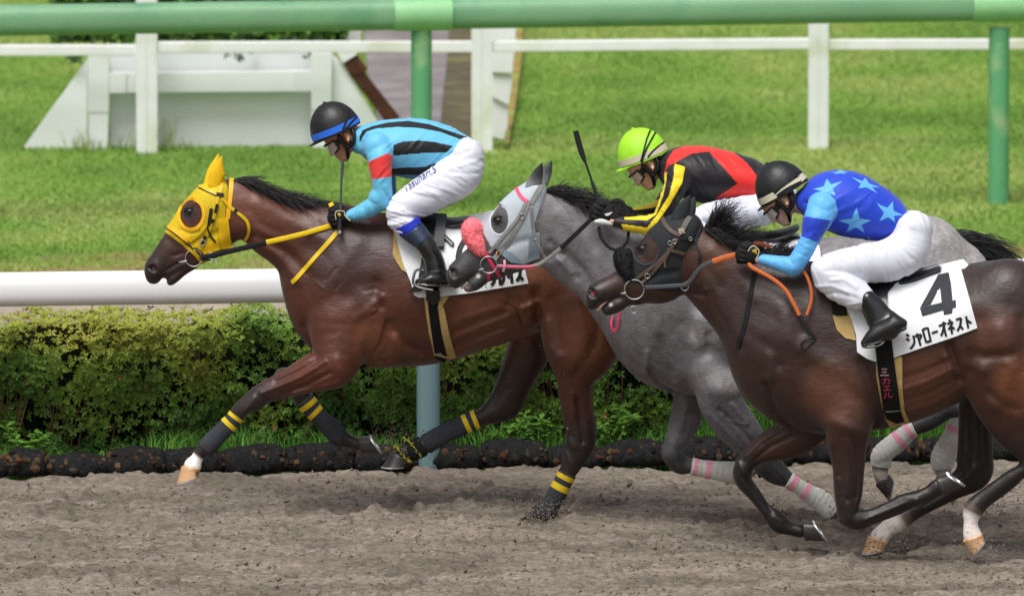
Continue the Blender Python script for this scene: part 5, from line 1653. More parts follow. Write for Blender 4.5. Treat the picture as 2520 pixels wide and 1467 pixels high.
    for k, (pts, nn) in enumerate(((((646, 850), (643, 884)), 'numeral'), (((662, 856), (655, 868), (659, 884), (668, 880), (672, 866), (662, 856)), 'numeral'))):
        st(br, 'numeral', 'G', pts, 2.6, mat('tag_orange', lin('f0a040'), .5, .3), off=8 + k * .2, th=.8)
    V, F = ring(q('G', 572, 975), 20.5, 1.7, rig, tree); sub('bit_ring', make_mesh('bit_ring', V, F, steel_m), br)
    p = rig.free([q('G', 485, 1020) + (-34,), q('G', 512, 1018) + (-37,), q('G', 530, 1010) + (-39,)]); V, F = tube(p, [.005, .008, .006], 10); sub('bit', make_mesh('bit', V, F, steel_m), br)
    V, F = ring(q('G', 570, 1160), 7, 1.2, rig, tree); sub('buckle', make_mesh('buckle', V, F, steel_m), br)
    for (x, y) in ((865, 548), (980, 730)):
        V, F = ring(q('G', x, y), 6, 1.1, rig, ht); sub('buckle', make_mesh('buckle', V, F, steel_m), br)
    cord(br, 'rein', [q('G', 650, 985) + (-42,), q('G', 720, 990) + (-48,), q('G', 900, 995) + (-58,), q('G', 1000, 975) + (-64,), q('G', 1080, 930) + (-68,), q('G', 1210, 825) + (-78,)], 9, greyl_m)
    cord(br, 'rein_inlay', [q('G', 655, 985) + (-46,), q('G', 720, 990) + (-52,), q('G', 900, 994) + (-62,), q('G', 975, 984) + (-66,)], 5.5, pink_m)
    cord(br, 'rein_loop', [q('G', 710, 930) + (-52,), q('G', 712, 980) + (-56,), q('G', 700, 1035) + (-52,)], 6, mat('pale_pink', lin('d99aa8'), .5, .4))
    rub = MATS['black_webbing']
    cord(br, 'rein', [q('G', 1205, 828) + (-78,), q('G', 1320, 720) + (-84,), q('G', 1480, 565) + (-86,)], 11, rub)
    cord(br, 'rein', [q('G', 1590, 470) + (-70,), q('G', 1680, 420) + (-74,), q('G', 1760, 450) + (-78,), q('G', 1790, 540) + (-82,), q('G', 1800, 640) + (-86,)], 9.5, rub, flat=.4)
    cord(br, 'rein', [q('G', 1535, 640) + (-90,), q('G', 1560, 740) + (-96,), q('G', 1640, 830) + (-100,), q('G', 1720, 835) + (-100,), q('G', 1785, 770) + (-98,), q('G', 1800, 660) + (-88,)], 8, rub, flat=.6)
    cord(br, 'breast_ring_strap', [(1508, 778, -70), (1503, 800, -78), (1512, 815, -80), (1521, 795, -82), (1524, 760, -80)], 5.5, pinkd_m)
    # shadow roll
    fl_m = mat('pink_fleece', lin('ff808a'), .95, .1, var=.10, vscale=60, sheen=.3)
    fleece(hz, rig, [q('G', 425, 660, 92), q('G', 430, 720, 90), q('G', 465, 790, 78), q('G', 500, 850, 52)], [-6, -8, -14, -24], [38, 38, 34, 20], fl_m, fur=1400, seed=81, name='shadow_roll', len_=.011)
    e = q('G', 662, 585); horse_eye(hz, rig, e[0], e[1], -48, 10, tree)
    # mane blown back
    g = np.random.default_rng(83)
    crest = catmull(np.array([(1345, 462), (1380, 476), (1420, 492), (1470, 520), (1540, 545), (1620, 560)]), 10)
    n = 1300
    tt = g.random(n) * (len(crest) - 1); i = tt.astype(int); fr = (tt - i)[:, None]
    uv = crest[i] * (1 - fr) + crest[np.minimum(i + 1, len(crest) - 1)] * fr
    w = g.uniform(-22, 10, n); tn = tt / (len(crest) - 1)
    roots = rig.free(np.column_stack([uv[:, 0], uv[:, 1] + 4 + 10 * (w < -10) * g.random(n), w]))
    d = np.column_stack([np.ones(n), np.where(w < -6, -.35, 0), .18 * (1 - tn) + g.uniform(-.45, .38, n)])
    V, F = hair(roots, d, .13 + .05 * np.sin(tn * 3), .0028, grav=.25, curl=.9, seg=7, seed=84, jitter=.16)
    hair_m = MATS['black_hair']
    obj('mane', make_mesh('mane', V, F, hair_m), hz)
    n = 700
    roots = rig.free(np.column_stack([2352 + g.normal(0, 7, n), 592 + g.normal(0, 9, n), g.normal(0, 10, n)]))
    V, F = hair(roots, np.column_stack([np.ones(n), np.zeros(n), g.normal(-.12, .08, n)]), .31, .0032, grav=.30, curl=.6, seg=8, seed=85, jitter=.10)
    obj('tail', make_mesh('tail', V, F, hair_m), hz)
    # hooves
    hd = MATS['dark_hoof']; hl = MATS['pale_hoof']
    hs = mat('striped_hoof', lin('3a3634'), .4, .5, var=.2, vscale=25, col2=lin('b08d70'), mask=(9, .58, .66), coat=.15)
    hoof(hz, rig, q('N', 1650, 1130, 1755, 1010), q('N', 1790, 1130, 1840, 1010), -72, hd)
    hoof(hz, rig, q('M', 1090, 1395, 1050, 1280), q('M', 1200, 1350, 1120, 1240), 64, hs)
    hoof(hz, rig, q('O', 398, 800, 512, 722), q('O', 492, 915, 536, 765), -70, hs, label='dark hoof striped with pale horn')
    hoof(hz, rig, q('O', 865, 800, 975, 800), q('O', 955, 940, 1010, 850), 70, hl)
    wrap = mat('white_bandage', lin('d9d8d0'), .9, .2, var=.08, vscale=14, bump=.4, bscale=60, col2=lin('b9b4a4'), mask=(6, .55, .75))
    tape = mat('pink_tape', lin('f0a2bb'), .5, .3, var=.06, vscale=30)
    bandage(hz, rig, nf, 7.75 / 13, 11.3 / 13, wrap, 2.6, ((7.95 / 13, 8.25 / 13), (8.7 / 13, 9.0 / 13)), tape, wrinkle=1.2)
    bandage(hz, rig, ff, 6.95 / 11, 10.2 / 11, wrap, 2.6, ((7.15 / 11, 7.40 / 11), (7.85 / 11, 8.1 / 11)), tape, wrinkle=1.0)
    bandage(hz, rig, nh, 7.8 / 13, 11.4 / 13, wrap, 2.4, ((8.0 / 13, 8.3 / 13), (8.8 / 13, 9.1 / 13)), tape, wrinkle=1.4)
    bandage(hz, rig, fh, 4.9 / 9, 8.1 / 9, wrap, 2.4, ((5.05 / 9, 5.25 / 9), (5.65 / 9, 5.85 / 9)), tape, wrinkle=1.4)
    return hz, body, tree
H2, H2_body, H2_tree = horse_two()

# ================================================================== dark brown horse
def horse_three():
    rig = R3
    g0 = on_ground(2200, 1370)
    hz = thing('race_horse', (g0[0], rig.y0, 0), 'dark brown racehorse nearest the camera with black hood and white hind pasterns', 'horse', 'galloping racehorses')
    DB, DB2, BL, WARM = '46302a', '3c2a26', '252324', '5e3a29'
    torso = Limb([(1928, 885, 98), (1990, 648, 2000, 1062), (2100, 662, 2100, 1066), (2200, 668, 2205, 1046), (2300, 660, 2305, 1002), (2400, 648, 2385, 950), (2490, 638, 2475, 935), (2580, 665, 2570, 910), (2625, 730, 2625, 860)],
                 0, [88, 120, 142, 150, 150, 140, 134, 120, 84], 26, cols=cols_at((0, '4a322b'), (.3, '432e29'), (.5, '523528'), (.75, '4a2f26'), (1, DB)),
                 strokes=[(qs('M', (1130, 640), (1210, 860), (1330, 980)), 9, -10), (qs('K', (60, 760), (250, 880), (420, 960), (560, 1060)), 28, 8), (qs('K', (520, 860), (585, 1100), (620, 1320)), 14, -10),
                          (qs('K', (840, 1050), (1000, 1000), (1200, 900)), 8, 4.2), (qs('K', (850, 1140), (1050, 1075), (1240, 970)), 8, -4.2), (qs('K', (870, 1240), (1080, 1170), (1250, 1070)), 8, 4), (qs('K', (840, 960), (1000, 910), (1180, 830)), 8, -3), (qs('K', (1160, 800), (1200, 900), (1240, 940)), 10, 6),
                          (qs('K', (1180, 720), (1220, 860), (1270, 980)), 12, -12), (qs('K', (1300, 420), (1420, 400), (1560, 460)), 20, 6), (qs('K', (1280, 560), (1400, 540)), 14, -4),
                          (qs('I', (1620, 820), (1800, 1000), (1830, 1230)), 22, 8), (qs('I', (1500, 1200), (1700, 1330), (1760, 1460)), 15, -8), (qs('I', (1900, 900), (1960, 1150)), 18, -6), (qs('K', (150, 900), (220, 1080), (330, 1200)), 20, -6), (qs('K', (320, 1080), (400, 1250)), 24, 7), (qs('M', (1180, 420), (1160, 600)), 12, 6)])
    neck = Limb([q('I', 1105, 295, 985, 880), (1790, 588, 1735, 765), (1860, 618, 1785, 825), (1930, 640, 1818, 872), (2010, 655, 1858, 945)], 0, [48, 54, 66, 86, 108], 22,
                cols=cols_at((0, '553529'), (.4, '4a3129'), (1, '452f29')), strokes=[(qs('I', (1000, 860), (1150, 880), (1300, 1100), (1420, 1330)), 11, -8), (qs('I', (1200, 480), (1400, 680), (1550, 900)), 20, 5), (qs('I', (1120, 850), (1260, 1020), (1400, 1250)), 10, 6), (qs('I', (1100, 600), (1250, 800)), 14, -4)])
    skull = Limb([q('I', 860, 270, 1090, 340), q('I', 730, 275, 1055, 480), q('I', 610, 355, 1005, 650), q('I', 508, 485, 960, 860), q('I', 425, 590, 800, 885), q('I', 350, 680, 620, 940)], 0, [42, 54, 52, 46, 36, 31], 10,
                 cols=cols_at((0, DB), (.5, '4e3329'), (1, '4a362e')), strokes=[(qs('I', (560, 760), (700, 700), (860, 680)), 9, -4), (qs('I', (420, 740), (330, 800)), 7, 2)])
    muz = Limb([q('I', 325, 700, 520, 880), q('I', 205, 775, 380, 905), q('I', 90, 835, 250, 945), q('I', 80, 935, 165, 1015)], 0, [30, 28, 31, 24], 4, cols=cols_at((0, '54392e'), (.35, '46362f'), (.7, '2e2a29'), (1, '2a2727')),
               strokes=[(qs('I', (100, 825), (150, 835), (165, 890), (140, 925)), 4, 2.2), (qs('I', (120, 870), (140, 890)), 7.5, -11)])
    jaw = Limb([q('I', 560, 890, 62), q('I', 450, 924, 60), q('I', 335, 986, 72), q('I', 262, 1028, 54)], 0, [26, 23, 24, 20], 5, cols=cols_at((0, '50372c'), (.35, '4a342b'), (.6, '2b2828'), (1, '2d2a2a')))
    nf = Limb([(2060, 930, 110), q('O', 20, 330, 392, 330), q('O', 45, 490, 350, 470), q('O', 85, 660, 330, 640), q('O', 100, 850, 312, 850), q('O', 115, 965, 290, 950), q('O', 140, 1065, 285, 1000), q('O', 235, 1113, 330, 985), q('O', 360, 1085, 400, 968), q('O', 505, 1030, 545, 905), q('O', 600, 995, 615, 860), q('O', 705, 955, 690, 838), q('O', 790, 920, 775, 805), q('O', 860, 880, 830, 755)],
              [-66, -86, -84, -80, -78, -78, -78, -78, -78, -78, -78, -78, -78, -78], [72, 60, 46, 37, 32, 30, 29, 26, 19, 17, 18, 21, 16, 17], 18,
              cols=cols_at((0, '4a3029'), (.15, '4e3329'), (.3, '3b2a26'), (.42, '2a2525'), (1, BL)),
              strokes=[(qs('O', (190, 440), (205, 650), (195, 820)), 9, 5), (qs('O', (255, 460), (270, 700), (255, 850)), 6, -6), (qs('O', (110, 500), (140, 700)), 6, -4), (qs('O', (320, 1040), (480, 980), (640, 920)), 5, -4), (qs('O', (100, 300), (300, 380)), 16, 6), (qs('O', (200, 900), (210, 1000)), 8, 4), (qs('O', (330, 1010), (480, 950), (620, 890)), 4, 2.5), (qs('O', (150, 1010), (230, 1070)), 5, 3), (qs('O', (150, 600), (165, 850)), 3.5, -2.5), (qs('O', (690, 870), (720, 930)), 5, 3)])
    ff = Limb([(2010, 990, 85), q('N', 1150, 270, 1400, 520), q('N', 1000, 370, 1200, 580), q('N', 890, 460, 1030, 615), q('N', 795, 570, 940, 660), q('N', 742, 690, 905, 725), q('N', 770, 810, 912, 765), q('N', 870, 920, 975, 860), q('N', 962, 1035, 1055, 975), q('N', 1030, 1140, 1150, 1035), q('N', 1080, 1195, 1185, 1065), q('N', 1180, 1220, 1235, 1115), q('N', 1290, 1245, 1300, 1130)],
              [50, 66, 68, 68, 68, 68, 68, 68, 68, 68, 68, 68, 68], [56, 44, 34, 29, 27, 27, 24, 18, 17, 19, 20, 16, 17], 16, cols=cols_at((0, DB), (.1, '5a3a2a'), (.2, '5c3b2b'), (.3, '2e2624'), (.4, BL), (1, BL)), strokes=[(qs('N', (1250, 420), (1050, 520), (930, 620)), 6, -5), (qs('N', (1150, 360), (960, 480), (850, 600)), 6, 4), (qs('N', (830, 760), (950, 920), (1060, 1060)), 4, -3.5), (qs('N', (790, 650), (840, 740)), 6, 4), (qs('N', (1090, 1100), (1150, 1130)), 5, 3)])
    nh = Limb([(2480, 740, 105), (2348, 800, 2590, 780), (2350, 880, 2605, 880), (2388, 965, 2600, 980), (2440, 1035, 2585, 1055), (2490, 1090, 2585, 1110), (2507, 1128, 2590, 1160), q('O', 1425, 640, 1495, 745), q('O', 1335, 700, 1405, 815), q('O', 1230, 775, 1310, 890), q('O', 1120, 855, 1210, 965), q('O', 1030, 940, 1165, 1020), q('O', 1022, 1050, 1140, 1055), q('O', 1020, 1120, 1140, 1110), q('O', 1022, 1185, 1165, 1150)],
              [-55, -76, -84, -84, -80, -78, -78, -78, -78, -78, -78, -78, -78, -78, -78], [86, 80, 74, 62, 46, 36, 29, 22, 18, 17, 18, 23, 17, 17, 19], 22,
              cols=cols_at((0, '452e27'), (.12, '553527'), (.22, '5a3827'), (.32, '43302a'), (.42, '2a2524'), (.75, BL), (.79, '8a8078'), (.82, 'f6eee8'), (1, 'f2e6de')),
              strokes=[(qs('K', (1420, 520), (1370, 720), (1340, 900)), 15, -7), (qs('K', (1560, 600), (1640, 880), (1560, 1150)), 26, 9), (qs('K', (1300, 760), (1450, 800), (1650, 780)), 13, -7), (qs('K', (1290, 860), (1420, 900)), 16, 6), (qs('K', (1480, 1080), (1600, 1180), (1700, 1200)), 12, -5), (qs('K', (1720, 520), (1740, 900)), 14, -5)])
    fh = Limb([(2430, 860, 90), q('O', 1005, 60, 1200, 110), q('O', 1010, 250, 1240, 330), q('O', 1000, 450, 1257, 480), q('O', 990, 590, 1257, 620), q('O', 985, 690, 1240, 745), q('O', 890, 795, 1040, 865), q('O', 770, 870, 870, 962), q('O', 640, 945, 740, 1030), q('O', 505, 1020, 655, 1085), q('O', 440, 1090, 565, 1130), q('O', 375, 1150, 512, 1190)],
              [56, 70, 72, 72, 72, 72, 72, 72, 72, 72, 72, 72], [76, 56, 44, 36, 31, 28, 22, 18, 18, 23, 17, 19], 20, cols=cols_at((0, DB2), (.2, '2e2422'), (.4, BL), (.74, BL), (.79, '8a8078'), (.84, 'f6eee8'), (1, 'f2e6de')),
              strokes=[(qs('O', (1060, 300), (1080, 600), (1060, 720), (960, 800)), 7, -5), (qs('O', (1180, 400), (1190, 650)), 6, -3.5), (qs('O', (1120, 700), (1060, 760)), 8, 4), (qs('O', (960, 850), (760, 970)), 4, -3)])
    prims = [torso, neck, skull, muz, jaw, nf, ff, nh, fh]
    m = coat_mat('dark_bay_coat', rough=.45, coatw=.06)
    body = build_body('body', prims, rig, m, hz, h=2.5, smooth=1, paint=spots([(q('I', 120, 870), 11, '161213'), (q('I', 134, 884), 5.5, '8a2c36'), (q('I', 190, 1000), 5, 'c0a090'), (q('I', 290, 985), 5, 'b8b8b4'), (q('I', 570, 505), 17, '241a18'), (q('K', 300, 1150), 80, '5e3a2a'), (q('K', 1000, 1100), 90, '60392a'), (q('K', 1500, 620), 60, '5a382c'), (q('K', 1740, 1060), 70, '6e4028'), (q('I', 1650, 1000), 110, '3a2a28'), (q('K', 1500, 250), 90, '352826'), (q('I', 1230, 520), 60, '56362a')], (.52, .42, .37)))
    tree = bvh_of(body)
    V, Q = Field([Limb([q('I', 270, 940, 10), q('I', 215, 985, 18), q('I', 178, 1030, 16)], 0, [14, 18, 14], 3)], 1.8).mesh(1)
    obj('teeth', make_mesh('teeth', rig.world(V), Q, mat('gums', lin('c49a8c'), .4, .5, var=.2, vscale=60)), hz)
    hood_m = mat('black_hood', lin('27292c'), .7, .3, var=.12, vscale=18, bump=.3, bscale=170)
    hood2_m = mat('black_hood_trim', lin('34363a'), .6, .3, var=.1, vscale=18)
    two_ears([(q('I', 988, 28), q('I', 880, 235, 64), -26, -34), (q('I', 1028, 40), q('I', 955, 235, 58), 26, 34)], hz, rig, mat('black_ear_cover', attr=True, rough=.65, spec=.3), cols_at((0, '2b2d31'), (1, '2f3136')))
    poly = head_shift([q('I', *p) for p in ((840, 180), (720, 235), (560, 380), (470, 490), (430, 560), (490, 780), (600, 835), (700, 850), (800, 870), (960, 885), (985, 760), (1030, 480), (1112, 270), (1000, 190))], -40)
    ec = q('I', 600, 505); ecs = (ec[0], ec[1] + kk(ec[1]) * -48)
    hV, hF = hood_mesh(rig, [skull, jaw], poly, [(ecs[0], ecs[1], 31, 34, 0)], 2.6)
    hood = obj('hood', make_mesh('hood', hV, hF, hood_m), hz)
    ht = bvh_raw(hV, hF); both = [ht, tree]
    st, cord = leather_tools(rig, both)
    a = np.linspace(0, 2 * np.pi, 26)
    V, F = strap([(ec[0] + 33 * math.cos(x), ec[1] + 36 * math.sin(x)) for x in a], 6, both, rig, .6, 1.6)
    sub('eye_edging', make_mesh('eye_edging', V, F, hood2_m, smooth=False), hood)
    st(hood, 'edging', 'I', ((1095, 290), (1045, 400), (1020, 500)), 9, hood2_m)
    br_m = mat('brown_leather', lin('57483f'), .5, .45, var=.15, vscale=30)
    or_m = mat('orange_rein', lin('cf6a34'), .55, .4, var=.06, vscale=30, bump=.2, bscale=200)
    rub = MATS['black_webbing']; bl = MATS['black_leather']
    V, F = strap([q('I', *p) for p in ((985, 215), (950, 270), (915, 335))], 13, both, rig, 1.5, 2.4)
    br = obj('bridle', make_mesh('headpiece', V, F, mat('grey_headpiece', lin('5d5a58'), .55, .4), smooth=False), hz)
    st(br, 'browband', 'I', ((748, 232), (775, 290), (830, 345), (905, 378)), 10, br_m, off=2)
    st(br, 'brow_tag', 'I', ((885, 350), (935, 335)), 15, mat('silver_tag', lin('8f8d8a'), .4, .5), off=4)
    st(br, 'tag_mark', 'I', ((908, 343), (920, 340)), 6, MATS['tag_orange'], off=8)
    st(br, 'cheekpiece', 'I', ((875, 400), (835, 470), (720, 600), (520, 755)), 9, br_m, off=2)
    st(br, 'cheekpiece', 'I', ((860, 430), (780, 550), (680, 680), (560, 800)), 8, br_m, off=3)
    st(br, 'strap_end', 'I', ((785, 498), (850, 515), (935, 540)), 7.5, br_m, off=3)
    st(br, 'strap_end', 'I', ((800, 530), (765, 590), (770, 655)), 6, br_m, off=4)
    st(br, 'throat_lash', 'I', ((900, 405), (990, 410), (1045, 470), (1075, 560), (1050, 680), (985, 780)), 6.5, bl, off=2)
    st(br, 'chin_strap', 'I', ((545, 930), (530, 970), (500, 1010)), 9, bl, off=2)
    for (x, y, r) in ((612, 735, 6), (810, 445, 5), (850, 432, 5), (992, 408, 4)):
        V, F = ring(q('I', x, y), r, 1.1, rig, ht); sub('buckle', make_mesh('buckle', V, F, steel_m), br)
    V, F = ring(q('I', 497, 853), 24, 1.8, rig, tree); sub('bit_ring', make_mesh('bit_ring', V, F, steel_m), br)
    V, F = ring(q('I', 492, 1028), 8.5, 1.2, rig, tree); sub('buckle', make_mesh('buckle', V, F, steel_m), br)
    p = rig.free([q('I', 378, 888) + (-34,), q('I', 405, 888) + (-37,), q('I', 425, 880) + (-39,)]); V, F = tube(p, [.005, .008, .006], 10); sub('bit', make_mesh('bit', V, F, steel_m), br)
    V, F = ring(q('I', 940, 830), 9, 1.6, rig, tree); sub('martingale_ring', make_mesh('martingale_ring', V, F, steel_m), br)
    gum = mat('grey_rubber', lin('4a4d52'), .6, .4, var=.1, vscale=30)
    cord(br, 'rein', [q('I', 590, 835) + (-44,), q('I', 700, 830) + (-54,), q('I', 830, 822) + (-60,), q('I', 930, 815) + (-64,)], 10, gum)
    cord(br, 'rein', [q('I', 930, 815) + (-64,), q('I', 985, 780) + (-66,), q('I', 1050, 690) + (-72,), q('I', 1110, 640) + (-76,), q('I', 1185, 610) + (-78,)], 11, gum)
    cord(br, 'rein', [q('I', 1182, 608) + (-78,), q('I', 1280, 575) + (-80,), q('I', 1395, 545) + (-80,)], 13.5, or_m)
    cord(br, 'rein', [q('I', 1490, 590) + (-90,), q('I', 1515, 650) + (-98,), q('I', 1600, 700) + (-104,), q('I', 1720, 770) + (-110,), q('I', 1820, 860) + (-114,), q('I', 1880, 960) + (-118,), q('I', 1938, 1078) + (-120,)], 10, or_m, flat=.7)
    cord(br, 'rein', [q('J', 600, 1050) + (-106,), q('J', 650, 1120) + (-112,), q('J', 685, 1220) + (-118,), q('J', 690, 1330) + (-122,), q('J', 650, 1460) + (-124,)], 8, or_m, flat=.7)
    cord(br, 'rein', [q('I', 1540, 455) + (-50,), q('I', 1600, 452) + (-44,), q('I', 1690, 480) + (-40,)], 11, mat('rust_rein', lin('8a4026'), .6, .4))
    cord(br, 'rein_end', [q('K', 38, 540) + (-121,), q('K', 80, 620) + (-124,), q('K', 135, 690) + (-126,), q('K', 150, 710) + (-126,)], 9, rub)
    cord(br, 'rein_loop', [q('K', 150, 690) + (-127,), q('K', 160, 720) + (-128,), q('K', 100, 790) + (-128,), q('K', 70, 795) + (-128,), q('K', 55, 765) + (-128,), q('K', 80, 735) + (-128,), q('K', 140, 710) + (-128,)], 5, bl, flat=.6)
    V, F = strap([q('I', *p) for p in ((1560, 700), (1535, 800), (1500, 1000), (1470, 1150), (1430, 1280), (1405, 1375))], 12, [tree], rig, 1.5, 2.5)
    obj('neck_strap', make_mesh('neck_strap', V, F, rub, smooth=False), hz)
    fleece(hz, rig, [q('I', 400, 575, 84), q('I', 418, 645, 80), q('I', 445, 720, 58)], [-8, -10, -18], [40, 40, 30], mat('black_fleece', lin('29292b'), .95, .15, var=.3, vscale=60), fur=1600, seed=91, name='shadow_roll', len_=.014)
    e = q('I', 575, 495); horse_eye(hz, rig, e[0], e[1], -48, 11, tree)
    # wind-blown mane
    g = np.random.default_rng(93)
    hair_m = MATS['black_hair']
    crest = catmull(np.array([q('I', *p) for p in ((1115, 290), (1180, 335), (1260, 385), (1340, 440), (1420, 490), (1560, 530), (1700, 560), (1830, 600))]), 10)
    n = 1700
    tt = g.random(n) * (len(crest) - 1); i = tt.astype(int); fr = (tt - i)[:, None]
    uv = crest[i] * (1 - fr) + crest[np.minimum(i + 1, len(crest) - 1)] * fr
    w = g.uniform(-22, 14, n); tn = tt / (len(crest) - 1)
    cl = np.floor(tn * 9 + .5)
    ang = RAD(46) - RAD(18) * tn + RAD(16) * np.sin(cl * 2.4) + g.normal(0, .15, n)
    roots = rig.free(np.column_stack([uv[:, 0], uv[:, 1] + 4 + 12 * (w < -8) * g.random(n), w]))
    d = np.column_stack([np.cos(ang), g.normal(-.05, .12, n), np.sin(ang)])
    V, F = hair(roots, d, (.17 + .07 * np.sin(cl * 1.9)) * (1.1 - .45 * tn), .0025, grav=.20, curl=1.0, seg=7, seed=94, jitter=.14)
    obj('mane', make_mesh('mane', V, F, hair_m), hz)
    n = 900
    tt = g.random(n) * (len(crest) - 1); i = tt.astype(int)
    roots = rig.free(np.column_stack([crest[i] + np.array([0, 10]), g.uniform(-30, -12, n)]))
    V, F = hair(roots, np.column_stack([np.ones(n), -.25 * np.ones(n), g.uniform(-.5, .5, n)]), .10, .0028, grav=.35, curl=.7, seg=6, seed=95, jitter=.15)
    obj('mane_underlayer', make_mesh('mane_underlayer', V, F, hair_m), hz)
    n = 500
    roots = rig.free(np.column_stack([2628 + g.normal(0, 8, n), 715 + g.normal(0, 10, n), g.normal(0, 10, n)]))
    V, F = hair(roots, np.tile((1, 0, .05), (n, 1)), .55, .004, grav=.5, curl=.5, seg=8, seed=96, jitter=.10)
    obj('tail', make_mesh('tail', V, F, hair_m), hz)
    hd = MATS['dark_hoof']
    ho = mat('amber_hoof', lin('dcb083'), .4, .5, var=.10, vscale=14, col2=lin('b9793f'), mask=(8, .54, .72), coat=.2)
    hoof(hz, rig, q('O', 880, 880, 822, 735), q('O', 1030, 815, 890, 715), -78, hd, label='dark raised hoof showing its silver shoe')
    hoof(hz, rig, q('N', 1330, 1265, 1310, 1090), q('N', 1505, 1272, 1385, 1095), 68, hd)
    hoof(hz, rig, q('O', 360, 1160, 516, 1210), q('O', 318, 1288, 490, 1258), 72, ho, label='amber hoof below a white pastern')
    hoof(hz, rig, q('O', 1018, 1195, 1180, 1142), q('O', 1085, 1308, 1184, 1190), -78, ho)
    return hz, body, tree
H3, H3_body, H3_tree = horse_three()
# ================================================================== saddles and number cloths
cloth_m = mat('number_cloth_white', lin('e8eaee'), .75, .25, var=.03, vscale=10, col2=lin('cfcbc2'), mask=(5, .62, .8), bump=.1, bscale=60)
tan_m = mat('tan_pad', lin('bfa36a'), .9, .15, var=.12, vscale=20, bump=.3, bscale=90)
ink_m = mat('black_print', lin('1e1f21'), .7, .3)
num_m = mat('numeral_print', lin('33353a'), .7, .3)
gir_m = mat('girth_webbing', lin('161617'), .85, .25, var=.2, vscale=40, bump=.3, bscale=160, stretch=(1, 1, .3))
sad_m = mat('saddle_leather', lin('161616'), .35, .5, var=.2, vscale=20, coat=.2)
web_m = mat('grey_webbing', lin('5b5c5c'), .85, .25, var=.15, vscale=50, bump=.4, bscale=200)

def letter_strokes(strokes, wd, trees, rig, m, parent, name='letter', off=1.2):
    parts = []
    for k, s in enumerate(strokes):
        parts.append(strap(s, wd, trees, rig, off + .12 * k, .8, step=2.5))
    V, F = merge(parts)
    o = obj(name, make_mesh(name, V, F, m), parent)
    return o

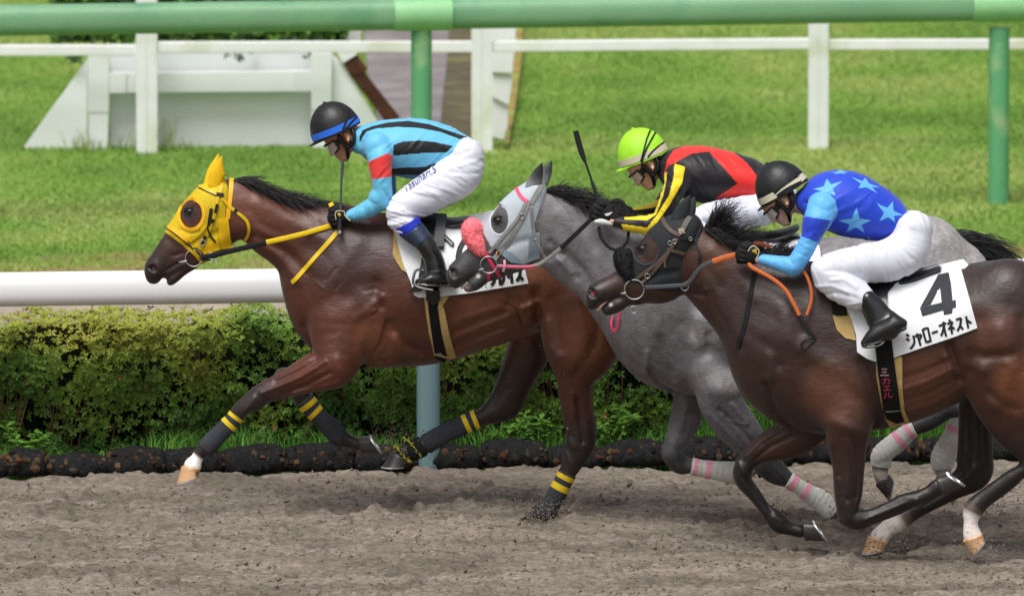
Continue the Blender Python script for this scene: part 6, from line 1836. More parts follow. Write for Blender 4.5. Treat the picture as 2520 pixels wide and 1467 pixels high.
# ---- bay
def tack_one():
    rig = R1
    t = H1_tree
    loc = rig.free([(1060, 560, 0)])[0]
    cl = [q('C', 1310, 110), q('C', 1345, 260), q('C', 1400, 450), q('C', 1470, 620), q('C', 1498, 735), q('C', 1545, 757), q('D', 320, 548), q('D', 600, 513), q('D', 1222, 412), q('D', 1185, 262), (1280, 610), (1268, 550), (1244, 512), (1205, 520), q('B', 1800, 1190), q('B', 1560, 1300), (1000, 556)]
    nc = thing('number_cloth', loc, 'white saddle number cloth with black lettering on the leading bay', 'number cloth', 'number cloths under the saddles')
    V, F = drape(cl, [t], rig, 5, 3, 7, smooth=2, wav=2.5, seed=3)
    obj('cloth', make_mesh('cloth', V, F, cloth_m), nc)
    ct = bvh_raw(V, F)
    X = lambda *p: [q('X', *a) for a in p]
    W_ = 11
    letter_strokes([X((780, 560), (905, 545)), X((905, 545), (900, 680), (820, 800)), X((960, 470), (985, 520)), X((1010, 440), (1035, 490))], 8, [ct], rig, ink_m, nc)
    letter_strokes([X((1040, 480), (1055, 640), (1070, 785)), X((1070, 785), (1140, 700), (1175, 560))], 8, [ct], rig, ink_m, nc)
    letter_strokes([X((1460, 300), (1360, 500), (1265, 590)), X((1370, 490), (1400, 740))], 8, [ct], rig, ink_m, nc)
    letter_strokes([X((1490, 375), (1630, 355)), X((1630, 355), (1610, 540), (1530, 680)), X((1620, 560), (1705, 655))], 8, [ct], rig, ink_m, nc)
    # upper arc of the numeral
    letter_strokes([[(1132, 612), (1150, 585), (1185, 572), (1225, 575), (1252, 600)], [(1132, 612), (1128, 640), (1140, 665)], [(1252, 600), (1255, 630), (1225, 655)]], 14, [ct], rig, num_m, nc, 'numeral')
    sd = thing('saddle', loc, 'light black racing saddle with grey stirrup webbing on the leading bay', 'saddle', 'racing saddles')
    V, F = drape([q('C', 1300, 120), q('C', 1340, 125), q('C', 1430, 520), q('C', 1380, 490), q('C', 1335, 425), q('C', 1295, 350)], [t], rig, 2.0, 3.5, 6); obj('saddle_pad', make_mesh('saddle_pad', V, F, tan_m), sd)
    V, F = drape([q('C', *p) for p in ((1592, 755), (1830, 745), (1772, 835), (1790, 885), (1832, 1100), (1897, 1325), (1840, 1345), (1690, 1305), (1640, 1100), (1610, 900))], [t], rig, 1.5, 3.5, 6, wav=3); obj('girth_pad', make_mesh('girth_pad', V, F, tan_m), sd)
    V, F = drape([q('C', *p) for p in ((1615, 560), (1740, 560), (1735, 700), (1722, 850), (1760, 1100), (1812, 1315), (1790, 1385), (1700, 1330), (1650, 1000), (1628, 800))], [t, ct], rig, 5, 3, 6)
    gi = obj('girth', make_mesh('girth', V, F, gir_m), sd)
    V, F = drape([q('C', *p) for p in ((1608, 690), (1742, 690), (1742, 780), (1684, 832), (1615, 782))], [t, ct], rig, 10, 2.5, 6); sub('buckle_cover', make_mesh('buckle_cover', V, F, sad_m), gi)
    V, F = strap([q('C', 1712, 1272), q('C', 1758, 1264)], 2.5, [t], rig, 9, 1.5); sub('buckle', make_mesh('buckle', V, F, steel_m), gi)
    V, F = drape([q('C', *p) for p in ((1560, 60), (1700, 40), (1790, 140), (1700, 330), (1640, 620), (1560, 700), (1440, 712), (1500, 640), (1540, 560), (1570, 380))], [t, ct], rig, 9, 3, 7); obj('flap', make_mesh('flap', V, F, sad_m), sd)
    L = Limb([q('B', 1330, 1215, 62), q('B', 1450, 1240, 60), q('B', 1600, 1270, 46), q('B', 1780, 1235, 26)], 0, [46, 58, 72, 66], 8)
    V, Q = Field([L], 2.6).mesh(1); obj('seat', make_mesh('seat', rig.world(V), Q, sad_m), sd)
    V, F = strap([q('B', 1510, 1195), q('B', 1505, 1300), q('C', 1740, 150), q('C', 1735, 300)], 25, [t, ct], rig, 14, 3); obj('stirrup_leather', make_mesh('stirrup_leather', V, F, web_m, smooth=False), sd)
    V, F = strap([q('C', 1775, 185), q('C', 1870, 270)], 9, [t, ct], rig, 9, 3); obj('strap_end', make_mesh('strap_end', V, F, sad_m, smooth=False), sd)
    P = rig.free(catmull(np.array([q('C', 1580, 490) + (-168,), q('C', 1520, 500) + (-176,), q('C', 1498, 560) + (-182,), q('C', 1498, 625) + (-186,), q('C', 1560, 660) + (-188,), q('C', 1680, 682) + (-186,)]), 6))
    V, F = tube(P, 3.4 / rig.S, 8, flat=2.2); obj('stirrup', make_mesh('stirrup', V, F, steel_m), sd)
    return [ct]
tack_one()

def tack_two():
    rig = R2
    t = H2_tree
    loc = rig.free([(1950, 570, 0)])[0]
    nc = thing('number_cloth', loc, 'white saddle number cloth on the grey, mostly hidden', 'number cloth', 'number cloths under the saddles')
    V, F = drape([(1822, 628), (1850, 602), (1900, 585), (1960, 575), (2005, 578), (2018, 612), (2022, 660), (2060, 780), (1860, 800), (1815, 700)], [t], rig, 5, 3, 8, smooth=2, wav=2)
    obj('cloth', make_mesh('cloth', V, F, cloth_m), nc)
    ct = bvh_raw(V, F)
    Zq = lambda *p: [q('Z', *a) for a in p]
    letter_strokes([Zq((830, 640), (930, 540), (1080, 440), (1250, 410), (1400, 440), (1480, 560), (1500, 700))], 15, [ct], rig, num_m, nc, 'numeral')
    sd = thing('saddle', loc, 'black racing saddle on the grey beneath the red-backed rider', 'saddle', 'racing saddles')
    L = Limb([(1790, 600, 12), (1850, 590, 15), (1920, 580, 13), (1962, 560, 6)], 0, [46, 58, 70, 50], 8)
    V, Q = Field([L], 2.6).mesh(1); obj('seat', make_mesh('seat', rig.world(V), Q, sad_m), sd)
    V, F = drape([(1780, 600), (1850, 590), (1860, 660), (1830, 760), (1790, 760)], [t, ct], rig, 9, 3, 8); obj('flap', make_mesh('flap', V, F, sad_m), sd)
tack_two()

def tack_three():
    rig = R3
    t = H3_tree
    loc = rig.free([(2180, 690, 0)])[0]
    K = lambda *p: [q('K', *a) for a in p]
    Yq = lambda *p: [q('Y', *a) for a in p]
    nc = thing('number_cloth', loc, 'white saddle number cloth with a large black figure 4', 'number cloth', 'number cloths under the saddles')
    V, F = drape(K((720, 362), (770, 310), (880, 245), (1000, 190), (1130, 155), (1262, 125), (1285, 205), (1345, 420), (1405, 640), (1220, 712), (1000, 785), (770, 866), (690, 880), (622, 896), (560, 872), (488, 822), (482, 700), (440, 560), (378, 410), (500, 380), (600, 420)), [t], rig, 5, 3, 7, smooth=2, wav=2.5, seed=5)
    obj('cloth', make_mesh('cloth', V, F, cloth_m), nc)
    ct = bvh_raw(V, F)
    V, F = drape(K((1262, 122), (1300, 118), (1338, 160), (1290, 205), (1275, 165)), [t, ct], rig, 6, 3, 6); obj('cloth_fold', make_mesh('cloth_fold', V, F, cloth_m), nc)
    # the figure 4 as one outline with a slit into its eye
    V, F = drape(K((1108, 232), (1186, 216), (1204, 300), (1216, 432), (1240, 426), (1243, 484), (1216, 492), (1212, 530), (1150, 541), (1146, 506), (986, 552), (968, 490), (1049, 466), (1133, 446), (1120, 330), (1048, 464), (967, 488)), [ct], rig, 1.0, .8, 5, smooth=1)
    obj('numeral', make_mesh('numeral', V, F, num_m), nc)
    lw = 5.6
    L = [  # shi, small ya, ro, long dash, o, ne, su, to
        [Yq((625, 355), (665, 382)), Yq((628, 412), (668, 440)), Yq((722, 372), (738, 460), (712, 520), (680, 552))],
        [Yq((745, 385), (828, 358), (830, 385), (805, 430)), Yq((770, 345), (795, 420), (822, 510))],
        [Yq((848, 290), (898, 470)), Yq((848, 292), (920, 268)), Yq((920, 268), (960, 450)), Yq((900, 462), (962, 442))],
        [Yq((972, 342), (1055, 312))],
        [Yq((1068, 245), (1170, 205)), Yq((1130, 185), (1145, 280), (1168, 385)), Yq((1135, 250), (1120, 330), (1098, 375))],
        [Yq((1205, 155), (1225, 180)), Yq((1185, 215), (1255, 185)), Yq((1255, 185), (1230, 250), (1198, 290)), Yq((1228, 240), (1250, 350)), Yq((1245, 255), (1280, 285))],
        [Yq((1302, 160), (1372, 135)), Yq((1372, 135), (1360, 230), (1322, 312)), Yq((1352, 230), (1398, 290))],
        [Yq((1440, 110), (1470, 275)), Yq((1455, 165), (1512, 205))]]
    for s in L:
        letter_strokes(s, lw, [ct], rig, ink_m, nc)
    sd = thing('saddle', loc, 'black racing saddle and wide girth on the dark brown horse', 'saddle', 'racing saddles')
    V, F = drape(K((296, 395), (380, 402), (440, 560), (482, 735), (400, 718), (335, 655), (302, 545)), [t], rig, 1.5, 3.0, 6); obj('saddle_pad', make_mesh('saddle_pad', V, F, tan_m), sd)
    V, F = drape(K((294, 380), (385, 385), (416, 546), (330, 548), (300, 535)), [t], rig, 5, 3.0, 6); obj('front_pad', make_mesh('front_pad', V, F, mat('black_pad', lin('1f1d1b'), .8, .2, var=.25, vscale=30)), sd)
    V, F = drape(K((632, 880), (770, 866), (832, 858), (834, 1100), (852, 1270), (892, 1362), (840, 1375), (745, 1405), (705, 1340), (668, 1190), (634, 1000)), [t], rig, 1.5, 3, 6); obj('girth_pad', make_mesh('girth_pad', V, F, tan_m), sd)
    V, F = drape(K((612, 640), (742, 640), (770, 880), (800, 1100), (822, 1275), (850, 1355), (790, 1370), (712, 1335), (690, 1280), (645, 960)), [t, ct], rig, 6, 3.5, 6)
    gi = obj('girth', make_mesh('girth', V, F, gir_m), sd)
    gt = bvh_raw(V, F)
    V, F = strap(K((685, 1278), (760, 1272), (816, 1268)), 2.4, [gt], rig, .8, 1.2); sub('buckle', make_mesh('buckle', V, F, steel_m), gi)
    pk, rd = mat('pink_stitch', lin('b98c98'), .7, .3), mat('red_stitch', lin('a02f4c'), .7, .3)
    for s, m in (([Yq((290, 830), (365, 828)), Yq((295, 868), (360, 870)), Yq((275, 910), (390, 915))], pk), ([Yq((305, 975), (395, 965), (395, 1015), (375, 1030)), Yq((345, 950), (335, 1010), (310, 1035))], rd), ([Yq((325, 1065), (405, 1060)), Yq((362, 1062), (366, 1110)), Yq((318, 1115), (415, 1110))], rd), ([Yq((345, 1145), (348, 1190), (325, 1225)), Yq((385, 1145), (395, 1215), (440, 1195))], rd)):
        parts = [strap(x, 3.0, [gt], rig, .9 + .1 * i, .6, step=2.5) for i, x in enumerate(s)]
        V, F = merge(parts); sub('letter', make_mesh('girth_letter', V, F, m), gi)
    L_ = Limb([(2030, 700, 16), (2110, 708, 20), (2220, 690, 18), (2310, 660, 8)], 0, [56, 66, 78, 50], 8)
    V, Q = Field([L_], 2.6).mesh(1); obj('seat', make_mesh('seat', rig.world(V), Q, sad_m), sd)
    V, F = drape(K((420, 260), (760, 240), (800, 280), (722, 370), (718, 560), (745, 690), (610, 690), (560, 600), (500, 430)), [t, ct], rig, 10, 3, 7); obj('flap', make_mesh('flap', V, F, sad_m), sd)
    V, F = strap(K((985, 200), (1040, 165), (1085, 130)), 8, [t, ct], rig, 7, 3); obj('strap_end', make_mesh('strap_end', V, F, mat('navy_strap', lin('2f2f7a'), .5, .4), smooth=False), sd)
    P = rig.free(catmull(np.array([q('K', 520, 770) + (-198,), q('K', 580, 765) + (-206,), q('K', 640, 748) + (-206,), q('K', 680, 740) + (-200,), q('K', 640, 775) + (-206,), q('K', 560, 790) + (-208,), q('K', 515, 785) + (-200,)]), 5))
    V, F = tube(P, 2.6 / rig.S, 8); obj('stirrup', make_mesh('stirrup', V, F, mat('dark_stirrup', lin('55575a'), .35, .5, metal=.8)), sd)
tack_three()
# ================================================================== riders
skin_a = mat('skin_tan', lin('c48c6c'), .5, .4, var=.06, vscale=30, sss=.05)
skin_b = mat('skin_light', lin('e3b598'), .5, .4, var=.06, vscale=30, sss=.05)
silk_m = mat('racing_silk', attr=True, rough=.5, spec=.35, bump=.08, bscale=60, sheen=.15)
breech_m = mat('white_breeches', lin('dcdeea'), .6, .3, var=.02, vscale=12, col2=lin('c8c6cc'), mask=(7, .62, .8), bump=.06, bscale=70)
boot_m = mat('black_boot', lin('121315'), .22, .5, var=.25, vscale=25, coat=.4, rvar=.08)
glove_m = mat('black_glove', lin('18181a'), .75, .3, var=.15, vscale=40, bump=.2, bscale=120)
harness_m = mat('black_harness', lin('17171a'), .5, .4, var=.15, vscale=30)
lens_m = mat('clear_lens', lin('e4e8ea'), .10, .7, alpha=.24)
dark_rim = mat('goggle_rim', lin('141416'), .35, .5)

def head_prims(ear, pitch, H, w=0):
    c, s = math.cos(pitch), math.sin(pitch)
    def m(x, y):
        dx, dy = (x - .08) * H, (y - .05) * H
        return ear[0] + dx * c + dy * s, ear[1] - dx * s + dy * c
    def L(st, b, k=6, ww=0, cols=None):
        return Limb([(*m(x, y), a * H) for x, y, a in st], w + ww * H if not isinstance(ww, list) else [w + t * H for t in ww], b if isinstance(b, list) else [b * H] * len(st), k, sub=4)
    P = [Limb([(*m(-.10, -.16), .33 * H), (*m(.08, -.16), .36 * H)], w, [.32 * H, .33 * H], 8, sub=4),
         Limb([(*m(-.20, .02), .22 * H), (*m(-.24, .18), .19 * H), (*m(-.27, .34), .125 * H)], w, [.27 * H, .24 * H, .15 * H], 8, sub=4),
         Limb([(*m(.0, .12), .13 * H), (*m(-.06, .25), .10 * H), (*m(-.24, .38), .09 * H)], w, [.27 * H, .25 * H, .13 * H], 8, sub=4),
         Limb([(*m(-.39, -.02), .045 * H), (*m(-.45, .08), .05 * H), (*m(-.475, .135), .052 * H)], w, [.05 * H, .06 * H, .075 * H], 5, sub=4),
         Limb([(*m(-.40, .235), .040 * H), (*m(-.34, .24), .05 * H)], w, [.10 * H, .13 * H], 3, sub=3),
         Limb([(*m(-.395, .285), .036 * H), (*m(-.34, .28), .05 * H)], w, [.09 * H, .12 * H], 3, sub=3),
         Limb([(*m(-.36, .375), .062 * H), (*m(-.30, .37), .07 * H)], w, [.09 * H, .11 * H], 5, sub=3),
         Limb([(*m(.10, .10), .20 * H), (*m(.20, .35), .19 * H), (*m(.36, .62), .20 * H)], w, [.21 * H, .21 * H, .24 * H], 9, sub=4)]
    for s_ in (-1, 1):
        P.append(Limb([(*m(.07, -.04), .055 * H), (*m(.09, .03), .075 * H), (*m(.05, .12), .045 * H)], w + s_ * .345 * H, [.04 * H, .05 * H, .035 * H], 2, sub=4))
    return P, m

def hand_parts(rig, parent, kn, wr, w, sc, m, name='glove'):
    """closed fist: kn = knuckle side (front), wr = wrist, in seen px"""
    kn = np.array(kn, float); wr = np.array(wr, float)
    ax = kn - wr; Ln = np.hypot(*ax); ax /= Ln
    up = np.array([ax[1], -ax[0]])
    if up[1] > 0: up = -up
    P = [Limb([(*wr, 13 * sc), (*(wr + ax * Ln * .55), 20 * sc), (*(wr + ax * Ln * .85), 21 * sc)], w, [13 * sc, 12 * sc, 11 * sc], 4, sub=4)]
    for i, (o, l, r) in enumerate(((14, 15, 6.6), (4.5, 18, 7.0), (-5.5, 16.5, 6.7), (-14.5, 13, 5.8))):
        b = wr + ax * Ln * .86 + up * o * sc
        k1 = b + ax * l * .55 * sc + up * (-1.0) * sc; k2 = k1 + ax * l * .15 * sc - up * 2.5 * sc; k3 = b + ax * 1 * sc - up * 3 * sc
        P.append(Limb([(*b, r * sc), (*k1, r * sc * .95), (*k2, r * sc * .88), (*k3, r * sc * .8)], [w - 6 * sc, w - 5 * sc, w + 6 * sc, w + 15 * sc], 1.0, 1.2, sub=4))
    tb = wr + ax * Ln * .42 + up * 17 * sc
    P.append(Limb([(*tb, 7.2 * sc), (*(tb + ax * 13 * sc + up * 5 * sc), 6.4 * sc), (*(tb + ax * 24 * sc + up * 1 * sc), 5.6 * sc)], [w + 2 * sc, w + 5 * sc, w + 8 * sc], 1.0, 2.0, sub=4))
    V, Q = Field(P, 1.7).mesh(1)
    return obj(name, make_mesh(name, rig.world(V), Q, m), parent)

def helmet(rig, parent, c, th, a, hg, b, m, band_m, w=0, band=(78, 90), seam_m=None, seed=1):
    e1 = np.array([math.cos(th), -math.sin(th)]); e2 = np.array([-math.sin(th), -math.cos(th)])
    def pt(phi, az, s=1.0):
        x = a * np.sin(phi) * np.cos(az) * s; up = hg * np.cos(phi) * s; lt = b * np.sin(phi) * np.sin(az) * s
        u = c[0] + x * e1[0] + up * e2[0]; v = c[1] + x * e1[1] + up * e2[1]
        return np.stack([u, v, w + lt], -1)
    np_, na = 34, 56
    phi = np.linspace(.02, RAD(94), np_); az = np.linspace(0, 2 * np.pi, na, endpoint=False)
    PH, AZ = np.meshgrid(phi, az, indexing='ij')
    seam = np.exp(-((np.cos(AZ) * np.sin(PH) + .28) / .10) ** 2)
    cr = 1 + .018 * seam * (vnoise(PH * 40, AZ * 4, 0, seed) - .5) * 2 + .008 * (vnoise(PH * 9, AZ * 6, 1, seed) - .5) + .006 * seam
    V = pt(PH, AZ, cr).reshape(-1, 3)
    top = pt(np.array([0.0]), np.array([0.0]))
    I = np.arange(np_ * na).reshape(np_, na)
    F = np.stack([I[:-1], I[1:], np.roll(I, -1, 1)[1:], np.roll(I, -1, 1)[:-1]], -1).reshape(-1, 4).tolist()
    F.append(list(range(na)))
    F.append(list((np_ - 1) * na + np.arange(na))[::-1])
    W = rig.world(V)
    F = [f[::-1] for f in F]
    h = obj('helmet', make_mesh('helmet', W, F, m), parent)
    ht = bvh_raw(W, F)
    # band
    ph2 = np.array([band[0], band[0], band[1], band[1]]); sc_ = np.array([.99, 1.022, 1.022, .99])
    V = np.concatenate([pt(np.full(na, RAD(p)), az, s) for p, s in zip(ph2, sc_)])
    F2 = [(i * na + j, i * na + (j + 1) % na, (i + 1) * na + (j + 1) % na, (i + 1) * na + j) for i in range(3) for j in range(na)]
    sub('band', make_mesh('helmet_band', rig.world(V), F2, band_m), h)
    # peak
    az2 = np.linspace(RAD(122), RAD(238), 22)
    r0 = pt(np.full(22, RAD(93)), az2, .97)
    out = np.cos((az2 - np.pi) * .78)
    ext = 15 * np.clip(np.cos((az2 - np.pi) * 1.5), 0, 1)
    r1 = r0.copy(); d = -e1 * 1.0 - e2 * .30
    r1[:, 0] += ext * d[0]; r1[:, 1] += ext * d[1]
    lo0, lo1 = r0.copy(), r1.copy(); lo0[:, :2] -= e2 * 3; lo1[:, :2] -= e2 * 2.2
    V = rig.world(np.concatenate([r0, r1, lo1, lo0])); n = 22
    F3 = [(k * n + j, k * n + j + 1, ((k + 1) % 4) * n + j + 1, ((k + 1) % 4) * n + j) for k in range(4) for j in range(n - 1)]
    sub('peak', make_mesh('helmet_peak', V, F3, m), h)
    P = pt(np.array([.0]), np.array([0.0]), 1.0)[0]
    a_ = np.linspace(0, np.pi, 8); z_ = np.linspace(0, 2 * np.pi, 12, endpoint=False)
    A_, Z_ = np.meshgrid(a_, z_, indexing='ij')
    V = np.stack([P[0] + 4.6 * np.sin(A_) * np.cos(Z_), P[1] + 4.0 * np.cos(A_), P[2] + 4.6 * np.sin(A_) * np.sin(Z_)], -1).reshape(-1, 3)
    I = np.arange(96).reshape(8, 12)
    sub('button', make_mesh('helmet_button', rig.world(V), np.stack([I[:-1], I[1:], np.roll(I, -1, 1)[1:], np.roll(I, -1, 1)[:-1]], -1).reshape(-1, 4), m), h)
    return h, ht

def goggles(rig, parent, m, H, w, lens=lens_m, y0=-.16, y1=.16, drop=.0, ht=None):
    ph = np.linspace(-1.2, 1.2, 25); ys = np.linspace(0, 1, 7)
    def P(f, y, g=1.0):
        yy = y0 + (y1 + drop * math.cos(f) ** 2 - y0) * y
        x = -.06 - .44 * g * math.cos(f); lt = .335 * g * math.sin(f)
        u, v = m(x, yy); return (u, v, w + lt * H)
    V = rig.world(np.array([P(f, y) for f in ph for y in ys] + [P(f, y, .965) for f in ph for y in ys]))
    n, k = len(ph), len(ys); o = n * k
    F = []
    for i in range(n - 1):
        for j in range(k - 1):
            F.append((i * k + j, i * k + j + 1, (i + 1) * k + j + 1, (i + 1) * k + j)); F.append((o + i * k + j, o + (i + 1) * k + j, o + (i + 1) * k + j + 1, o + i * k + j + 1))
    g = obj('goggles', make_mesh('goggle_lens', V, F, lens), parent)
    rim = [P(f, 0, .99) for f in ph] + [P(ph[-1], t, .99) for t in (.3, .6, 1)] + [P(f, 1, .99) for f in ph[::-1] if abs(f) > .45]
    top = np.array([P(f, 0, 1.0) for f in ph]); sides = []
    parts = [tube(rig.world(top), .0045, 7)]
    for s_ in (-1, 1):
        e = [P(s_ * 1.2, t, 1.0) for t in np.linspace(0, 1, 5)] + [P(s_ * f, 1.0, 1.0) for f in (1.1, .95, .8)]
        parts.append(tube(rig.world(np.array(e)), .0055, 7))
    V, F = merge(parts)
    sub('rim', make_mesh('goggle_rim', V, F, dark_rim), g)
    # side cups
    for s_ in (-1, 1):
        V = rig.world(np.array([P(s_ * f, y, 1.03) for f in (1.22, 1.33, 1.44, 1.55, 1.66) for y in (.12, .36, .6, .8)] + [P(s_ * f, y, .97) for f in (1.22, 1.33, 1.44, 1.55, 1.66) for y in (.12, .36, .6, .8)]))
        F = []
        for i in range(4):
            for j in range(3):
                F.append((i * 4 + j, i * 4 + j + 1, i * 4 + j + 5, i * 4 + j + 4)); F.append((20 + i * 4 + j, 20 + i * 4 + j + 4, 20 + i * 4 + j + 5, 20 + i * 4 + j + 1))
        for i in range(4):
            F.append((i * 4, i * 4 + 4, 20 + i * 4 + 4, 20 + i * 4)); F.append((i * 4 + 3, 20 + i * 4 + 3, 20 + i * 4 + 7, i * 4 + 7))
        for j in range(3):
            F.append((j, 20 + j, 21 + j, j + 1)); F.append((16 + j, 17 + j, 37 + j, 36 + j))
        sub('side_cup', make_mesh('side_cup', V, F, dark_rim), g)
    return g

def harness(rig, parent, m, H, w):
    P = []
    for s_ in (-1, 1):
        P.append(Limb([(*m(-.07, -.08), .055 * H), (*m(-.075, .10), .05 * H), (*m(-.11, .27), .05 * H), (*m(-.22, .43), .04 * H), (*m(-.28, .46), .035 * H)], [w + s_ * .31 * H, w + s_ * .30 * H, w + s_ * .265 * H, w + s_ * .13 * H, w], [.035 * H, .035 * H, .03 * H, .04 * H, .05 * H], 3, sub=4))
        P.append(Limb([(*m(.29, -.10), .07 * H), (*m(.25, .09), .05 * H), (*m(.12, .22), .055 * H), (*m(-.05, .25), .05 * H)], [w + s_ * .30 * H, w + s_ * .31 * H, w + s_ * .31 * H, w + s_ * .275 * H], [.05 * H, .035 * H, .035 * H, .03 * H], 3, sub=4))
    P.append(Limb([(*m(.26, -.10), .12 * H), (*m(.30, .02), .09 * H)], w, [.27 * H, .25 * H], 6, sub=4))
    V, Q = Field(P, 1.8).mesh(1)
    return obj('chin_harness', make_mesh('chin_harness', rig.world(V), Q, harness_m), parent)

def folds(seed, amp, su, sv, ang=0.0):
    """drawn cloth: long sharp creases lying along one direction"""
    ca, sa = math.cos(ang), math.sin(ang)
    def rel(u, v, w):
        wob = 10 * vnoise(u / 45, v / 45, w / 60, seed + 9)
        x = (u * ca + v * sa) / su; y = (-u * sa + v * ca + wob) / sv
        r = 1 - np.abs(2 * vnoise(x, y, w / 70, seed) - 1) * 2.6
        r2 = 1 - np.abs(2 * vnoise(x * 1.9 + 7, y * 1.8, w / 50, seed + 3) - 1) * 2.6
        on = sstep(.35, .65, vnoise(u / 38, v / 38, w / 60, seed + 5))
        return -amp * (np.clip(r, -.4, 1) * (.35 + .65 * on) + .5 * np.clip(r2, -.4, 1) * on)
    return lambda F, u, v, w: skin_only(F, u, v, w, rel)

def grown(L, g):
    M = Limb.__new__(Limb); M.__dict__.update(L.__dict__); M.Q = L.Q.copy(); M.Q[:, 2:4] = np.maximum(M.Q[:, 2:4] + g, 1.5); M.lo = L.lo - g; M.hi = L.hi + g; M.strokes = ()
    return M

def rider(rig, loc, label, S):
    t = thing('person', loc, label, 'person', 'jockeys riding in the race')
    H = S['H']
    hp, m = head_prims(S['ear'], S['pitch'], H, S.get('hw', 0))
    torso, na, fa, pel, nl, fl = S['torso'], S['narm'], S['farm'], S['pelvis'], S['nleg'], S['fleg']
    # body: one continuous figure inside the clothes
    bp = hp + [grown(x, -3.5) for x in (torso, na, fa, pel, nl, fl)]
    f = Field(bp, 2.2)
    V, Q = f.mesh(1)
    obj('body', make_mesh('body', rig.world(V), Q, S['skin']), t)
    # silks
    pr = [torso, na, fa] + S.get('collar', [])
    f = Field(pr, 1.9, extra=S.get('shirt_folds'))
    V, Q = f.mesh(1)
    vi = V[:, 1] - kk(V[:, 1]) * V[:, 2]
    C = S['paint'](V[:, 0], vi, V[:, 2], f.nearest(V))
    obj('racing_silks', make_mesh('racing_silks', rig.world(V), Q, silk_m, col=C), t)
    f = Field([pel, nl, fl], 2.0, extra=S.get('breech_folds'))
    V, Q = f.mesh(1)
    bw = rig.world(V)
    br = obj('breeches', make_mesh('breeches', bw, Q, breech_m), t)
    btree = bvh_raw(bw, Q)
    for b in S['boots']:
        V, Q = Field(b, 2.0, extra=S.get('boot_folds')).mesh(1)
        o = obj('boot', make_mesh('boot', rig.world(V), Q, S.get('boot_m', boot_m)), t)
    for (kn, wr, w, sc) in S['hands']:
        hand_parts(rig, t, kn, wr, w, sc, glove_m)
    hel, ht = helmet(rig, t, *S['helmet'], w=S.get('hw', 0))
    goggles(rig, t, m, H, S.get('hw', 0), **S.get('gog', {}))
    harness(rig, t, m, H, S.get('hw', 0))
    for (c, pts, wd, mm) in S.get('straps', ()):
        V, F = strap([q(c, *p) for p in pts], wd, [ht], rig, .8, 1.6); sub('goggle_strap', make_mesh('goggle_strap', V, F, mm), hel)
    return t, btree, m

def poly_paint(base, rules):
    """rules: (prim ids or None, outline or function, colour); later ones win"""
    def f(u, v, w, ix):
        C = np.tile(np.array(lin(base)), (len(u), 1))
        for ids, poly, col in rules:
            mk = np.ones(len(u), bool) if ids is None else np.isin(ix, ids)
            if poly is not None:
                mk &= inpoly(u, v, poly)
            C[mk] = lin(col)
        return C
    return f

def star(tips):
    T = np.array(tips, float); c = T.mean(0); out = []
    for i in range(5):
        out.append(tuple(T[i])); mid = (T[i] + T[(i + 1) % 5]) / 2
        out.append(tuple(c + (mid - c) * .47))
    return out

# ------------------------------------------------------------------ leading rider
Bq = lambda *p: [q('B', *a) for a in p]
black_cap = mat('black_cap_silk', lin('1c1d20'), .42, .45, var=.12, vscale=25, bump=.15, bscale=60)
navy_boot = mat('navy_boot_top', lin('22324a'), .22, .5, var=.1, vscale=20, coat=.35)
blue_sock = mat('blue_sock', lin('2334b4'), .7, .3, var=.06, vscale=20)

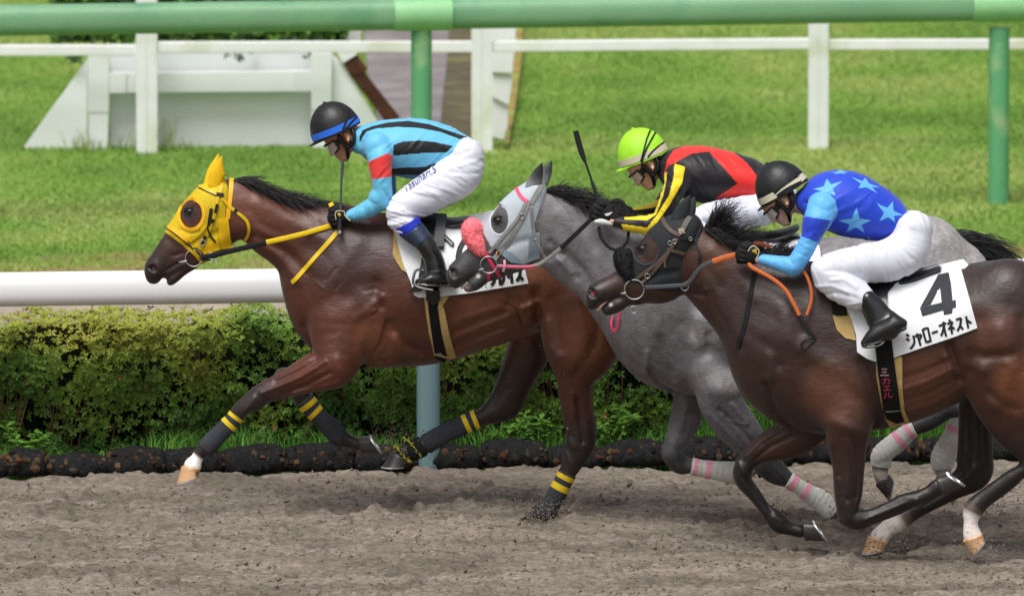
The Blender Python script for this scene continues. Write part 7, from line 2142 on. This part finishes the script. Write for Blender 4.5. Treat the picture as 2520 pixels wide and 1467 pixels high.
def rider_one():
    rig = R1
    nleg = Limb(qs('B', (1610, 585, 1915, 672), (1490, 715, 1878, 885), (1335, 815, 1665, 1030), (1205, 895, 1490, 1128), (1085, 990, 1345, 1192), (988, 1155, 1298, 1200), (1010, 1250, 1298, 1230), (1062, 1322, 1312, 1258)),
                [-48, -62, -82, -98, -112, -122, -128, -132], [44, 50, 46, 42, 40, 38, 34, 31], 9,
                strokes=[(Bq((1000, 1180), (1150, 1130), (1300, 1170)), 4, -2.2), (Bq((1020, 1100), (1160, 1070)), 4, 2), (Bq((1010, 1230), (1180, 1180), (1290, 1215)), 4, 2.4), (Bq((1050, 1280), (1200, 1225)), 4, -2.5),
                         (Bq((1520, 880), (1680, 960)), 4, 1.8), (Bq((1560, 780), (1740, 900)), 4, -1.8), (Bq((1430, 930), (1560, 1030)), 4, 1.6), (Bq((1600, 700), (1850, 640)), 5, 2.0), (Bq((1600, 620), (1800, 540)), 5, -1.8), (Bq((1580, 740), (1860, 760)), 5, -1.6)])
    fleg = Limb(qs('B', (1610, 585, 1915, 672), (1490, 715, 1878, 885), (1335, 815, 1665, 1030), (1205, 895, 1490, 1128), (1085, 990, 1345, 1192), (1020, 1155, 1298, 1200), (1060, 1260, 1298, 1230)), [48, 62, 82, 98, 112, 120, 128], [44, 50, 46, 42, 40, 36, 32], 9)
    pelvis = Limb(qs('B', (1720, 470, 40), (1720, 600, 150), (1710, 700, 190)), 0, [40, 64, 74], 12)
    torso = Limb(qs('B', (755, 350, 735, 610), (900, 308, 870, 680), (1050, 282, 1025, 790), (1250, 272, 1235, 850), (1450, 308, 1440, 850), (1650, 392, 1600, 800), (1740, 460, 1680, 760)), 0, [44, 84, 90, 86, 78, 72, 66], 12,
                 strokes=[(Bq((1430, 470), (1640, 560)), 5, 1.5), (Bq((1480, 640), (1560, 560)), 4, -1.6), (Bq((1380, 700), (1500, 580)), 4, 1.6), (Bq((790, 420), (820, 560)), 5, -2.5), (Bq((830, 400), (860, 520)), 5, 2)])
    na = Limb(qs('B', (900, 540, 130), (805, 620, 1050, 600), (820, 720, 1042, 690), (850, 850, 1042, 835), (862, 950, 1050, 985), (930, 1040, 112), (860, 1000, 960, 1150), (740, 1088, 830, 1222), (625, 1155, 655, 1245)),
              [-74, -88, -94, -98, -100, -100, -98, -90, -80], [34, 36, 34, 30, 28, 27, 25, 22, 17], 6,
              strokes=[(Bq((740, 1100), (790, 1225)), 3, 1.6), (Bq((780, 1070), (840, 1200)), 3, -1.6), (Bq((830, 1050), (890, 1180)), 3, 1.6), (Bq((690, 1120), (720, 1240)), 3, -1.4), (Bq((960, 900), (1020, 1010)), 4, -2), (Bq((1000, 860), (1040, 960)), 4, 1.6)])
    fa = Limb(qs('B', (900, 540, 120), (850, 620, 1060, 600), (880, 720, 1075, 700), (900, 860, 1075, 850), (920, 960, 1078, 985), (960, 1030, 100), (860, 1020, 960, 1140), (740, 1088, 830, 1200), (635, 1150, 660, 1230)),
              [70, 84, 88, 90, 88, 84, 74, 50, 34], [32, 34, 32, 28, 26, 25, 23, 20, 16], 6)
    paint = poly_paint('68bde4', [
        ([0], Bq((735, 510), (735, 450), (762, 388), (850, 350), (1000, 314), (1200, 298), (1400, 330), (1600, 398), (1760, 452), (1690, 472), (1500, 402), (1300, 365), (1100, 356), (900, 370), (800, 402), (755, 470)), '17181b'),
        ([0], Bq((1060, 528), (1150, 494), (1300, 486), (1450, 498), (1625, 538), (1560, 602), (1400, 602), (1250, 612), (1055, 632)), '17181b'),
        ([0], Bq((1030, 754), (1200, 740), (1350, 736), (1545, 672), (1500, 770), (1300, 812), (1030, 814)), '17181b'),
        ([0], Bq((735, 615), (800, 650), (790, 690), (735, 640)), '17181b'),
        ([1], Bq((795, 700), (1010, 604), (1060, 636), (1060, 826), (840, 858)), 'ee4240'),
        ([2], Bq((795, 700), (1010, 604), (1090, 636), (1090, 826), (840, 858)), 'ee4240')])
    nb = [Limb([q('C', 1385, 165, 1575, 50), q('C', 1450, 235, 1620, 105), q('C', 1525, 300, 1690, 200), q('C', 1590, 400, 1768, 340), q('C', 1612, 480, 1805, 455), q('C', 1640, 545, 1815, 540)], [-138, -144, -152, -160, -166, -168], [27, 27, 26, 22, 20, 19], 5, strokes=[([q('C', 1640, 440), q('C', 1760, 420)], 4, 1.8), ([q('C', 1620, 470), q('C', 1780, 465)], 3.5, -2), ([q('C', 1650, 500), q('C', 1800, 500)], 4, 1.8)]),
          Limb([q('C', 1535, 605, 26), q('C', 1610, 590, 46), q('C', 1700, 570, 66), q('C', 1790, 570, 72), q('C', 1850, 590, 56)], [-172, -172, -171, -169, -168], [12, 18, 20, 19, 17], 8),
          Limb([q('C', 1530, 626, 14), q('C', 1680, 636, 14), q('C', 1850, 640, 16)], [-172, -172, -168], [14, 20, 18], 2)]
    fb = [Limb([q('C', 1385, 165, 1575, 50), q('C', 1525, 300, 1690, 200), q('C', 1612, 480, 1805, 455)], [138, 150, 166], [27, 24, 20], 5), Limb([q('C', 1560, 600, 30), q('C', 1700, 570, 62), q('C', 1840, 585, 58)], 168, [14, 20, 17], 8)]
    S = dict(H=104, ear=q('B', 622, 452), pitch=RAD(38), skin=skin_a, torso=torso, narm=na, farm=fa, pelvis=pelvis, nleg=nleg, fleg=fleg, paint=paint, boots=[nb, fb],
             hands=[(q('B', 500, 1220), q('B', 625, 1205), -78, 1.12), (q('B', 520, 1180), q('B', 640, 1180), 30, .95)],
             helmet=(q('B', 512, 392), RAD(23), 63, 74, 55, black_cap, mat('blue_band', lin('2b6fe0'), .45, .4)),
             gog=dict(y0=-.12, y1=.09, drop=.12), shirt_folds=folds(5, 1.5, 80, 13, RAD(-42)), breech_folds=folds(9, 2.1, 90, 13, RAD(22)),
             straps=(('B', ((560, 440), (580, 370), (610, 290), (640, 200), (650, 150)), 5.5, harness_m), ('B', ((575, 410), (640, 330), (700, 265), (735, 230)), 5.5, harness_m)))
    t, bt, m = rider(rig, rig.free([(1080, 690, 0)])[0], 'jockey in light blue silks with black hoops and one red armband', S)
    # boot tops and sock
    def cuff(st, w, b, mm, name, gr):
        L = Limb(st, w, b, 3, grow=gr)
        a0 = np.array(st[0]); a1 = np.array(st[-1])
        def pl(p):
            c = ((p[0] + p[2]) / 2, (p[1] + p[3]) / 2); d = np.array([p[2] - p[0], p[3] - p[1]]); d = d / np.hypot(*d); n = np.array([-d[1], d[0]])
            return np.array(c), n if n[1] > 0 else -n
        (c0, n0), (c1, n1) = pl(st[0]), pl(st[-1])
        w0 = np.interp(0, [0], [w[0] if isinstance(w, list) else w]); k0 = kk(c0[1]) * w0
        ex = lambda F, u, v, ww: np.maximum(F, np.maximum(-((u - c0[0]) * n0[0] + (v - c0[1] - k0) * n0[1]), (u - c1[0]) * n1[0] + (v - c1[1] - k0) * n1[1]))
        V, Q = Field([L], 1.8, extra=ex).mesh(1)
        obj(name, make_mesh(name, rig.world(V), Q, mm), t)
    cuff([q('B', 1060, 1325, 1300, 1205), q('B', 1095, 1360, 1315, 1240), q('B', 1135, 1392, 1330, 1270)], [-132, -135, -138], [31, 30, 29], blue_sock, 'sock', .5)
    cuff([q('C', 1380, 168, 1575, 48), q('C', 1445, 225, 1615, 100), q('C', 1505, 275, 1652, 160)], [-138, -143, -149], [27, 27, 26], navy_boot, 'boot_top', 2.2)
    # embroidered lettering down the thigh seam
    txt_m = mat('navy_embroidery', lin('3d4a8a'), .7, .3)
    cu = bpy.data.curves.new('embroidery', 'FONT'); cu.body = 'Yasunari.S'; cu.size = 1.0; cu.shear = .35; cu.fill_mode = 'FRONT'; cu.resolution_u = 3
    to = bpy.data.objects.new('tmp_text', cu); COL.objects.link(to)
    bpy.context.view_layer.update()
    me = to.evaluated_get(bpy.context.evaluated_depsgraph_get()).to_mesh()
    T2 = np.array([(v.co.x, v.co.y) for v in me.vertices]); TF = [tuple(p.vertices) for p in me.polygons]
    to.to_mesh_clear() if False else None
    wid = T2[:, 0].max()
    path = catmull(np.array([q('W', *p) for p in ((300, 1235), (580, 1035), (880, 815), (1130, 665), (1350, 545))]), 12)
    Lp = np.concatenate([[0], np.cumsum(np.hypot(*np.diff(path, axis=0).T))])
    s = T2[:, 0] / wid * Lp[-1]
    base = np.stack([np.interp(s, Lp, path[:, i]) for i in (0, 1)], 1)
    tn = np.stack([np.interp(s, Lp, np.gradient(path[:, i], Lp)) for i in (0, 1)], 1); tn /= np.hypot(*tn.T)[:, None]
    up = np.stack([tn[:, 1], -tn[:, 0]], 1)
    uv = base + up * (T2[:, 1] * Lp[-1] / wid * 1.15)[:, None]
    P, N = hits([bt], uv); P = fill_nan(P)
    P = P + np.array([0, -.009, .0012])
    bpy.data.objects.remove(to)
    obj('embroidery', make_mesh('embroidery', P, TF, txt_m, smooth=False), t)
    # logo on the glove
    p = rig.free([q('B', 535, 1175) + (-96,), q('B', 550, 1195) + (-97,), q('B', 540, 1205) + (-96,)])
    V, F = tube(p, [.005, .008, .005], 6, flat=.4); obj('glove_logo', make_mesh('glove_logo', V, F, mat('gold_thread', lin('d8b23a'), .4, .5)), t)
    P = rig.free(catmull(np.array([q('B', 515, 1235) + (-95,), q('B', 508, 1180) + (-96,), q('B', 530, 1155) + (-96,), q('B', 590, 1160) + (-94,), q('B', 600, 1200) + (-94,), q('B', 650, 1248) + (-98,)]), 5))
    V, F = tube(P, .0024, 6); obj('glove_piping', make_mesh('glove_piping', V, F, mat('cream_piping', lin('d9cfae'), .6, .3)), t)
    # whip held upright under the chin
    wp = thing('riding_whip', rig.free([q('B', 550, 1340) + (-80,)])[0], 'grey riding whip held upright below the leading rider chin', 'whip', 'riding whips')
    P = rig.free([q('B', 576, 680) + (-70,), q('B', 570, 780) + (-72,), q('B', 564, 880) + (-74,), q('B', 560, 1000) + (-78,), q('B', 556, 1160) + (-82,)])
    V, F = tube(P, np.array([6.5, 6.5, 4, 4.5, 5]) / 2 / rig.S * 1.25, 8); obj('shaft', make_mesh('whip_shaft', V, F, mat('whip_grey', lin('4d5054'), .5, .4, var=.2, vscale=40)), wp)
    P = rig.free([q('B', 556, 1140) + (-82,), q('B', 552, 1260) + (-90,), q('B', 549, 1365) + (-96,)])
    V, F = tube(P, 6.5 / rig.S, 10); obj('handle', make_mesh('whip_handle', V, F, harness_m), wp)
    P = rig.free([q('B', 549, 1355) + (-104,), q('B', 549, 1355) + (-90,)])
    V, F = tube(P, 4.6 / rig.S, 10); obj('end_cap', make_mesh('whip_cap', V, F, steel_m), wp)
rider_one()

# ------------------------------------------------------------------ middle rider
def rider_two():
    rig = R2
    Hq = lambda *p: [q('H', *a) for a in p]
    torso = Limb(qs('H', (1110, 385, 1070, 610), (1210, 322, 1150, 690), (1330, 290, 1270, 790), (1500, 300, 1450, 838), (1700, 346, 1650, 830), (1900, 420, 1870, 820), (2050, 510, 1990, 840)), 0, [44, 82, 90, 88, 82, 76, 70], 12,
                 strokes=[(Hq((1250, 420), (1300, 600), (1290, 760)), 6, -2), (Hq((1560, 780), (1700, 700)), 5, 1.5), (Hq((1700, 760), (1880, 690)), 5, -1.5)])
    na = Limb(qs('H', (1190, 590, 130), (1070, 640, 1300, 660), (1035, 740, 1240, 760), (1000, 850, 1170, 880), (950, 960, 1090, 1010), (920, 1040, 100), (850, 958, 840, 1128), (730, 968, 715, 1105), (605, 962, 590, 1055)),
              [-74, -88, -94, -98, -100, -100, -98, -92, -86], [34, 34, 32, 28, 26, 25, 23, 20, 16], 6,
              strokes=[(Hq((880, 960), (900, 1120)), 3, 1.5), (Hq((940, 940), (1000, 1040)), 3, -1.8), (Hq((1030, 760), (1080, 800)), 3, -1.5), (Hq((1010, 820), (1060, 860)), 3, 1.5)])
    fa = Limb(qs('H', (1190, 590, 110), (1080, 660, 1260, 680), (1030, 740, 1190, 800), (960, 830, 1060, 930), (860, 862, 870, 950), (740, 885, 735, 955)), [66, 78, 82, 78, 66, 50], [32, 30, 28, 24, 21, 17], 6)
    pelvis = Limb(qs('H', (2040, 560, 60), (2080, 680, 150), (2090, 760, 180)), 0, [40, 64, 74], 12)
    nleg = Limb(qs('H', (2150, 620, 2180, 960), (1950, 742, 2000, 1050), (1700, 788, 1750, 1085), (1500, 825, 1560, 1075), (1370, 880, 1430, 1080), (1300, 1020, 1520, 1120), (1360, 1200, 1560, 1180), (1440, 1340, 1620, 1290)), [-48, -62, -82, -98, -112, -122, -130, -136], [44, 50, 46, 42, 40, 38, 34, 30], 9,
                strokes=[(Hq((1800, 800), (1900, 1000)), 4, 1.6), (Hq((1700, 800), (1780, 1000)), 4, -1.4), (Hq((1600, 830), (1660, 1000)), 4, 1.4), (Hq((1880, 780), (2000, 960)), 4, -1.5)])
    fleg = Limb(qs('H', (2150, 620, 2180, 960), (1950, 742, 2000, 1050), (1700, 800, 1750, 1085), (1500, 850, 1560, 1075), (1390, 900, 1430, 1080), (1330, 1020, 1520, 1120), (1380, 1200, 1560, 1180)), [48, 62, 82, 98, 112, 122, 130], [44, 50, 46, 42, 38, 34, 30], 9)
    Y1 = Hq((1162, 462), (1262, 488), (1235, 640), (1115, 850), (990, 1030), (880, 1145), (680, 1095), (652, 1035), (900, 1068), (985, 960), (1110, 760), (1150, 600))
    Y2 = Hq((1090, 545), (1060, 545), (1040, 720), (960, 900), (900, 955), (680, 958), (690, 992), (905, 998), (985, 945), (1055, 760), (1084, 620))
    paint = poly_paint('1c191c', [
        ([0], Hq((1060, 570), (1090, 430), (1150, 335), (1300, 270), (1480, 280), (1720, 345), (1850, 450), (1950, 580), (1945, 745), (1540, 800), (1762, 650), (1490, 345), (1330, 365), (1200, 430), (1120, 510)), 'e8302c'),
        ([0], Hq((1195, 770), (1290, 800), (1420, 822), (1420, 870), (1180, 830)), 'c8282c'),
        ([1], Y1, 'f0d41e'), ([1], Y2, 'f0d41e'),
        ([2], Hq((700, 870), (1100, 780), (1100, 830), (960, 880), (860, 895), (700, 905)), 'f0d41e')])
    nb = [Limb(qs('H', (1430, 1330, 1620, 1280), (1520, 1480, 1680, 1420), (1590, 1620, 1740, 1580)), [-140, -152, -162], [28, 24, 20], 5), Limb(qs('H', (1520, 1720, 30), (1640, 1690, 60), (1760, 1690, 60)), -166, [14, 20, 17], 8)]
    fb = [Limb(qs('H', (1430, 1330, 1620, 1280), (1590, 1620, 1740, 1580)), [140, 162], [28, 20], 5), Limb(qs('H', (1520, 1720, 30), (1640, 1690, 60), (1760, 1690, 60)), 166, [14, 20, 17], 8)]
    S = dict(H=104, ear=q('H', 945, 472), pitch=RAD(46), skin=skin_b, torso=torso, narm=na, farm=fa, pelvis=pelvis, nleg=nleg, fleg=fleg, paint=paint, boots=[nb, fb],
             hands=[(q('H', 430, 905), q('H', 585, 985), -84, 1.25), (q('H', 560, 880), q('H', 730, 915), 40, .95)],
             helmet=(q('H', 872, 400), RAD(21), 63, 74, 55, mat('lime_cap_silk', lin('a6e832'), .5, .4, var=.06, vscale=20, bump=.15, bscale=60), mat('beige_band', lin('cfc9b0'), .6, .3)),
             gog=dict(y0=-.13, y1=.09, drop=.10), shirt_folds=folds(15, 1.5, 80, 13, RAD(55)), breech_folds=folds(19, 2.1, 90, 13, RAD(58)),
             straps=(('H', ((840, 460), (870, 350), (900, 230), (935, 145)), 4.5, harness_m), ('H', ((855, 450), (890, 340), (940, 240), (985, 165)), 4.5, harness_m), ('H', ((910, 400), (960, 340), (1020, 290), (1085, 245)), 4.5, harness_m)))
    t, bt, m = rider(rig, rig.free([(1930, 620, 0)])[0], 'jockey in black and red silks with yellow striped sleeves and lime cap', S)
    # white palm and maker mark of the glove, bare wrist
    V, Q = Field([Limb(qs('H', (420, 1010, 24), (480, 1012, 34), (560, 1030, 22)), -92, [9, 10, 8], 2)], 1.6).mesh(1)
    obj('glove_palm', make_mesh('glove_palm', rig.world(V), Q, mat('white_leather', lin('d8d8d6'), .6, .3)), t)
    parts = []
    for pts in (((500, 945), (540, 935), (568, 925)), ((500, 945), (525, 955), (550, 940)), ((540, 950), (550, 935))):
        parts.append(tube(rig.free([q('H', *p) + (-103,) for p in pts]), .0032, 5, flat=.5))
    V, F = merge(parts); obj('glove_logo', make_mesh('glove_logo', V, F, mat('white_print', lin('e8e8e8'), .6, .3)), t)
    V, Q = Field([Limb(qs('H', (570, 1000, 52), (605, 1008, 48)), -86, [15, 15], 2)], 1.8).mesh(1)
    obj('wrist', make_mesh('wrist', rig.world(V), Q, skin_b), t)
    wp = thing('riding_whip', rig.free([q('H', 440, 840) + (-60,)])[0], 'black riding whip with a broad flap held up by the middle rider', 'whip', 'riding whips')
    P = rig.free(catmull(np.array([q('H', 310, 430) + (-40,), q('H', 345, 530) + (-44,), q('H', 375, 620) + (-48,), q('H', 410, 720) + (-56,), q('H', 445, 840) + (-66,)]), 5))
    V, F = tube(P, np.interp(np.linspace(0, 1, len(P)), [0, .3, .5, .6, 1], [3.2, 2.6, 3.0, 4.6, 5.2]) / rig.S, 8); obj('shaft', make_mesh('whip_shaft', V, F, harness_m), wp)
    P = rig.free(catmull(np.array([q('H', 225, 148) + (-34,), q('H', 250, 250) + (-35,), q('H', 280, 350) + (-37,), q('H', 312, 440) + (-40,)]), 5))
    V, F = tube(P, np.interp(np.linspace(0, 1, len(P)), [0, .7, 1], [6.8, 7.2, 4]) / rig.S, 10, flat=.3); obj('flap', make_mesh('whip_flap', V, F, harness_m), wp)
rider_two()

# ------------------------------------------------------------------ nearest rider
def rider_three():
    rig = R3
    Jq = lambda *p: [q('J', *a) for a in p]
    torso = Limb(qs('J', (650, 345, 640, 560), (735, 285, 760, 640), (865, 205, 850, 705), (1000, 188, 960, 762), (1150, 242, 1085, 792), (1300, 342, 1235, 812), (1430, 442, 1350, 780), (1515, 545, 1420, 700)), 0, [46, 84, 92, 92, 86, 78, 70, 64], 12,
                 strokes=[(Jq((680, 470), (800, 380), (880, 350)), 5, -2), (Jq((660, 420), (760, 330)), 5, 2), (Jq((1200, 760), (1400, 640), (1480, 600)), 5, -1.8), (Jq((1100, 760), (1300, 700)), 5, 1.5), (Jq((860, 700), (1000, 730), (1150, 780)), 5, -1.6)])
    na = Limb(qs('J', (790, 520, 140), (640, 560, 900, 590), (612, 660, 840, 670), (598, 770, 770, 780), (545, 890, 715, 890), (490, 960, 650, 1020), (540, 1030, 85), (470, 945, 500, 1105), (370, 938, 390, 1065), (240, 922, 250, 1012)),
              [-76, -90, -96, -100, -104, -106, -106, -104, -98, -90], [36, 36, 34, 31, 29, 28, 27, 25, 22, 17], 6,
              strokes=[(Jq((600, 780), (700, 830)), 3.5, 1.4), (Jq((560, 860), (680, 900)), 3.5, -1.4), (Jq((500, 960), (520, 1080)), 3.5, 1.6), (Jq((440, 950), (460, 1080)), 3.5, -1.5), (Jq((340, 950), (350, 1050)), 3, 1.4)])
    fa = Limb(qs('J', (800, 520, 120), (700, 560, 900, 590), (650, 680, 840, 690), (620, 790, 780, 800), (560, 890, 700, 900), (540, 970, 90), (440, 940, 470, 1070), (330, 930, 350, 1040)), [70, 84, 88, 88, 84, 78, 60, 40], [34, 34, 32, 29, 27, 25, 23, 20], 6)
    pelvis = Limb(qs('J', (1530, 600, 60), (1560, 720, 150), (1560, 800, 170)), 0, [40, 66, 78], 12)
    nleg = Limb(qs('J', (1460, 620, 1735, 800), (1370, 780, 1690, 990), (1250, 835, 1500, 1115), (1080, 862, 1270, 1142), (920, 905, 1080, 1140), (760, 960, 960, 1130), (690, 1040, 900, 1100), (720, 1180, 1040, 1085), (830, 1260, 1150, 1160), (960, 1335, 1205, 1225), (1115, 1390, 1215, 1240)),
                [-50, -64, -84, -100, -114, -122, -128, -136, -144, -152, -158], [46, 52, 48, 44, 42, 40, 38, 36, 34, 32, 28], 9,
                strokes=[(Jq((1250, 870), (1330, 1080)), 4, 1.8), (Jq((1180, 880), (1250, 1090)), 4, -1.6), (Jq((1380, 830), (1540, 1040)), 4, 1.8), (Jq((1440, 800), (1620, 960)), 4, -1.8), (Jq((1060, 880), (1100, 1000)), 4, 1.5), (Jq((960, 920), (990, 1020)), 4, -1.4),
                         (Jq((730, 1150), (860, 1130), (1000, 1180)), 5, 2.2), (Jq((780, 1220), (900, 1190), (1080, 1230)), 5, -2), (Jq((860, 1080), (960, 1070), (1080, 1140)), 5, 2.4), (Jq((1000, 1300), (1120, 1270)), 4, 1.8)])
    fleg = Limb(qs('J', (1460, 620, 1735, 800), (1370, 780, 1690, 990), (1250, 835, 1500, 1115), (1080, 880, 1270, 1142), (940, 930, 1080, 1140), (800, 990, 960, 1130), (740, 1060, 900, 1100), (770, 1180, 1040, 1085), (880, 1260, 1150, 1160)), [50, 64, 84, 100, 114, 122, 128, 136, 144], [46, 52, 48, 42, 40, 38, 34, 32, 30], 9)
    ST = [star(Jq((832, 262), (968, 284), (905, 412), (752, 432), (706, 356))), star(Jq((1168, 252), (1300, 340), (1272, 390), (1102, 346), (1050, 250))), star(Jq((1088, 515), (1218, 630), (1162, 740), (1006, 732), (932, 632))),
          star(Jq((1412, 460), (1500, 585), (1430, 650), (1288, 638), (1266, 480))), star(Jq((968, 165), (1030, 205), (1000, 225), (900, 225), (862, 212))), star(Jq((1195, 762), (1255, 808), (1240, 840), (1180, 840), (1165, 815)))]
    rules = [([0], s, '62b2ee') for s in ST]
    rules += [([1, 2], None, '62b2f0'), ([1], Jq((560, 592), (655, 598), (860, 630), (830, 690), (805, 735), (740, 822), (600, 768)), '2440c4'), ([2], Jq((560, 592), (655, 598), (900, 630), (805, 735), (760, 822), (600, 768)), '2440c4')]
    paint = poly_paint('2246cc', rules)
    nb = [Limb(qs('K', (515, 480, 592, 358), (545, 560, 690, 450), (562, 625, 745, 520), (590, 680, 800, 560)), [-162, -172, -180, -184], [27, 23, 20, 19], 5, strokes=[(qs('K', (600, 540), (720, 480)), 4, 1.8), (qs('K', (590, 580), (730, 520)), 3.5, -2)]),
          Limb(qs('K', (530, 755, 30), (600, 705, 62), (690, 655, 74), (775, 615, 62), (822, 605, 36)), [-190, -190, -188, -186, -184], [13, 19, 21, 20, 15], 8),
          Limb(qs('K', (520, 775, 14), (660, 720, 16), (835, 640, 18)), [-190, -188, -184], [15, 20, 17], 2)]
    fb = [Limb(qs('K', (515, 480, 592, 358), (562, 625, 745, 520)), [162, 180], [27, 20], 5), Limb(qs('K', (540, 750, 30), (690, 650, 80), (825, 590, 45)), 186, [14, 20, 15], 8)]
    S = dict(H=104, ear=q('J', 472, 460), pitch=RAD(50), skin=skin_b, torso=torso, narm=na, farm=fa, pelvis=pelvis, nleg=nleg, fleg=fleg, paint=paint, boots=[nb, fb],
             hands=[(q('J', 90, 920), q('J', 230, 955), -88, 1.18), (q('J', 150, 900), q('J', 330, 960), 30, .95)],
             helmet=(q('J', 452, 372), RAD(31), 66, 78, 57, black_cap, mat('cream_band', lin('d8d2b8'), .55, .3)),
             gog=dict(y0=-.14, y1=.08, drop=.10), shirt_folds=folds(25, 1.5, 80, 13, RAD(-25)), breech_folds=folds(29, 2.2, 90, 13, RAD(66)),
             straps=(('J', ((370, 390), (440, 330), (540, 260), (620, 210)), 9, harness_m), ('J', ((400, 420), (480, 360), (580, 310), (660, 270)), 9, harness_m)))
    t, bt, m = rider(rig, rig.free([(2180, 760, 0)])[0], 'jockey in royal blue silks scattered with light blue stars', S)
    P = rig.free(catmull(np.array([q('Z', 65, 730) + (-107,), q('Z', 110, 650) + (-108,), q('Z', 190, 600) + (-108,), q('Z', 260, 640) + (-108,), q('Z', 325, 720) + (-107,), q('Z', 290, 840) + (-106,), q('Z', 260, 890) + (-105,)]), 5))
    V, F = tube(P, .0026, 6); obj('glove_piping', make_mesh('glove_piping', V, F, MATS['cream_piping']), t)
    parts = []
    for pts in (((165, 740), (230, 690), (275, 710)), ((190, 720), (245, 760), (265, 780)), ((220, 690), (230, 740))):
        parts.append(tube(rig.free([q('Z', *p) + (-109,) for p in pts]), .0045, 6, flat=.5))
    V, F = merge(parts); obj('glove_logo', make_mesh('glove_logo', V, F, MATS['gold_thread']), t)
    V, Q = Field([Limb(qs('J', (225, 965, 44), (250, 968, 44)), -90, [15, 15], 2)], 1.8).mesh(1)
    obj('wrist', make_mesh('wrist', rig.world(V), Q, skin_b), t)
rider_three()
